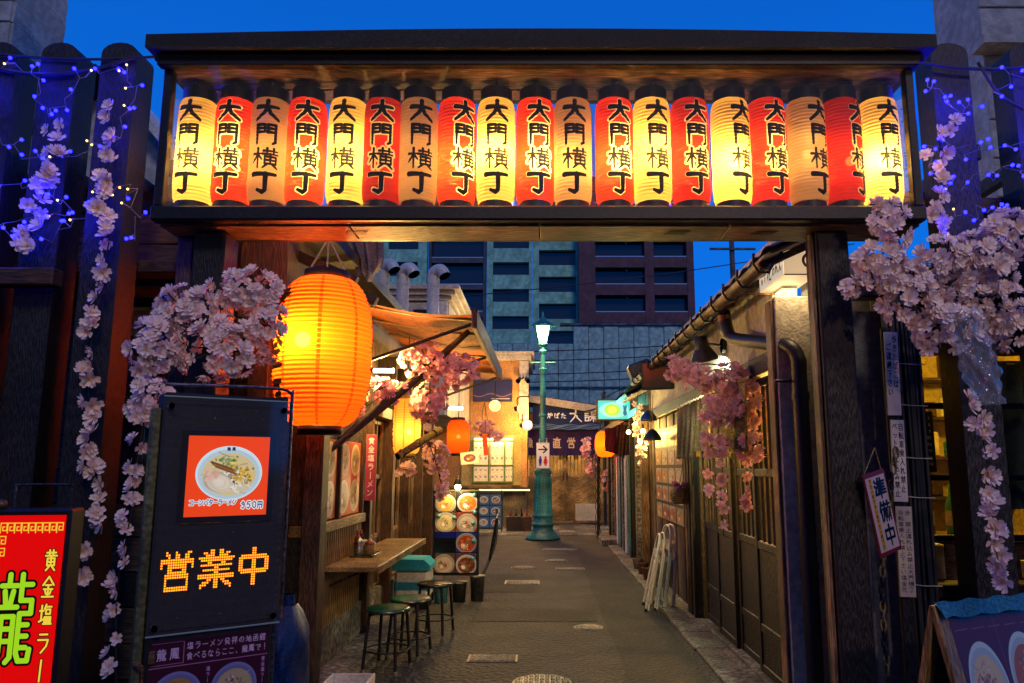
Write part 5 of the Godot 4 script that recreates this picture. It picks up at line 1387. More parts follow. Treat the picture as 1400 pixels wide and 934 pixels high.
# ---------------------------------------------------------------- the alley, left side
func alley_left_things() -> void:
	# food posters in the shop window
	var fp := new_image(512, 512, Color(0.78, 0.30, 0.08))
	for i in 4: bowl(fp, 128 + (i % 2) * 256, 128 + (i / 2) * 256, 112, 116, [2, 0, 4, 2][i], Color(0.92, 0.84, 0.7))
	for k in 2:
		var p := thing("food_poster", ["orange poster of ramen bowls nearest the corner post", "orange poster of ramen bowls nearer the pink strip"][k], "poster", Vector3(-1.672, 1.41, -5.94 - k * 0.82), "ramen posters above the slatted front")
		p.rotation_degrees.y = 90
		boxc(p, "sheet", M.white_paint, Vector3(0.75, 0.62, 0.008), Vector3.ZERO, Vector3.ZERO, 0.001)
		part(p, "picture", quad(0.745, 0.615), print_mat(tex(fp), 0.45) if k == 0 else fp_mat, Vector3(0, 0, 0.006))
		if k == 0: fp_mat = p.get_child(1).material_override
	var sm := new_image(64, 320, Color(0.72, 0.25, 0.36))
	write_down(sm, "黄金塩ラ｜メン", Vector2(12, 14), Vector2(38, 34), 42, 5, Color(0.97, 0.9, 0.9))
	var sp := thing("pink_banner", "narrow pink paper banner with white writing beside the ramen posters", "banner", Vector3(-1.58, 1.5, -7.18))
	sp.rotation_degrees.y = 30
	boxc(sp, "strip", M.white_paint, Vector3(0.10, 0.6, 0.004), Vector3.ZERO, Vector3.ZERO, 0.001)
	part(sp, "lettering", quad(0.098, 0.597), print_mat(tex(sm), 0.6), Vector3(0, 0, 0.0032))
	# counter board
	var c := thing("counter_shelf", "varnished wooden counter shelf fixed to the ramen shop front", "counter", Vector3(-1.44, 0.72, -7.15))
	box(c, "top", M.pine_z, Vector3(-0.2, 0.0, -1.18), Vector3(0.2, 0.04, 1.18), 0.006)
	box(c, "front_edge", M.pine_z, Vector3(0.202, -0.012, -1.18), Vector3(0.216, 0.044, 1.18), 0.003)
	for z in [-1.0, 0.0, 1.0]: boxc(c, "bracket", M.steel_dark, Vector3(0.3, 0.02, 0.03), Vector3(-0.06, -0.06, z), Vector3(0, 0, 24), 0.003)
	var tray := thing("condiment_tray", "steel tray on the counter shelf", "tray", Vector3(-1.5, 0.764, -6.72))
	box(tray, "dish", M.steel, Vector3(-0.1, 0, -0.16), Vector3(0.1, 0.008, 0.16), 0.003)
	part(tray, "rim", tube([Vector3(-0.1, 0.012, -0.16), Vector3(0.1, 0.012, -0.16), Vector3(0.1, 0.012, 0.16), Vector3(-0.1, 0.012, 0.16), Vector3(-0.1, 0.012, -0.16)], 0.005, 6), M.steel)
	var jars := [["steel pot with lid on the condiment tray, nearest", M.steel, M.steel, -0.03, 0.1], ["pale pot with red lid on the condiment tray", M.bamboo, M.red_plastic, 0.04, 0.02], ["white pot at the far end of the condiment tray", M.white_paint, M.white_paint, -0.02, -0.08]]
	for i in 3:
		var j := thing("condiment_pot", jars[i][0], "pot", Vector3(-1.5 + jars[i][3], 0.772, -6.72 + jars[i][4]), "pots on the condiment tray")
		part(j, "jar", lathe([Vector2(0.001, 0), Vector2(0.042, 0), Vector2(0.045, 0.01), Vector2(0.045, 0.1 - i * 0.015), Vector2(0.001, 0.101 - i * 0.015)], 20), jars[i][1])
		part(j, "lid", lathe([Vector2(0.047, 0.0), Vector2(0.047, 0.015), Vector2(0.02, 0.03), Vector2(0.012, 0.045), Vector2(0.001, 0.046)], 20), jars[i][2], Vector3(0, 0.1 - i * 0.015, 0))
	for i in 2:
		var b := thing("sauce_bottle", ["red-capped sauce bottle behind the condiment pots", "dark soy bottle behind the condiment pots"][i], "bottle", Vector3(-1.6, 0.764, -6.86 - i * 0.1), "sauce bottles on the counter")
		part(b, "body", lathe([Vector2(0.001, 0), Vector2(0.03, 0), Vector2(0.03, 0.12), Vector2(0.012, 0.16), Vector2(0.001, 0.161)], 16), [M.red_plastic, M.gloss_black][i])
		part(b, "cap", lathe([Vector2(0.014, 0.15), Vector2(0.014, 0.19), Vector2(0.001, 0.191)], 12), M.red_plastic)
	# stools
	for e in [["round green stool nearest the viewer at the counter", -1.16, -6.05, 0.46, "g"], ["round green stool just behind the nearest one", -1.07, -6.5, 0.46, "g"], ["black-seated stool farthest along the counter", -0.97, -7.25, 0.47, "k"]]:
		var st := thing("round_stool", e[0], "stool", Vector3(e[1], 0, e[2]), "stools at the counter")
		part(st, "seat", lathe([Vector2(0.001, e[3] - 0.035), Vector2(0.15, e[3] - 0.035), Vector2(0.165, e[3] - 0.022), Vector2(0.165, e[3] - 0.008), Vector2(0.15, e[3]), Vector2(0.001, e[3] + 0.004)], 36), M.green_seat if e[4] == "g" else M.gloss_black)
		part(st, "seat_rim", lathe([Vector2(0.166, e[3] - 0.026), Vector2(0.169, e[3] - 0.02), Vector2(0.166, e[3] - 0.014)], 36), M.steel)
		for k in 4:
			var a := PI / 4 + k * PI / 2 + 0.25
			var d := Vector3(cos(a), 0, sin(a))
			part(st, "leg", tube(smooth([d * 0.07 + Vector3(0, e[3] - 0.04, 0), d * 0.135 + Vector3(0, e[3] - 0.045, 0), d * 0.15 + Vector3(0, e[3] - 0.075, 0), d * 0.185 + Vector3(0, 0.03, 0)], 4), 0.0125, 10), M.black)
			part(st, "foot_cap", tube([d * 0.186 + Vector3(0, 0, 0), d * 0.184 + Vector3(0, 0.035, 0)], 0.015, 10), M.concrete)
		var ring := []
		for k in 25: ring.append(Vector3(cos(TAU * k / 24) * 0.165, 0.16, sin(TAU * k / 24) * 0.165))
		part(st, "ring", tube(ring, 0.007, 6), M.black)
	# blue jerrycan wrapped in plastic and a crate, at the corner
	var bb := thing("blue_container", "blue plastic container in a crumpled bag beside the corner post", "container", Vector3(-1.46, 0, -4.62))
	part(bb, "body", sheet(28, 20, func(u, v):
		var a: float = TAU * u
		var y: float = (1.0 - v) * 0.72
		var k: float = 1.0 - pow(maxf(0.0, (y - 0.5) / 0.24), 2.0) * 0.75
		var w: float = 1.0 + 0.05 * sin(a * 5.0 + y * 17.0) + 0.035 * sin(a * 9.0 - y * 31.0)
		return Vector3(cos(a) * 0.115 * k * w, y, -sin(a) * 0.2 * k * w)), M.blue_tarp)
	part(bb, "neck", tube([Vector3(0, 0.66, 0.02), Vector3(0.0, 0.78, 0.02)], [0.05, 0.035], 12), M.blue_tarp)
	var tr := thing("white_tray", "shallow white plastic tray on the ground beside the blue container", "tray", Vector3(-1.3, 0, -5.45))
	box(tr, "base", M.white_paint, Vector3(-0.13, 0.0, -0.13), Vector3(0.13, 0.03, 0.13))
	for e in [[-0.15, -0.13, -0.15, 0.15], [0.13, 0.15, -0.15, 0.15], [-0.13, 0.13, -0.15, -0.13], [-0.13, 0.13, 0.13, 0.15]]: box(tr, "rim", M.white_paint, Vector3(e[0], 0.0, e[2]), Vector3(e[1], 0.1, e[3]))
	# cooler box
	var cl := thing("cooler_box", "blue and white cooler box under the far end of the counter", "cooler", Vector3(-1.42, -0.02, -8.75))
	box(cl, "body", M.white_paint, Vector3(-0.17, 0.12, -0.2), Vector3(0.2, 0.42, 0.2), 0.03)
	box(cl, "stripe", rough(lin(0.02, 0.28, 0.5), 0.4, Vector3(3, 3, 3), 0.2, 0.0, true), Vector3(-0.172, 0.2, -0.203), Vector3(0.204, 0.32, 0.203), 0.02)
	part(cl, "lid", extrude(PackedVector2Array([Vector2(-0.2, 0), Vector2(0.22, 0), Vector2(0.22, 0.05), Vector2(0.15, 0.11), Vector2(-0.2, 0.12)]), 0.44), rough(lin(0.03, 0.4, 0.62), 0.35, Vector3(3, 3, 3), 0.2, 0.0, true), Vector3(0, 0.425, 0))
	box(cl, "stand", M.black, Vector3(-0.16, 0, -0.18), Vector3(0.19, 0.12, 0.18))
	# stand of food photographs with round lamps
	var rk := thing("food_photo_stand", "tall lit stand of food photographs halfway along the left side", "sign board", Vector3(-1.0, 0, -9.15))
	var rm := new_image(512, 900, Color(0.03, 0.04, 0.06))
	for i in 8:
		var x := 8 + (i % 2) * 252
		var y := 8 + (i / 2) * 222
		if i == 4:
			rm.fill_rect(Rect2i(x, y, 244, 60), Color(0.06, 0.09, 0.45))
			continue
		rm.blit_rect(dish_photo(244, 214, [Color(0.2, 0.16, 0.1), Color(0.1, 0.09, 0.08), Color(0.35, 0.28, 0.18), Color(0.5, 0.2, 0.12), Color(0.1, 0.1, 0.4), Color(0.1, 0.15, 0.5), Color(0.3, 0.25, 0.2), Color(0.3, 0.2, 0.3)][i], [0, 1, 2, 4, 3, 5, 4, 3][i], 0.98), Rect2i(0, 0, 244, 214), Vector2i(x, y))
	box(rk, "frame", M.black, Vector3(-0.27, 0.27, -0.05), Vector3(0.27, 1.24, 0.0), 0.01)
	part(rk, "photo_panel", quad(0.5, 0.93), print_mat(tex(rm), 0.25), Vector3(0, 0.755, 0.002))
	for e in [-0.255, 0.255]: box(rk, "upright", M.steel_dark, Vector3(e - 0.015, 0, -0.03), Vector3(e + 0.015, 0.27, 0.01))
	for e in [[-0.22, 1.2], [0.21, 1.18], [0.22, 0.98], [-0.02, 0.92], [0.2, 0.86], [0.21, 0.66], [0.2, 0.46], [-0.2, 0.94]]:
		part(rk, "round_badge", ball(0.026, 12), [plain(lin(0.06, 0.24, 0.26), 0.3), plain(lin(0.6, 0.45, 0.05), 0.3)][int(e[1] * 100) % 2], Vector3(e[0], e[1], 0.004))
	part(rk, "lamp_arm", tube(smooth([Vector3(0.0, 1.24, -0.02), Vector3(0.02, 1.4, 0.05), Vector3(0.03, 1.36, 0.14)], 5), 0.008, 7), M.black)
	part(rk, "lamp", lathe([Vector2(0.045, 0.0), Vector2(0.05, 0.01), Vector2(0.025, 0.07), Vector2(0.001, 0.072)], 18), M.black, Vector3(0.03, 1.30, 0.14))
	part(rk, "lamp_bulb", ball(0.036, 12), glow(Color(1.0, 0.92, 0.72), 12.0), Vector3(0.03, 1.275, 0.14))
	omni(rk, "lamp_light", Vector3(0.03, 1.275, 0.14), Color(1.0, 0.88, 0.62), 0.05, 0.034)
	for i in 3:
		var b := thing("storage_bucket", ["steel bucket under the food photo stand", "black bucket under the food photo stand", "tall pail at the right foot of the food photo stand"][i], "bucket", Vector3(-1.14 + i * 0.2, 0, -9.0 - 0.06 * i), "buckets under the food photo stand")
		part(b, "pail", lathe([Vector2(0.001, 0), Vector2(0.07, 0), Vector2(0.085, 0.2 + 0.06 * (i / 2)), Vector2(0.088, 0.21 + 0.06 * (i / 2))], 20), [M.teal_paint, M.black, M.steel_dark][i])
		part(b, "lid", lathe([Vector2(0.091, 0.0), Vector2(0.091, 0.02), Vector2(0.001, 0.022)], 20), M.black, Vector3(0, 0.2 + 0.06 * (i / 2), 0))
	var lb := thing("leaning_board", "curved black sign stand leaning beside the food photo stand", "stand", Vector3(-0.62, 0, -10.4))
	part(lb, "frame", tube(smooth([Vector3(-0.2, 0, 0.2), Vector3(0, 0.5, 0.0), Vector3(0.02, 0.95, -0.1)], 6), 0.018, 8), M.black)
	boxc(lb, "board", M.black, Vector3(0.03, 0.6, 0.4), Vector3(-0.02, 0.6, -0.05), Vector3(12, 0, -10))
	# awning
	var aw := thing("orange_awning", "orange fabric awning with dark red front rail over the counter", "awning", Vector3(-1.7, 0, 0))
	part(aw, "fabric", sheet(20, 30, func(u, v): return Vector3(u * 1.1, 2.98 - 0.17 * u + 0.05 * sin(v * PI * 4.0) * u * (1.0 - u) - 0.06 * sin(u * PI), -6.55 - v * 4.1)), M.awning)
	box(aw, "front_rail", M.valance, Vector3(1.09, 2.68, -10.7), Vector3(1.14, 2.86, -6.5), 0.01)
	for z in [-6.6, -8.6, -10.6]: part(aw, "arm", tube([Vector3(0.02, 2.35, z), Vector3(1.1, 2.74, z)], 0.016, 8), M.black)
	for i in 6: part(aw, "batten", tube([Vector3(0.02, 2.94, -6.7 - i * 0.78), Vector3(0.55, 2.84, -6.7 - i * 0.78), Vector3(1.09, 2.79, -6.7 - i * 0.78)], 0.014, 6), M.gutter)
	# lamps under the awning
	for e in [["white tube lamp under the awning beside the big lantern", Vector3(-1.40, 2.34, -6.7), 0.32], ["small clamp lamp under the awning over the blossom branch", Vector3(-1.05, 2.2, -9.2), 0.3]]:
		var l := thing("awning_lamp", e[0], "lamp", e[1], "lamps under the awning")
		part(l, "holder", tube([Vector3(-0.13, 0.0, -0.015), Vector3(-0.08, 0.0, -0.01)], 0.024, 10), M.steel_dark)
		part(l, "tube", tube([Vector3(-0.08, 0, -0.01), Vector3(0.1, -0.005, 0.02)], 0.019, 12), glow(Color(1.0, 0.97, 0.85), 9.0))
		part(l, "stem", tube([Vector3(-0.11, 0.02, -0.012), Vector3(-0.11, 0.45, 0)], 0.009, 7), M.black)
		omni(l, "tube_light", Vector3(0.01, -0.002, 0.005), Color(1.0, 0.80, 0.42), e[2], 0.03)
	# grey cloth bundle under the roof
	var gc := thing("hanging_cloth", "grey cloth bundled under the roof behind the gate beam", "cloth", Vector3(-1.55, 3.06, -6.45))
	part(gc, "cloth", sheet(24, 16, func(u, v): return Vector3((u - 0.5) * (0.42 - 0.26 * v * v) + 0.02 * sin(v * 9.0) + v * 0.04, 0.75 - v * 0.7 + 0.05 * sin(u * 8.0) * v, 0.045 * sin(u * 21.0 + v * 2.0) + 0.05 * sin(u * PI))), M.grey_cloth)
	# hanging oddments: strip of cloth and small printed cards
	var cards := [["small printed card with a red dish hanging beyond the lanterns", Vector3(-0.95, 1.62, -10.2), Color(0.9, 0.86, 0.75)], ["orange paper tag hanging beside the small red lantern", Vector3(-0.82, 1.82, -11.2), Color(0.9, 0.3, 0.05)]]
	for i in 2:
		var k := thing("hanging_card", cards[i][0], "card", cards[i][1], "cards hanging under the awning")
		boxc(k, "card", plain(cards[i][2], 0.6), Vector3(0.24 if i == 0 else 0.07, 0.16 if i == 0 else 0.3, 0.006), Vector3.ZERO, Vector3(0, 0, 6))
		if i == 0:
			var ci := new_image(128, 84, Color(0.93, 0.9, 0.8))
			bowl(ci, 64, 42, 44, 28, 5, Color(0.4, 0.3, 0.6))
			part(k, "picture", quad(0.235, 0.155), print_mat(tex(ci)), Vector3(0, 0, 0.0042), Vector3(0, 0, 6))
		part(k, "string", tube([Vector3(0, 0.08, 0), Vector3(0, 0.9, 0)], 0.003, 5), M.wire)

var fp_mat: StandardMaterial3D


# ---------------------------------------------------------------- the alley, right side
func alley_right_things() -> void:
	# light box sign under the eave
	var im := new_image(512, 150, Color(0.96, 0.90, 0.80))
	var ink := Color(0.08, 0.06, 0.05)
	for i in 2: letter(im, ["食", "の"][i], Vector2(34 + i * 62, 66), Vector2(46, 46), 5, ink)
	letter(im, "花", Vector2(170, 22), Vector2(96, 104), 12, ink, 0.3)
	for i in 3: letter(im, ["の", "れ", "ん"][i], Vector2(280 + i * 68, 52), Vector2(60, 62), 9, ink, 0.3)
	var s := thing("eave_light_box", "white light box sign with brush writing under the eave by the gate post", "sign", Vector3(1.65, 2.79, -5.02))
	var lit := plain(lin(0.75, 0.68, 0.56), 0.4)
	lit.emission_enabled = true
	lit.emission = Color(1.0, 0.86, 0.66)
	lit.emission_energy_multiplier = 0.5
	box(s, "case", lit, Vector3(-0.11, -0.08, -0.28), Vector3(0.11, 0.08, 0.28), 0.006)
	part(s, "lettering", quad(0.54, 0.15), lit_print(tex(im), 0.5), Vector3(-0.1125, 0, 0), Vector3(0, -90, 0))
	for e in [[-0.28], [0.28]]:
		box(s, "edge_strip", M.trim_x, Vector3(-0.113, -0.085, e[0] - 0.006), Vector3(0.113, -0.079, e[0] + 0.006), 0.001)
	part(s, "end_mark", lathe([Vector2(0.05, 0.0), Vector2(0.052, 0.002), Vector2(0.036, 0.003), Vector2(0.034, 0.001)], 30), M.trim_x, Vector3(0.055, 0.01, 0.2805), Vector3(90, 0, 0))
	area_light(s, "case_light", Vector3(0, -0.1, 0), Vector3(0, -1, 0), Vector2(0.2, 0.5), Color(1.0, 0.86, 0.62), 0.05)
	part(s, "arm", tube([Vector3(-0.1, 0.1, -0.2), Vector3(0.1, 0.1, -0.2), Vector3(0.1, 0.2, -0.2)], 0.01, 7), M.black)
	part(s, "tray_bar", tube([Vector3(-0.22, -0.02, -0.2), Vector3(-0.22, -0.1, -0.2), Vector3(0.1, -0.1, -0.2)], 0.008, 7), M.brass)
	# thick black drain pipe
	var p := thing("drain_pipe", "thick black drain pipe bending from the gutter down the white column", "pipe", Vector3.ZERO)
	part(p, "pipe", tube(smooth([Vector3(1.45, 2.72, -6.0), Vector3(1.46, 2.56, -5.95), Vector3(1.49, 2.48, -5.85), Vector3(1.56, 2.36, -5.3), Vector3(1.60, 2.29, -4.98), Vector3(1.645, 2.2, -4.9), Vector3(1.65, 2.0, -4.9), Vector3(1.65, 1.0, -4.9), Vector3(1.65, 0.0, -4.9)], 6), 0.05, 16), M.black)
	for e in [[1.45, 2.66, -5.99], [1.65, 1.95, -4.9], [1.65, 0.9, -4.9]]: part(p, "collar", tube([Vector3(e[0], e[1] - 0.025, e[2]), Vector3(e[0], e[1] + 0.025, e[2])], 0.057, 16), M.brass if e[1] > 2.5 else M.black)
	boxc(p, "clip", M.steel_dark, Vector3(0.2, 0.02, 0.02), Vector3(1.6, 2.05, -4.93))
	# gooseneck lamp
	var g := thing("gooseneck_lamp", "black shaded wall lamp over the sliding doors", "lamp", Vector3(1.42, 2.52, -6.7))
	part(g, "shade", lathe([Vector2(0.125, -0.09), Vector2(0.12, -0.07), Vector2(0.075, 0.01), Vector2(0.062, 0.03), Vector2(0.058, 0.12), Vector2(0.001, 0.125)], 28), M.black, Vector3.ZERO, Vector3(14, 0, 12))
	part(g, "arm", tube(smooth([Vector3(0.0, 0.06, 0), Vector3(0.1, 0.05, 0), Vector3(0.19, 0.04, 0)], 4), 0.012, 8), M.black)
	part(g, "base_plate", tube([Vector3(0.165, 0.04, 0), Vector3(0.198, 0.04, 0)], 0.065, 20), M.black)
	part(g, "bulb", ball(0.04, 14), glow(Color(0.92, 1.0, 0.92), 10.0), Vector3(0.012, -0.045, 0.015))
	omni(g, "bulb_light", Vector3(0.012, -0.045, 0.015), Color(0.95, 1.0, 0.78), 0.27, 0.038)
	# split curtain above the doors
	var n := thing("short_curtain", "olive split curtain hung on a bamboo rod over the sliding doors", "curtain", Vector3(1.45, 2.12, 0))
	part(n, "rod", tube([Vector3(0, 0, -5.3), Vector3(0, 0, -8.3)], 0.014, 8), M.bamboo)
	for i in 5:
		part(n, "curtain_panel", sheet(14, 8, func(u, v): return Vector3(0.03 * sin(u * 14.0 + i * 2.0) * (0.3 + v) - 0.02 * v, -0.012 - v * (0.5 + 0.04 * sin(i * 2.2)), -5.45 - i * 0.56 - u * (0.545 + 0.02 * v))), M.noren_cloth)
		for k in 4: part(n, "hanging_loop", tube([Vector3(0.018, 0.0, -5.5 - i * 0.56 - k * 0.14), Vector3(0, 0.022, -5.5 - i * 0.56 - k * 0.14), Vector3(-0.018, 0, -5.5 - i * 0.56 - k * 0.14), Vector3(0, -0.02, -5.5 - i * 0.56 - k * 0.14)], 0.006, 6), M.cream)
	# lamp behind the doors
	var il := thing("indoor_lamp", "warm lamp glowing behind the barred door panes on the right", "lamp", Vector3(2.1, 1.9, -6.4))
	part(il, "globe", ball(0.07), M.bulb_warm)
	part(il, "stem", tube([Vector3(0, 0.06, 0), Vector3(0, 0.39, 0)], 0.008, 6), M.black)
	omni(il, "globe_light", Vector3.ZERO, Color(1.0, 0.74, 0.34), 0.6, 0.065)
	# board of dish photographs
	var mb := thing("dish_photo_board", "upright board with a grid of lit dish photographs on the right wall", "menu board", Vector3(1.53, 0, -9.35))
	box(mb, "back_board", M.black, Vector3(-0.015, 0.86, -1.0), Vector3(0.03, 1.98, 1.0), 0.006)
	var dm := []
	for i in 8:
		var di := dish_photo(160, 128, [Color(0.72, 0.66, 0.5), Color(0.6, 0.56, 0.44), Color(0.78, 0.68, 0.42), Color(0.5, 0.42, 0.3)][i % 4], [0, 1, 5, 2, 3, 1, 4, 0][i], 1.15)
		dm.append(print_mat(tex(di), 0.4))
	for r in 5:
		for c in 4:
			part(mb, "dish_photo", quad(0.43, 0.18), dm[(r * 3 + c * 5) % 8], Vector3(-0.0165, 0.965 + r * 0.218, 0.74 - c * 0.494), Vector3(0, -90, 0))
	for i in 4:
		var sl := thing("spot_bulb", ["bare bulb of the warm cluster, topmost", "bare bulb of the warm cluster, at its left", "bare bulb of the warm cluster, nearest the photo board", "bare bulb of the warm cluster, lowest"][i], "bulb", [Vector3(1.36, 2.12, -11.2), Vector3(1.30, 2.02, -11.6), Vector3(1.36, 1.98, -10.4), Vector3(1.38, 1.86, -10.9)][i], "warm bulbs above the photo board")
		part(sl, "globe", ball(0.035, 12), M.bulb_warm)
		part(sl, "socket", tube([Vector3(0, 0.03, 0), Vector3(0, 0.09, 0)], 0.016, 8), M.black)
		part(sl, "flex", tube([Vector3(0, 0.09, 0), Vector3(0.05, 0.5, 0)], 0.004, 5), M.wire)
		omni(sl, "globe_light", Vector3.ZERO, Color(1.0, 0.80, 0.40), 0.075, 0.033)
	# tin shade lamps over the board
	for i in 2:
		var tl := thing("tin_shade", ["round tin lamp shade over the dish photo board", "dark bell-shaped shade hanging by the dish photo board"][i], "lamp shade", Vector3(1.37, 2.15 - i * 0.26, -9.9 + i * 0.3), "shades over the dish photo board")
		part(tl, "shade", lathe([Vector2(0.11, -0.06), Vector2(0.105, -0.02), Vector2(0.06, 0.05), Vector2(0.02, 0.08), Vector2(0.001, 0.081)], 22), [M.steel, M.black][i])
		part(tl, "cord", tube([Vector3(0, 0.08, 0), Vector3(0.02, 0.5, 0)], 0.005, 5), M.wire)
	# folded white chairs
	for i in 4:
		var f := thing("folding_chair", ["white folding chair leaning first in the row by the wall", "white folding chair leaning second in the row", "white folding chair leaning third in the row", "white folding chair leaning last, against the photo board"][i], "chair", Vector3(1.10 + i * 0.085, 0, -8.62 - i * 0.05), "folded chairs against the right wall")
		f.rotation_degrees = Vector3(0, -4 + i * 5, -13 + i * 2.5)
		var hgt := 0.78 + 0.07 * (i / 2)
		var fr := smooth([Vector3(0, 0.02, 0.2), Vector3(0, 0.4, 0.2), Vector3(0, hgt - 0.1, 0.17), Vector3(0, hgt, 0.1), Vector3(0, hgt + 0.02, 0.0), Vector3(0, hgt, -0.1), Vector3(0, hgt - 0.1, -0.17), Vector3(0, 0.4, -0.2), Vector3(0, 0.02, -0.2)], 4)
		part(f, "frame", tube(fr, 0.012, 8), M.white_paint)
		part(f, "back_rest", sheet(8, 4, func(u, v): return Vector3(0.012 * sin(u * PI), hgt - 0.14 - v * 0.09, (u - 0.5) * 0.33)), M.cream)
		boxc(f, "seat", M.cream, Vector3(0.018, 0.3, 0.3), Vector3(0.02, 0.36, 0), Vector3.ZERO, 0.006)
		for e in [-0.2, 0.2]: part(f, "leg", tube([Vector3(0.03, 0.02, e * 0.9), Vector3(0.02, 0.6, e * 0.9)], 0.011, 8), M.white_paint)
		for e in [-0.2, 0.2]: part(f, "foot_cap", tube([Vector3(0, -0.005, e), Vector3(0, 0.035, e)], 0.016, 8), M.black)
	# convex mirror and its bracket
	var m := thing("wall_mirror", "dark framed mirror fixed under the eave on the right", "mirror", Vector3(1.42, 2.62, -9.4))
	boxc(m, "frame", M.black, Vector3(0.40, 0.36, 0.05), Vector3.ZERO, Vector3(8, -20, 0), 0.03)
	boxc(m, "glass", plain(lin(0.05, 0.05, 0.055), 0.12), Vector3(0.34, 0.3, 0.01), Vector3(-0.008, -0.004, 0.025), Vector3(8, -20, 0), 0.02)
	part(m, "bracket", tube([Vector3(0.1, 0, -0.03), Vector3(0.2, 0.02, -0.1)], 0.014, 7), M.black)
	# green light box
	var gi := new_image(256, 150, Color(0.25, 0.80, 0.82))
	oval(gi, 128, 76, 118, 62, Color(0.55, 0.92, 0.90))
	oval(gi, 112, 76, 62, 46, Color(0.62, 0.86, 0.25))
	oval(gi, 112, 76, 40, 30, Color(0.80, 0.93, 0.35))
	for e in [[206, 44], [224, 44]]: dab(gi, Vector2(e[0], e[1]), Vector2(214, 92), 7, 9, Color(0.03, 0.40, 0.55))
	oval(gi, 214, 100, 16, 22, Color(0.03, 0.40, 0.55))
	var gs := thing("green_light_box", "hanging light box sign with a glowing green oval on turquoise", "sign", Vector3(1.22, 2.46, -13.0))
	boxc(gs, "case", M.trim_x, Vector3(0.6, 0.36, 0.12), Vector3(0, 0, -0.065), Vector3.ZERO, 0.008)
	part(gs, "lit_face", quad(0.54, 0.31), lit_print(tex(gi), 0.7), Vector3(0, 0, 0.001))
	area_light(gs, "lit_face_light", Vector3(0, 0, 0.04), Vector3(0, 0, 1), Vector2(0.5, 0.3), Color(0.45, 1.0, 0.85), 0.12)
	part(gs, "hanger", tubes([[Vector3(-0.2, 0.18, -0.06), Vector3(0.2, 0.4, -0.06)], [Vector3(0.2, 0.18, -0.06), Vector3(0.25, 0.4, -0.06)]], 0.01, 6), M.black)
	# coloured cloths and lantern beyond it
	var cl := [["crimson cloth banner hanging beyond the green light box", M.red_cloth, Vector3(1.33, 2.0, -14.2), 0.36, 0.5], ["dark red cloth banner nearest the wall beyond the light box", M.valance, Vector3(1.42, 2.02, -13.6), 0.22, 0.62]]
	for e in cl:
		var c := thing("cloth_banner", e[0], "banner", e[2], "cloth banners on the far right")
		part(c, "cloth", sheet(12, 8, func(u, v): return Vector3((u - 0.5) * e[3], 0.2 - v * e[4] * (0.8 + 0.2 * u), 0.03 * sin(u * 12.0 + v * 3.0))), e[1])
		part(c, "rod", tube([Vector3(-e[3] / 2, 0.205, 0), Vector3(e[3] / 2, 0.205, 0)], 0.008, 6), M.black)
	var ol := thing("orange_cloth_lantern", "flat orange paper lantern beside the crimson banner far on the right", "lantern", Vector3(1.24, 1.95, -15.2))
	part(ol, "paper_shade", lantern_shape(0.2, 0.5, 12, 0.2, 0.08, 32), paper(tex(new_image(32, 32, Color(0.98, 0.38, 0.04, 0.94)))))
	part(ol, "cap", lathe([Vector2(0.001, -0.02), Vector2(0.085, -0.02), Vector2(0.085, 0.02), Vector2(0.001, 0.02)], 20), M.black, Vector3(0, 0.26, 0))
	part(ol, "bulb", ball(0.03), glow(Color(1.0, 0.75, 0.4), 8.0))
	omni(ol, "bulb_light", Vector3.ZERO, Color(1.0, 0.72, 0.36), 0.09, 0.028)
	# slim uprights along the far houses
	var cp := thing("climbing_pole", "slim dark pole wound with vines at the far right", "pole", Vector3(1.2, 0, -16.8))
	part(cp, "pole", tube([Vector3(0, 0, 0), Vector3(0.02, 2.2, 0)], 0.03, 8), M.black)
	for i in 3:
		var vine := []
		for k in 24: vine.append(Vector3(cos(k * 0.8 + i * 2.0) * 0.06, 0.1 + k * 0.085, sin(k * 0.8 + i * 2.0) * 0.06))
		part(cp, "vine", tube(vine, 0.008, 5), M.twig)
	# basket of dried flowers on the post beside the photo board
	var wk := thing("hanging_basket", "round wicker basket with purple flowers hung beside the dish photo board", "basket", Vector3(1.44, 1.22, -8.2))
	part(wk, "basket", lathe([Vector2(0.001, -0.1), Vector2(0.06, -0.095), Vector2(0.095, -0.03), Vector2(0.1, 0.03), Vector2(0.08, 0.07)], 22), M.gutter)
	for k in 7: part(wk, "wicker_band", lathe([Vector2(0.07 + 0.033 * sin(k * 0.42 + 0.5), -0.008), Vector2(0.078 + 0.033 * sin(k * 0.42 + 0.5), 0.0), Vector2(0.07 + 0.033 * sin(k * 0.42 + 0.5), 0.008)], 22), M.brass, Vector3(0, -0.075 + k * 0.022, 0))
	part(wk, "cord", tube([Vector3(0, 0.07, 0), Vector3(0.06, 0.4, 0)], 0.004, 5), M.wire)
	for k in 16:
		var a := k * 2.4
		part(wk, "dried_flower", ball(0.022, 8), plain(lin(0.22, 0.06, 0.16), 0.9), Vector3(cos(a) * 0.06, 0.09 + 0.03 * sin(k * 1.7), sin(a) * 0.06))
	# string of clear bulbs, spare pots
	for i in 3:
		var pt := thing("plant_pot", ["small terracotta pot at the foot of the boards, first", "small terracotta pot at the foot of the boards, second", "grey pot at the foot of the boards, third"][i], "pot", Vector3(1.42, 0.02, -10.6 - i * 0.55), "pots along the right wall")
		part(pt, "pot", lathe([Vector2(0.001, 0), Vector2(0.06, 0), Vector2(0.085, 0.15), Vector2(0.092, 0.16), Vector2(0.08, 0.162)], 18), [M.gutter, M.gutter, M.concrete][i])
		part(pt, "soil", lathe([Vector2(0.082, 0.145), Vector2(0.001, 0.15)], 18), M.bark)


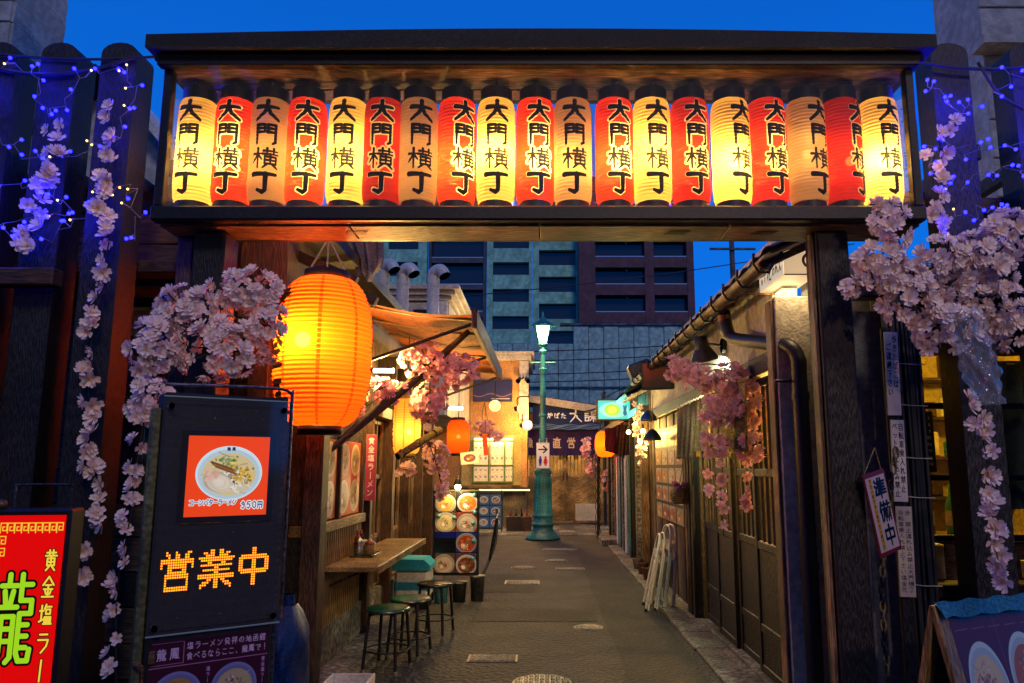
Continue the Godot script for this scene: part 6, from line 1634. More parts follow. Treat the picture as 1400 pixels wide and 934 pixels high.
# ---------------------------------------------------------------- the end of the alley
func alley_end_things() -> void:
	var l := thing("street_lamp", "turquoise cast-iron street lamp with lit glass lantern at the end of the alley", "street lamp", Vector3(0.02, 0, -16.6))
	part(l, "base", lathe([Vector2(0.001, 0), Vector2(0.36, 0), Vector2(0.36, 0.05), Vector2(0.3, 0.12), Vector2(0.22, 0.2), Vector2(0.21, 0.28), Vector2(0.245, 0.3), Vector2(0.245, 0.34), Vector2(0.2, 0.36), Vector2(0.19, 0.46), Vector2(0.225, 0.48), Vector2(0.225, 0.52), Vector2(0.19, 0.55), Vector2(0.175, 0.8), Vector2(0.16, 1.35), Vector2(0.185, 1.37), Vector2(0.185, 1.43), Vector2(0.16, 1.45), Vector2(0.12, 1.55), Vector2(0.11, 1.6)], 40), M.lamp_teal)
	for k in 12:
		var a := TAU * k / 12
		boxc(l, "flute", M.lamp_teal, Vector3(0.018, 0.72, 0.03), Vector3(sin(a) * 0.178, 0.93, cos(a) * 0.178), Vector3(-1.0, rad_to_deg(a), 0), 0.006)
	part(l, "column", tube([Vector3(0, 1.58, 0), Vector3(0, 4.12, 0)], [0.075, 0.05], 24), M.lamp_teal)
	for y in [1.72, 2.6, 3.6, 4.0]: part(l, "ring", lathe([Vector2(0.075, -0.03), Vector2(0.095, 0), Vector2(0.075, 0.03)], 24), M.lamp_teal, Vector3(0, y, 0))
	part(l, "cross_bar", tube([Vector3(-0.28, 3.75, 0), Vector3(0.28, 3.75, 0)], 0.02, 8), M.lamp_teal)
	for k in 4:
		var a := PI / 4 + k * PI / 2
		part(l, "cage_bar", tube([Vector3(sin(a) * 0.1, 4.17, cos(a) * 0.1), Vector3(sin(a) * 0.21, 4.55, cos(a) * 0.21)], 0.013, 6), M.lamp_teal)
	var frost := plain(lin(0.8, 0.78, 0.7), 0.6)
	frost.emission_enabled = true
	frost.emission = Color(1.0, 0.94, 0.78)
	frost.emission_energy_multiplier = 0.75
	for k in 4:
		var pn := part(l, "pane", sheet(1, 1, func(u, v): return Vector3((u - 0.5) * lerpf(0.29, 0.13, v), 4.54 - v * 0.36, lerpf(0.146, 0.068, v))), frost)
		pn.rotation_degrees.y = 90 * k
	part(l, "lantern_foot", lathe([Vector2(0.05, 4.1), Vector2(0.11, 4.14), Vector2(0.11, 4.175), Vector2(0.001, 4.176)], 20), M.lamp_teal)
	part(l, "lantern_roof", lathe([Vector2(0.25, 4.55), Vector2(0.25, 4.575), Vector2(0.14, 4.66), Vector2(0.09, 4.68), Vector2(0.07, 4.74), Vector2(0.03, 4.77), Vector2(0.02, 4.86), Vector2(0.001, 4.9)], 24), M.lamp_teal)
	omni(l, "lantern_light", Vector3(0, 4.36, 0.25), Color(1.0, 0.90, 0.66), 0.7, 0.1)
	# sign on it: arrow and two figures
	var im := new_image(160, 300, Color(0.92, 0.93, 0.95))
	dab(im, Vector2(28, 72), Vector2(124, 72), 9, 9, Color(0.04, 0.04, 0.06))
	dab(im, Vector2(88, 32), Vector2(130, 72), 9, 9, Color(0.04, 0.04, 0.06))
	dab(im, Vector2(88, 112), Vector2(130, 72), 9, 9, Color(0.04, 0.04, 0.06))
	for e in [[46, Color(0.05, 0.16, 0.6)], [114, Color(0.72, 0.1, 0.12)]]:
		oval(im, e[0], 170, 14, 14, e[1])
		dab(im, Vector2(e[0], 200), Vector2(e[0], 232), 20, 18 if e[0] < 80 else 26, e[1])
		dab(im, Vector2(e[0] - 8, 236), Vector2(e[0] - 8, 272), 7, 6, e[1])
		dab(im, Vector2(e[0] + 8, 236), Vector2(e[0] + 8, 272), 7, 6, e[1])
	var ws := thing("washroom_sign", "white washroom sign with black arrow and two figures on the street lamp", "sign", Vector3(0.02, 1.74, -16.36))
	boxc(ws, "plate", M.white_paint, Vector3(0.28, 0.54, 0.02), Vector3.ZERO, Vector3.ZERO, 0.008)
	part(ws, "pictogram", quad(0.265, 0.5), print_mat(tex(im), 0.4), Vector3(0, 0, 0.0115))
	part(ws, "strap", tube([Vector3(0, 0.15, -0.01), Vector3(0, 0.15, -0.17)], 0.02, 8), M.steel)
	part(ws, "strap", tube([Vector3(0, -0.15, -0.01), Vector3(0, -0.15, -0.12)], 0.02, 8), M.steel)
	# purple door curtain and blue banner of the diner
	var pn := new_image(768, 200, Color(0.16, 0.07, 0.30))
	for i in 6: letter(pn, "漁師直営食堂"[i], Vector2(34 + i * 124, 58), Vector2(74, 84), 10, Color(0.80, 0.70, 0.58), 0.2)
	for i in 5: pn.fill_rect(Rect2i(126 + i * 128, 70, 3, 130), Color(0.06, 0.03, 0.12))
	var nr := thing("purple_curtain", "purple split curtain with pale writing over the diner's doors", "curtain", Vector3(0.62, 2.5, -21.28))
	part(nr, "cloth", sheet(60, 8, func(u, v): return Vector3((u - 0.5) * 2.42, -v * 0.68, 0.03 * sin(u * 40.0) * (0.3 + v))), print_mat(tex(pn), 0.9))
	part(nr, "rod", tube([Vector3(-1.3, 0.02, -0.01), Vector3(1.3, 0.02, -0.01)], 0.022, 8), M.black)
	var bn := new_image(640, 240, Color(0.05, 0.13, 0.33))
	for k in 4:
		for i in 16: dab(bn, Vector2(i * 42, 190 + k * 12 + 8 * sin(i * 1.4 + k)), Vector2(i * 42 + 42, 190 + k * 12 + 8 * sin(i * 1.4 + 1.4 + k)), 2.2, 2.2, Color(0.45, 0.58, 0.75))
	for i in 3: letter(bn, "炉ばた"[i], Vector2(130 + i * 62, 76), Vector2(50, 54), 7, Color(0.93, 0.94, 0.96), 0.3)
	for i in 2: letter(bn, "大謀"[i], Vector2(330 + i * 132, 36), Vector2(116, 128), 13, Color(0.93, 0.94, 0.96), 0.3)
	var bb := thing("blue_banner", "dark blue banner with white brush writing and waves above the purple curtain", "banner", Vector3(0.72, 2.86, -21.1))
	part(bb, "cloth", sheet(30, 6, func(u, v): return Vector3((u - 0.5) * 1.95, (0.5 - v) * 0.68 - 0.02 * sin(u * PI), 0.015 * sin(u * 18.0))), print_mat(tex(bn), 0.85))
	part(bb, "rope", tubes([[Vector3(-0.97, 0.34, 0), Vector3(-1.2, 0.6, -0.3)], [Vector3(0.97, 0.34, 0), Vector3(1.15, 0.6, -0.3)]], 0.01, 5), M.black)
	var bp := thing("banner_pole", "black bent pole with wires rising beside the blue banner", "pole", Vector3(1.66, 0, -20.6))
	part(bp, "pole", tube(smooth([Vector3(0, 0, 0), Vector3(0, 2.2, 0), Vector3(-0.02, 3.3, 0), Vector3(0.03, 3.5, 0)], 5), 0.045, 10), M.black)
	part(bp, "stay", tubes([[Vector3(-0.02, 3.1, 0), Vector3(-0.75, 2.9, 0.0)], [Vector3(-0.02, 3.0, 0), Vector3(-0.15, 2.4, 0)]], 0.025, 6), M.black)
	# globe lamps on the ochre house
	for i in 2:
		var gl := thing("globe_lamp", ["warm globe lamp on a curved arm before the ochre house", "white globe spotlight under the warm globe lamp"][i], "lamp", [Vector3(-0.48, 2.9, -18.6), Vector3(-0.36, 2.52, -19.0)][i], "lamps on the ochre house")
		part(gl, "globe", ball(0.13, 20), glow(Color(1.0, 0.82, 0.5) if i == 0 else Color(1.0, 0.94, 0.86), 1.5 if i == 0 else 0.8))
		part(gl, "arm", tube(smooth([Vector3(-0.1, 0.02, -0.1), Vector3(-0.12, 0.3, -0.4), Vector3(0.15, 0.36, -0.75)], 5), 0.018, 7), M.black)
		part(gl, "holder", tube([Vector3(-0.17, 0.0, -0.04), Vector3(-0.1, 0.0, 0)], 0.06, 12), M.black)
		omni(gl, "globe_light", Vector3.ZERO, Color(1.0, 0.75, 0.40), 0.5 if i == 0 else 0.3, 0.12)
	var gl2 := thing("globe_lamp", "warm globe lamp near the awning end, left of the other two", "lamp", Vector3(-0.95, 2.72, -15.5), "lamps on the ochre house")
	part(gl2, "globe", ball(0.12, 18), glow(Color(1.0, 0.80, 0.5), 1.5))
	part(gl2, "arm", tube([Vector3(0, 0.1, 0), Vector3(0, 0.5, 0)], 0.014, 7), M.black)
	omni(gl2, "globe_light", Vector3.ZERO, Color(1.0, 0.75, 0.40), 0.22, 0.11)
	# blue picture panel high on the ochre house
	var bi := new_image(256, 128, Color(0.07, 0.10, 0.34))
	for i in 12: dab(bi, Vector2(i * 22, 92 + 10 * sin(i * 0.9)), Vector2(i * 22 + 22, 92 + 10 * sin(i * 0.9 + 0.9)), 3, 2, Color(0.5, 0.36, 0.42))
	dab(bi, Vector2(120, 114), Vector2(240, 114), 2, 2, Color(0.7, 0.7, 0.8))
	var pb := thing("blue_picture_panel", "dark blue night-view picture panel high on the ochre house", "sign", Vector3(-1.25, 3.42, -19.44))
	boxc(pb, "board", M.black, Vector3(1.0, 0.56, 0.03), Vector3.ZERO)
	part(pb, "picture", quad(0.97, 0.53), print_mat(tex(bi), 0.4), Vector3(0, 0, 0.017))
	var sl := thing("wall_spotlight", "small black twin spotlight high on the ochre house", "lamp", Vector3(-0.48, 3.72, -19.36))
	for e in [-0.08, 0.08]: part(sl, "head", tube([Vector3(e, 0, -0.02), Vector3(e * 1.6, -0.08, 0.1)], [0.05, 0.06], 12), M.black)
	part(sl, "bracket", tube([Vector3(0, 0.02, -0.06), Vector3(0, 0.02, 0.0)], 0.03, 8), M.black)
	# menu stand, bench and small boards at the foot of the houses
	var mi := new_image(200, 260, Color(0.05, 0.13, 0.22))
	for i in 6:
		mi.fill_rect(Rect2i(8 + (i % 2) * 96, 10 + (i / 2) * 84, 88, 74), Color(0.25, 0.42, 0.55))
		bowl(mi, 52 + (i % 2) * 96, 47 + (i / 2) * 84, 34, 26, i)
	var ms := thing("blue_menu_stand", "blue menu stand with dish pictures below the lit menu case", "sign board", Vector3(-1.22, 0, -18.3))
	boxc(ms, "board", M.black, Vector3(0.62, 0.84, 0.03), Vector3(0, 0.5, 0), Vector3(-7, 0, 0))
	part(ms, "picture", quad(0.58, 0.8), print_mat(tex(mi), 0.35), Vector3(0, 0.5, 0.018), Vector3(-7, 0, 0))
	for e in [-0.28, 0.28]: boxc(ms, "leg", M.steel_dark, Vector3(0.03, 1.0, 0.03), Vector3(e, 0.48, -0.06), Vector3(8, 0, 0))
	var ls := thing("lit_ledge", "lit strip under the ledge of the ochre house", "lamp", Vector3(-0.95, 0.93, -19.25))
	box(ls, "lamp_strip", glow(Color(1.0, 0.88, 0.6), 2.0), Vector3(-0.6, 0, 0), Vector3(0.65, 0.035, 0.05), 0.004)
	box(ls, "holder", M.black, Vector3(-0.62, 0.036, -0.02), Vector3(0.67, 0.05, 0.06))
	area_light(ls, "lamp_strip_light", Vector3(0.02, -0.02, 0.03), Vector3(0, -1, 0.2), Vector2(1.2, 0.05), Color(1.0, 0.85, 0.55), 0.25)
	var bx := thing("bottle_crate", "dark crate of bottles under the lit ledge", "crate", Vector3(-0.55, 0, -18.9))
	for e in [[-0.3, -0.27, -0.2, 0.2], [0.27, 0.3, -0.2, 0.2], [-0.27, 0.27, -0.2, -0.17], [-0.27, 0.27, 0.17, 0.2]]: box(bx, "side", M.brown_x, Vector3(e[0], 0, e[2]), Vector3(e[1], 0.34, e[3]))
	for i in 8: part(bx, "bottle", lathe([Vector2(0.001, 0), Vector2(0.04, 0), Vector2(0.04, 0.3), Vector2(0.014, 0.4), Vector2(0.014, 0.5), Vector2(0.001, 0.501)], 12), [M.gloss_black, M.red_plastic, M.brown_y][i % 3], Vector3(-0.2 + (i % 4) * 0.13, 0.02, -0.07 + (i / 4) * 0.15))
	var wb := thing("white_notice_board", "low white notice board in a wooden frame before the diner's doors", "notice board", Vector3(1.2, 0, -20.9))
	boxc(wb, "board", M.white_paint, Vector3(0.62, 0.44, 0.02), Vector3(0, 0.32, 0))
	for e in [-0.34, 0.34]: box(wb, "leg", M.pine_y, Vector3(e - 0.025, 0, -0.03), Vector3(e + 0.025, 0.62, 0.02))
	box(wb, "rail", M.pine_x, Vector3(-0.31, 0.06, -0.02), Vector3(0.31, 0.1, 0.01))
	for i in 4: part(wb, "faded_line", quad(0.4, 0.012), plain(lin(0.4, 0.4, 0.4), 0.6), Vector3(-0.03, 0.22 + i * 0.07, 0.0115))


# ---------------------------------------------------------------- artificial cherry blossom
var petals := {}

func blossom_mesh(kind: String, v: int) -> ArrayMesh:
	var key := "%s%d" % [kind, v]
	if petals.has(key): return petals[key]
	var cup: float = [0.25, 0.5, 0.85][v]
	var st := SurfaceTool.new()
	st.begin(Mesh.PRIMITIVE_TRIANGLES)
	for layer in 2:
		for k in 5:
			var a := TAU * (k + 0.5 * layer) / 5 + rng.randf_range(-0.1, 0.1)
			var l := (1.0 if layer == 0 else 0.72) * rng.randf_range(0.92, 1.08)
			var rise := cup + 0.35 * layer
			var side := Vector3(-sin(a), 0, cos(a))
			var dir := Vector3(cos(a), 0, sin(a))
			var p := func(t: float, w: float, dip: float) -> Vector3:
				return dir * t * l + side * w * l + Vector3.UP * (rise * t * t * 0.6 + dip + layer * 0.08)
			var q := [p.call(0.08, 0.0, 0.0), p.call(0.45, -0.26, 0.07), p.call(0.5, 0.0, 0.0), p.call(0.45, 0.26, 0.07), p.call(0.86, -0.33, 0.10), p.call(0.9, 0.0, 0.02), p.call(0.86, 0.33, 0.10), p.call(1.0, -0.15, 0.06), p.call(1.0, 0.15, 0.06)]
			for f in [[0, 1, 2], [0, 2, 3], [1, 4, 2], [2, 4, 5], [2, 5, 6], [2, 6, 3], [4, 7, 5], [5, 8, 6]]:
				for i in f:
					st.set_color(Color(0.9, 0.5, 0.5) if i == 0 else Color(1, 1, 1))
					st.set_uv(Vector2.ZERO)
					st.add_vertex(q[i])
	st.generate_normals()
	var am := st.commit()
	am.surface_set_material(0, M["petal_" + kind])
	var s2 := SurfaceTool.new()
	s2.begin(Mesh.PRIMITIVE_TRIANGLES)
	for k in 9:
		var a := TAU * k / 9
		var tip := Vector3(cos(a) * 0.22, 0.34 + 0.06 * sin(k * 2.0), sin(a) * 0.22)
		put_box(s2, Vector3(0.05, 0.05, 0.05), Transform3D(Basis(), tip))
	put_box(s2, Vector3(0.16, 0.1, 0.16), Transform3D(Basis(), Vector3(0, 0.08, 0)))
	s2.commit(am)
	am.surface_set_material(1, M.stamen)
	petals[key] = am
	return am

func flower(parent: Node3D, at: Vector3, facing: Vector3, size: float, kind: String) -> void:
	var o := MeshInstance3D.new()
	o.name = "blossom"
	o.mesh = blossom_mesh(kind, [0, 0, 1, 1, 2][rng.randi() % 5])
	parent.add_child(o, true)
	var y := facing.normalized()
	var x := y.cross(Vector3(rng.randf_range(-1, 1), rng.randf_range(-1, 1), rng.randf_range(-1, 1))).normalized()
	o.transform = Transform3D(Basis(x, y, x.cross(y)).scaled(Vector3.ONE * size), at)

func spray(o: Node3D, lobes: Array, size: float, kind: String, root: Vector3) -> void:
	# lobes: [centre, radii, count]; flowers sit on and in the lobes, twigs run to them from root
	var twigs := []
	for e in lobes:
		var c: Vector3 = e[0]
		var r: Vector3 = e[1]
		var mid := root.lerp(c, 0.5) + Vector3(rng.randf_range(-0.05, 0.05), 0.03, 0)
		twigs.append(smooth([root, mid, c], 4))
		for i in e[2]:
			var d := Vector3(rng.randfn(), rng.randfn(), rng.randfn() + 0.35).normalized()
			var q := c + d * r * pow(rng.randf(), 0.33)
			flower(o, q, (d + Vector3(rng.randf_range(-0.5, 0.5), rng.randf_range(-0.3, 0.5), rng.randf_range(0.0, 0.9))), size * rng.randf_range(0.75, 1.2), kind)
			if i % 4 == 0: twigs.append([c.lerp(q, 0.2), c.lerp(q, 0.65) + Vector3(0, -0.01, 0), q])
	part(o, "twig", tubes(twigs, 0.0045, 5), M.twig)

func garland(o: Node3D, pts: Array, count: int, size: float, kind: String, jitter := 0.03) -> void:
	var line := smooth(pts, 10)
	part(o, "stem", tube(line, 0.0035, 5), M.twig)
	for i in count:
		var p: Vector3 = line[int(float(i) / count * (line.size() - 1))]
		var n := 1 + (rng.randi() % 2)
		for k in n:
			var d := Vector3(rng.randf_range(-1, 1), rng.randf_range(-0.4, 0.7), rng.randf_range(0.3, 1.0))
			flower(o, p + Vector3(rng.randf_range(-jitter, jitter), rng.randf_range(-jitter, jitter), rng.randf_range(0, jitter)), d, size * rng.randf_range(0.8, 1.15), kind)

func blossoms() -> void:
	for e in [["white", lin(0.90, 0.77, 0.76)], ["pink", lin(0.82, 0.56, 0.58)], ["rose", lin(0.78, 0.42, 0.48)]]:
		var m := plain(e[1], 0.7)
		m.backlight_enabled = true
		m.backlight = Color(0.55, 0.5, 0.5)
		m.vertex_color_use_as_albedo = true
		M["petal_" + e[0]] = m
	M.stamen = plain(lin(0.55, 0.5, 0.12), 0.7)
	var a := thing("blossom_bunch", "big bunch of white artificial cherry blossom above the menu cabinet", "blossom", Vector3.ZERO, "artificial cherry blossom")
	spray(a, [[Vector3(-1.93, 1.82, -3.8), Vector3(0.11, 0.13, 0.08), 26], [Vector3(-1.99, 2.08, -3.86), Vector3(0.12, 0.17, 0.1), 40], [Vector3(-1.86, 2.32, -3.95), Vector3(0.19, 0.16, 0.11), 56], [Vector3(-1.68, 2.1, -3.92), Vector3(0.22, 0.17, 0.11), 66], [Vector3(-1.58, 2.43, -4.0), Vector3(0.2, 0.14, 0.1), 56], [Vector3(-1.46, 2.24, -4.0), Vector3(0.1, 0.2, 0.09), 36]], 0.040, "white", Vector3(-1.8, 2.3, -4.1))
	var b := thing("blossom_garland", "thin garland of blossom hanging down the left edge of the menu cabinet", "blossom", Vector3.ZERO, "artificial cherry blossom")
	garland(b, [Vector3(-1.80, 1.78, -3.5), Vector3(-1.80, 1.5, -3.45), Vector3(-1.79, 1.3, -3.42), Vector3(-1.82, 0.98, -3.42), Vector3(-1.78, 0.6, -3.4)], 22, 0.034, "white", 0.03)
	var c := thing("blossom_garland", "long garland of single blossoms winding down the left pergola post", "blossom", Vector3.ZERO, "artificial cherry blossom")
	garland(c, [Vector3(-2.50, 3.58, -4.2), Vector3(-2.5, 3.15, -4.2), Vector3(-2.52, 2.95, -4.2), Vector3(-2.45, 2.81, -4.2), Vector3(-2.49, 2.5, -4.2), Vector3(-2.5, 2.22, -4.2), Vector3(-2.48, 1.85, -4.2), Vector3(-2.43, 1.5, -4.2), Vector3(-2.36, 1.26, -4.2), Vector3(-2.46, 0.85, -4.2)], 36, 0.05, "white", 0.03)
	var d := thing("blossom_garland", "short blossom garland among the blue lights on the second post from the gate", "blossom", Vector3.ZERO, "artificial cherry blossom")
	garland(d, [Vector3(-2.8, 3.42, -4.2), Vector3(-2.82, 3.2, -4.2), Vector3(-2.86, 3.0, -4.2), Vector3(-2.9, 2.8, -4.2), Vector3(-2.94, 2.66, -4.2)], 16, 0.05, "white", 0.05)
	var e := thing("blossom_branch", "pink blossom branch on a slanting stick before the orange awning", "blossom", Vector3.ZERO, "artificial cherry blossom")
	part(e, "branch", tube(smooth([Vector3(-1.86, 1.40, -5.9), Vector3(-1.5, 1.86, -6.4), Vector3(-1.1, 2.3, -6.8), Vector3(-0.66, 2.72, -6.85)], 6), [0.014, 0.016, 0.018, 0.02, 0.028, 0.036, 0.042, 0.044, 0.045, 0.044, 0.044, 0.042, 0.04, 0.04, 0.036, 0.034, 0.03, 0.028, 0.026], 8), M.bark)
	spray(e, [[Vector3(-1.36, 2.14, -6.7), Vector3(0.2, 0.12, 0.12), 40], [Vector3(-1.06, 2.44, -6.85), Vector3(0.24, 0.17, 0.15), 84], [Vector3(-0.78, 2.36, -6.9), Vector3(0.22, 0.17, 0.15), 76], [Vector3(-1.02, 2.08, -6.95), Vector3(0.2, 0.18, 0.12), 50], [Vector3(-1.55, 1.97, -6.5), Vector3(0.12, 0.1, 0.08), 18]], 0.044, "rose", Vector3(-1.0, 2.38, -6.84))
	var f := thing("bamboo_branch", "cut bamboo pole with pale blossoms under the striped lantern", "branch", Vector3.ZERO)
	part(f, "cane", tube([Vector3(-1.34, 1.60, -7.2), Vector3(-1.16, 1.74, -7.4), Vector3(-1.0, 1.86, -7.6)], [0.036, 0.038, 0.04], 12), M.bamboo)
	for k in 3: part(f, "joint", tube([Vector3(-1.31 + k * 0.13, 1.624 + k * 0.1, -7.236 - k * 0.14), Vector3(-1.30 + k * 0.13, 1.632 + k * 0.1, -7.247 - k * 0.14)], 0.044, 12), M.bamboo)
	spray(f, [[Vector3(-1.08, 1.62, -7.8), Vector3(0.13, 0.16, 0.1), 36], [Vector3(-1.02, 1.34, -7.9), Vector3(0.07, 0.16, 0.08), 18], [Vector3(-1.38, 1.48, -7.9), Vector3(0.12, 0.06, 0.1), 14]], 0.042, "pink", Vector3(-1.1, 1.74, -7.5))
	var g := thing("blossom_bunch", "largest bunch of blossom covering the gate corner at the right", "blossom", Vector3.ZERO, "artificial cherry blossom")
	spray(g, [[Vector3(1.82, 2.76, -3.85), Vector3(0.11, 0.14, 0.07), 28], [Vector3(1.76, 2.54, -3.88), Vector3(0.16, 0.18, 0.1), 62], [Vector3(1.92, 2.38, -3.88), Vector3(0.19, 0.19, 0.11), 74], [Vector3(2.1, 2.56, -3.88), Vector3(0.16, 0.15, 0.1), 52], [Vector3(2.05, 2.2, -3.86), Vector3(0.19, 0.13, 0.09), 46], [Vector3(1.63, 2.42, -3.88), Vector3(0.07, 0.06, 0.05), 10]], 0.040, "white", Vector3(2.0, 2.45, -4.1))
	var g2 := thing("blossom_bunch", "bunch of pale blossom at the right edge under the blue lights", "blossom", Vector3.ZERO, "artificial cherry blossom")
	spray(g2, [[Vector3(2.32, 2.56, -3.9), Vector3(0.19, 0.2, 0.11), 64], [Vector3(2.46, 2.74, -3.92), Vector3(0.16, 0.12, 0.09), 36], [Vector3(2.42, 2.28, -3.92), Vector3(0.16, 0.18, 0.1), 48], [Vector3(2.26, 2.36, -3.9), Vector3(0.14, 0.12, 0.1), 30]], 0.042, "white", Vector3(2.4, 2.6, -4.1))
	var h := thing("blossom_garland", "garland of pale blossoms hanging before the barred bar window", "blossom", Vector3.ZERO, "artificial cherry blossom")
	garland(h, [Vector3(2.12, 1.85, -3.8), Vector3(2.16, 1.67, -3.8), Vector3(2.18, 1.45, -3.8), Vector3(2.16, 1.29, -3.8), Vector3(2.18, 1.1, -3.8), Vector3(2.21, 0.92, -3.8)], 13, 0.05, "white", 0.028)
	var w := thing("plastic_wrap", "crumpled clear plastic wrapped round the blossom stem on the right", "plastic", Vector3(2.08, 2.05, -3.72))
	part(w, "film", sheet(26, 22, func(u, v):
		var an: float = TAU * u
		var y: float = 0.23 - v * 0.48
		var rr: float = 0.055 + 0.012 * sin(an * 4.0 + y * 31.0) + 0.010 * sin(an * 7.0 - y * 55.0) + 0.02 * sin(v * PI)
		return Vector3(cos(an) * rr + v * 0.09, y, -sin(an) * rr)), M.clear_plastic)
	var i := thing("blossom_bunch", "pink blossom bunch hanging before the olive curtain on the right", "blossom", Vector3.ZERO, "artificial cherry blossom")
	spray(i, [[Vector3(1.08, 2.27, -6.0), Vector3(0.12, 0.09, 0.1), 26], [Vector3(1.24, 2.17, -5.9), Vector3(0.16, 0.11, 0.1), 40], [Vector3(1.46, 2.14, -5.72), Vector3(0.18, 0.15, 0.1), 66], [Vector3(1.53, 1.94, -5.62), Vector3(0.15, 0.17, 0.1), 60], [Vector3(1.32, 1.9, -5.72), Vector3(0.15, 0.15, 0.1), 46], [Vector3(1.5, 1.66, -5.58), Vector3(0.13, 0.1, 0.1), 32], [Vector3(1.28, 1.68, -5.68), Vector3(0.11, 0.09, 0.08), 16]], 0.042, "pink", Vector3(1.5, 2.25, -5.8))
	for k in 3:
		var q := thing("blossom_garland", ["dangling strand of blossoms before the doors, left strand", "dangling strand of blossoms before the doors, longest middle strand", "dangling strand of blossoms before the doors, right strand"][k], "blossom", Vector3.ZERO, "artificial cherry blossom")
		var x: float = [1.2, 1.28, 1.46][k]
		garland(q, [Vector3(x, 1.72, -5.65), Vector3(x + 0.02, 1.5, -5.62), Vector3(x, 1.3, -5.6), Vector3(x + 0.01, [1.45, 1.04, 1.22][k] - 0.02, -5.6)], [5, 9, 7][k], 0.042, "pink", 0.02)
	var r := thing("blossom_garland", "blossoms tied among the blue lights on the right pergola post", "blossom", Vector3.ZERO, "artificial cherry blossom")
	garland(r, [Vector3(2.36, 3.44, -4.22), Vector3(2.25, 3.2, -4.22), Vector3(2.28, 3.02, -4.22), Vector3(2.25, 2.86, -4.22), Vector3(2.33, 2.76, -4.22)], 13, 0.05, "white", 0.05)
	var s := thing("blossom_bunch", "small pink blossom bunch hanging before the diner's doors", "blossom", Vector3.ZERO, "artificial cherry blossom")
	spray(s, [[Vector3(1.18, 1.95, -19.6), Vector3(0.26, 0.3, 0.2), 26], [Vector3(1.24, 1.5, -19.6), Vector3(0.16, 0.26, 0.15), 14], [Vector3(1.45, 1.2, -17.5), Vector3(0.12, 0.3, 0.12), 14]], 0.075, "rose", Vector3(1.4, 2.4, -19.6))
	var t := thing("blossom_garland", "warm-lit blossom garland by the bare bulbs on the right wall", "blossom", Vector3.ZERO, "artificial cherry blossom")
	garland(t, [Vector3(1.42, 2.35, -11.3), Vector3(1.36, 2.1, -11.2), Vector3(1.44, 1.95, -11.0), Vector3(1.40, 1.75, -11.0), Vector3(1.42, 1.6, -11.0)], 18, 0.05, "white", 0.07)
	var u := thing("blossom_bunch", "violet-tinged blossom bunch near the globe lamp beyond the red lantern", "blossom", Vector3.ZERO, "artificial cherry blossom")
	spray(u, [[Vector3(-0.92, 2.1, -12.0), Vector3(0.2, 0.12, 0.14), 26], [Vector3(-0.75, 1.98, -12.0), Vector3(0.12, 0.12, 0.1), 12]], 0.055, "rose", Vector3(-0.9, 2.5, -12.0))


# ---------------------------------------------------------------- string lights
func light_string(o: Node3D, pts: Array, bulbs: int, blue_share: float, spread: float, lights: int) -> void:
	var line := smooth(pts, 8)
	for i in line.size(): line[i] += Vector3(rng.randf_range(-spread, spread), rng.randf_range(-spread, spread), rng.randf_range(0, spread * 0.3))
	part(o, "flex", tube(line, 0.0022, 5), M.fairy_wire)
	var lit := 0
	for i in bulbs:
		var p: Vector3 = line[int((i + 0.5) / bulbs * (line.size() - 1))]
		var q := p + Vector3(rng.randf_range(-0.05, 0.05), rng.randf_range(-0.04, 0.05), rng.randf_range(0.0, 0.03))
		var blue := rng.randf() < blue_share
		part(o, "lead", tube([p, p.lerp(q, 0.5) + Vector3(0, 0.004, 0), q], 0.0014, 4), M.pale_wire)
		part(o, "bulb", ball(0.0105 if blue else 0.0065, 8), M.led_blue if blue else M.led_warm, q)
		if blue and lit < lights:
			omni(o, "bulb_light", q, Color(0.10, 0.10, 1.0), 0.003, 0.01)
			lit += 1

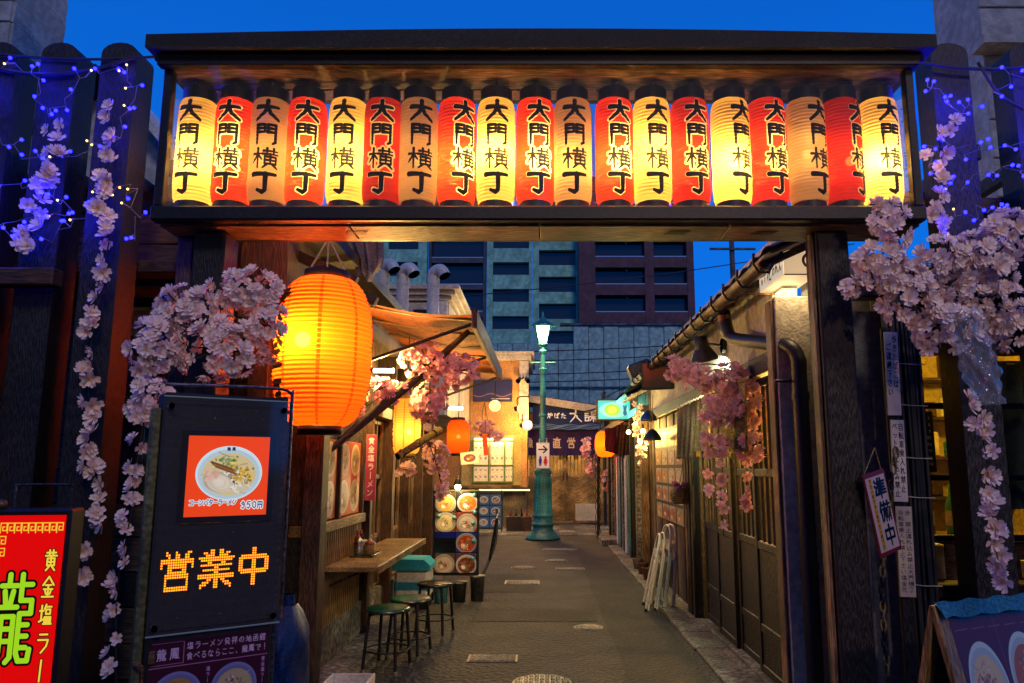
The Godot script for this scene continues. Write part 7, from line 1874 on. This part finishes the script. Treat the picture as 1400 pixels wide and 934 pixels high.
func string_lights() -> void:
	var a := thing("string_light", "blue and warm string lights zigzagging over the left pergola posts, upper string", "string lights", Vector3.ZERO, "string lights on the pergolas")
	light_string(a, [Vector3(-3.4, 3.7, -4.26), Vector3(-3.1, 3.85, -4.26), Vector3(-2.9, 3.55, -4.24), Vector3(-2.62, 3.85, -4.26), Vector3(-2.42, 3.7, -4.26), Vector3(-2.52, 3.4, -4.24), Vector3(-2.9, 3.25, -4.22), Vector3(-3.2, 3.4, -4.22), Vector3(-3.3, 3.1, -4.22)], 46, 0.72, 0.035, 18)
	var b := thing("string_light", "blue and warm string lights over the left pergola posts, lower string", "string lights", Vector3.ZERO, "string lights on the pergolas")
	light_string(b, [Vector3(-3.3, 3.05, -4.22), Vector3(-2.9, 3.1, -4.2), Vector3(-2.7, 2.95, -4.2), Vector3(-3.1, 2.85, -4.2), Vector3(-2.75, 2.8, -4.2), Vector3(-2.4, 3.1, -4.24), Vector3(-2.3, 2.75, -4.2)], 38, 0.7, 0.04, 14)
	var c := thing("string_light", "dense blue string lights on the right pergola posts", "string lights", Vector3.ZERO, "string lights on the pergolas")
	light_string(c, [Vector3(2.3, 3.75, -4.28), Vector3(2.5, 3.6, -4.28), Vector3(2.9, 3.8, -4.28), Vector3(3.0, 3.5, -4.26), Vector3(2.6, 3.35, -4.26), Vector3(2.3, 3.35, -4.24), Vector3(2.35, 3.1, -4.24), Vector3(2.8, 3.2, -4.24), Vector3(2.95, 2.95, -4.24), Vector3(2.5, 2.95, -4.22), Vector3(2.25, 2.8, -4.2)], 70, 0.93, 0.045, 26)
	var d := thing("string_light", "sparse blue string lights inside the glazed lantern box", "string lights", Vector3.ZERO, "string lights on the pergolas")
	light_string(d, [Vector3(-2.05, 3.6, -4.41), Vector3(-1.0, 3.4, -4.41), Vector3(0.1, 3.0, -4.41), Vector3(1.2, 3.1, -4.41), Vector3(2.02, 3.3, -4.41)], 14, 0.9, 0.02, 8)
	# black cables slung between the posts
	var e := thing("slung_cable", "black cable slung between the tops of the left pergola posts", "cable", Vector3.ZERO, "cables slung between posts")
	part(e, "cable", tube(sag(Vector3(-3.5, 3.98, -4.26), Vector3(-2.18, 3.94, -4.26), 0.05), 0.008, 6), M.wire)
	part(e, "cable", tube(sag(Vector3(-3.5, 3.94, -4.26), Vector3(-2.45, 3.92, -4.26), 0.12), 0.012, 6), M.wire)
	var f := thing("slung_cable", "black cable slung between the tops of the right pergola posts", "cable", Vector3.ZERO, "cables slung between posts")
	part(f, "cable", tube(sag(Vector3(2.2, 3.92, -4.28), Vector3(3.4, 4.0, -4.28), 0.1), 0.01, 6), M.wire)
	part(f, "cable", tube(smooth([Vector3(2.62, 3.9, -4.28), Vector3(2.72, 3.7, -4.28), Vector3(2.86, 3.6, -4.28)], 5), 0.01, 6), M.wire)
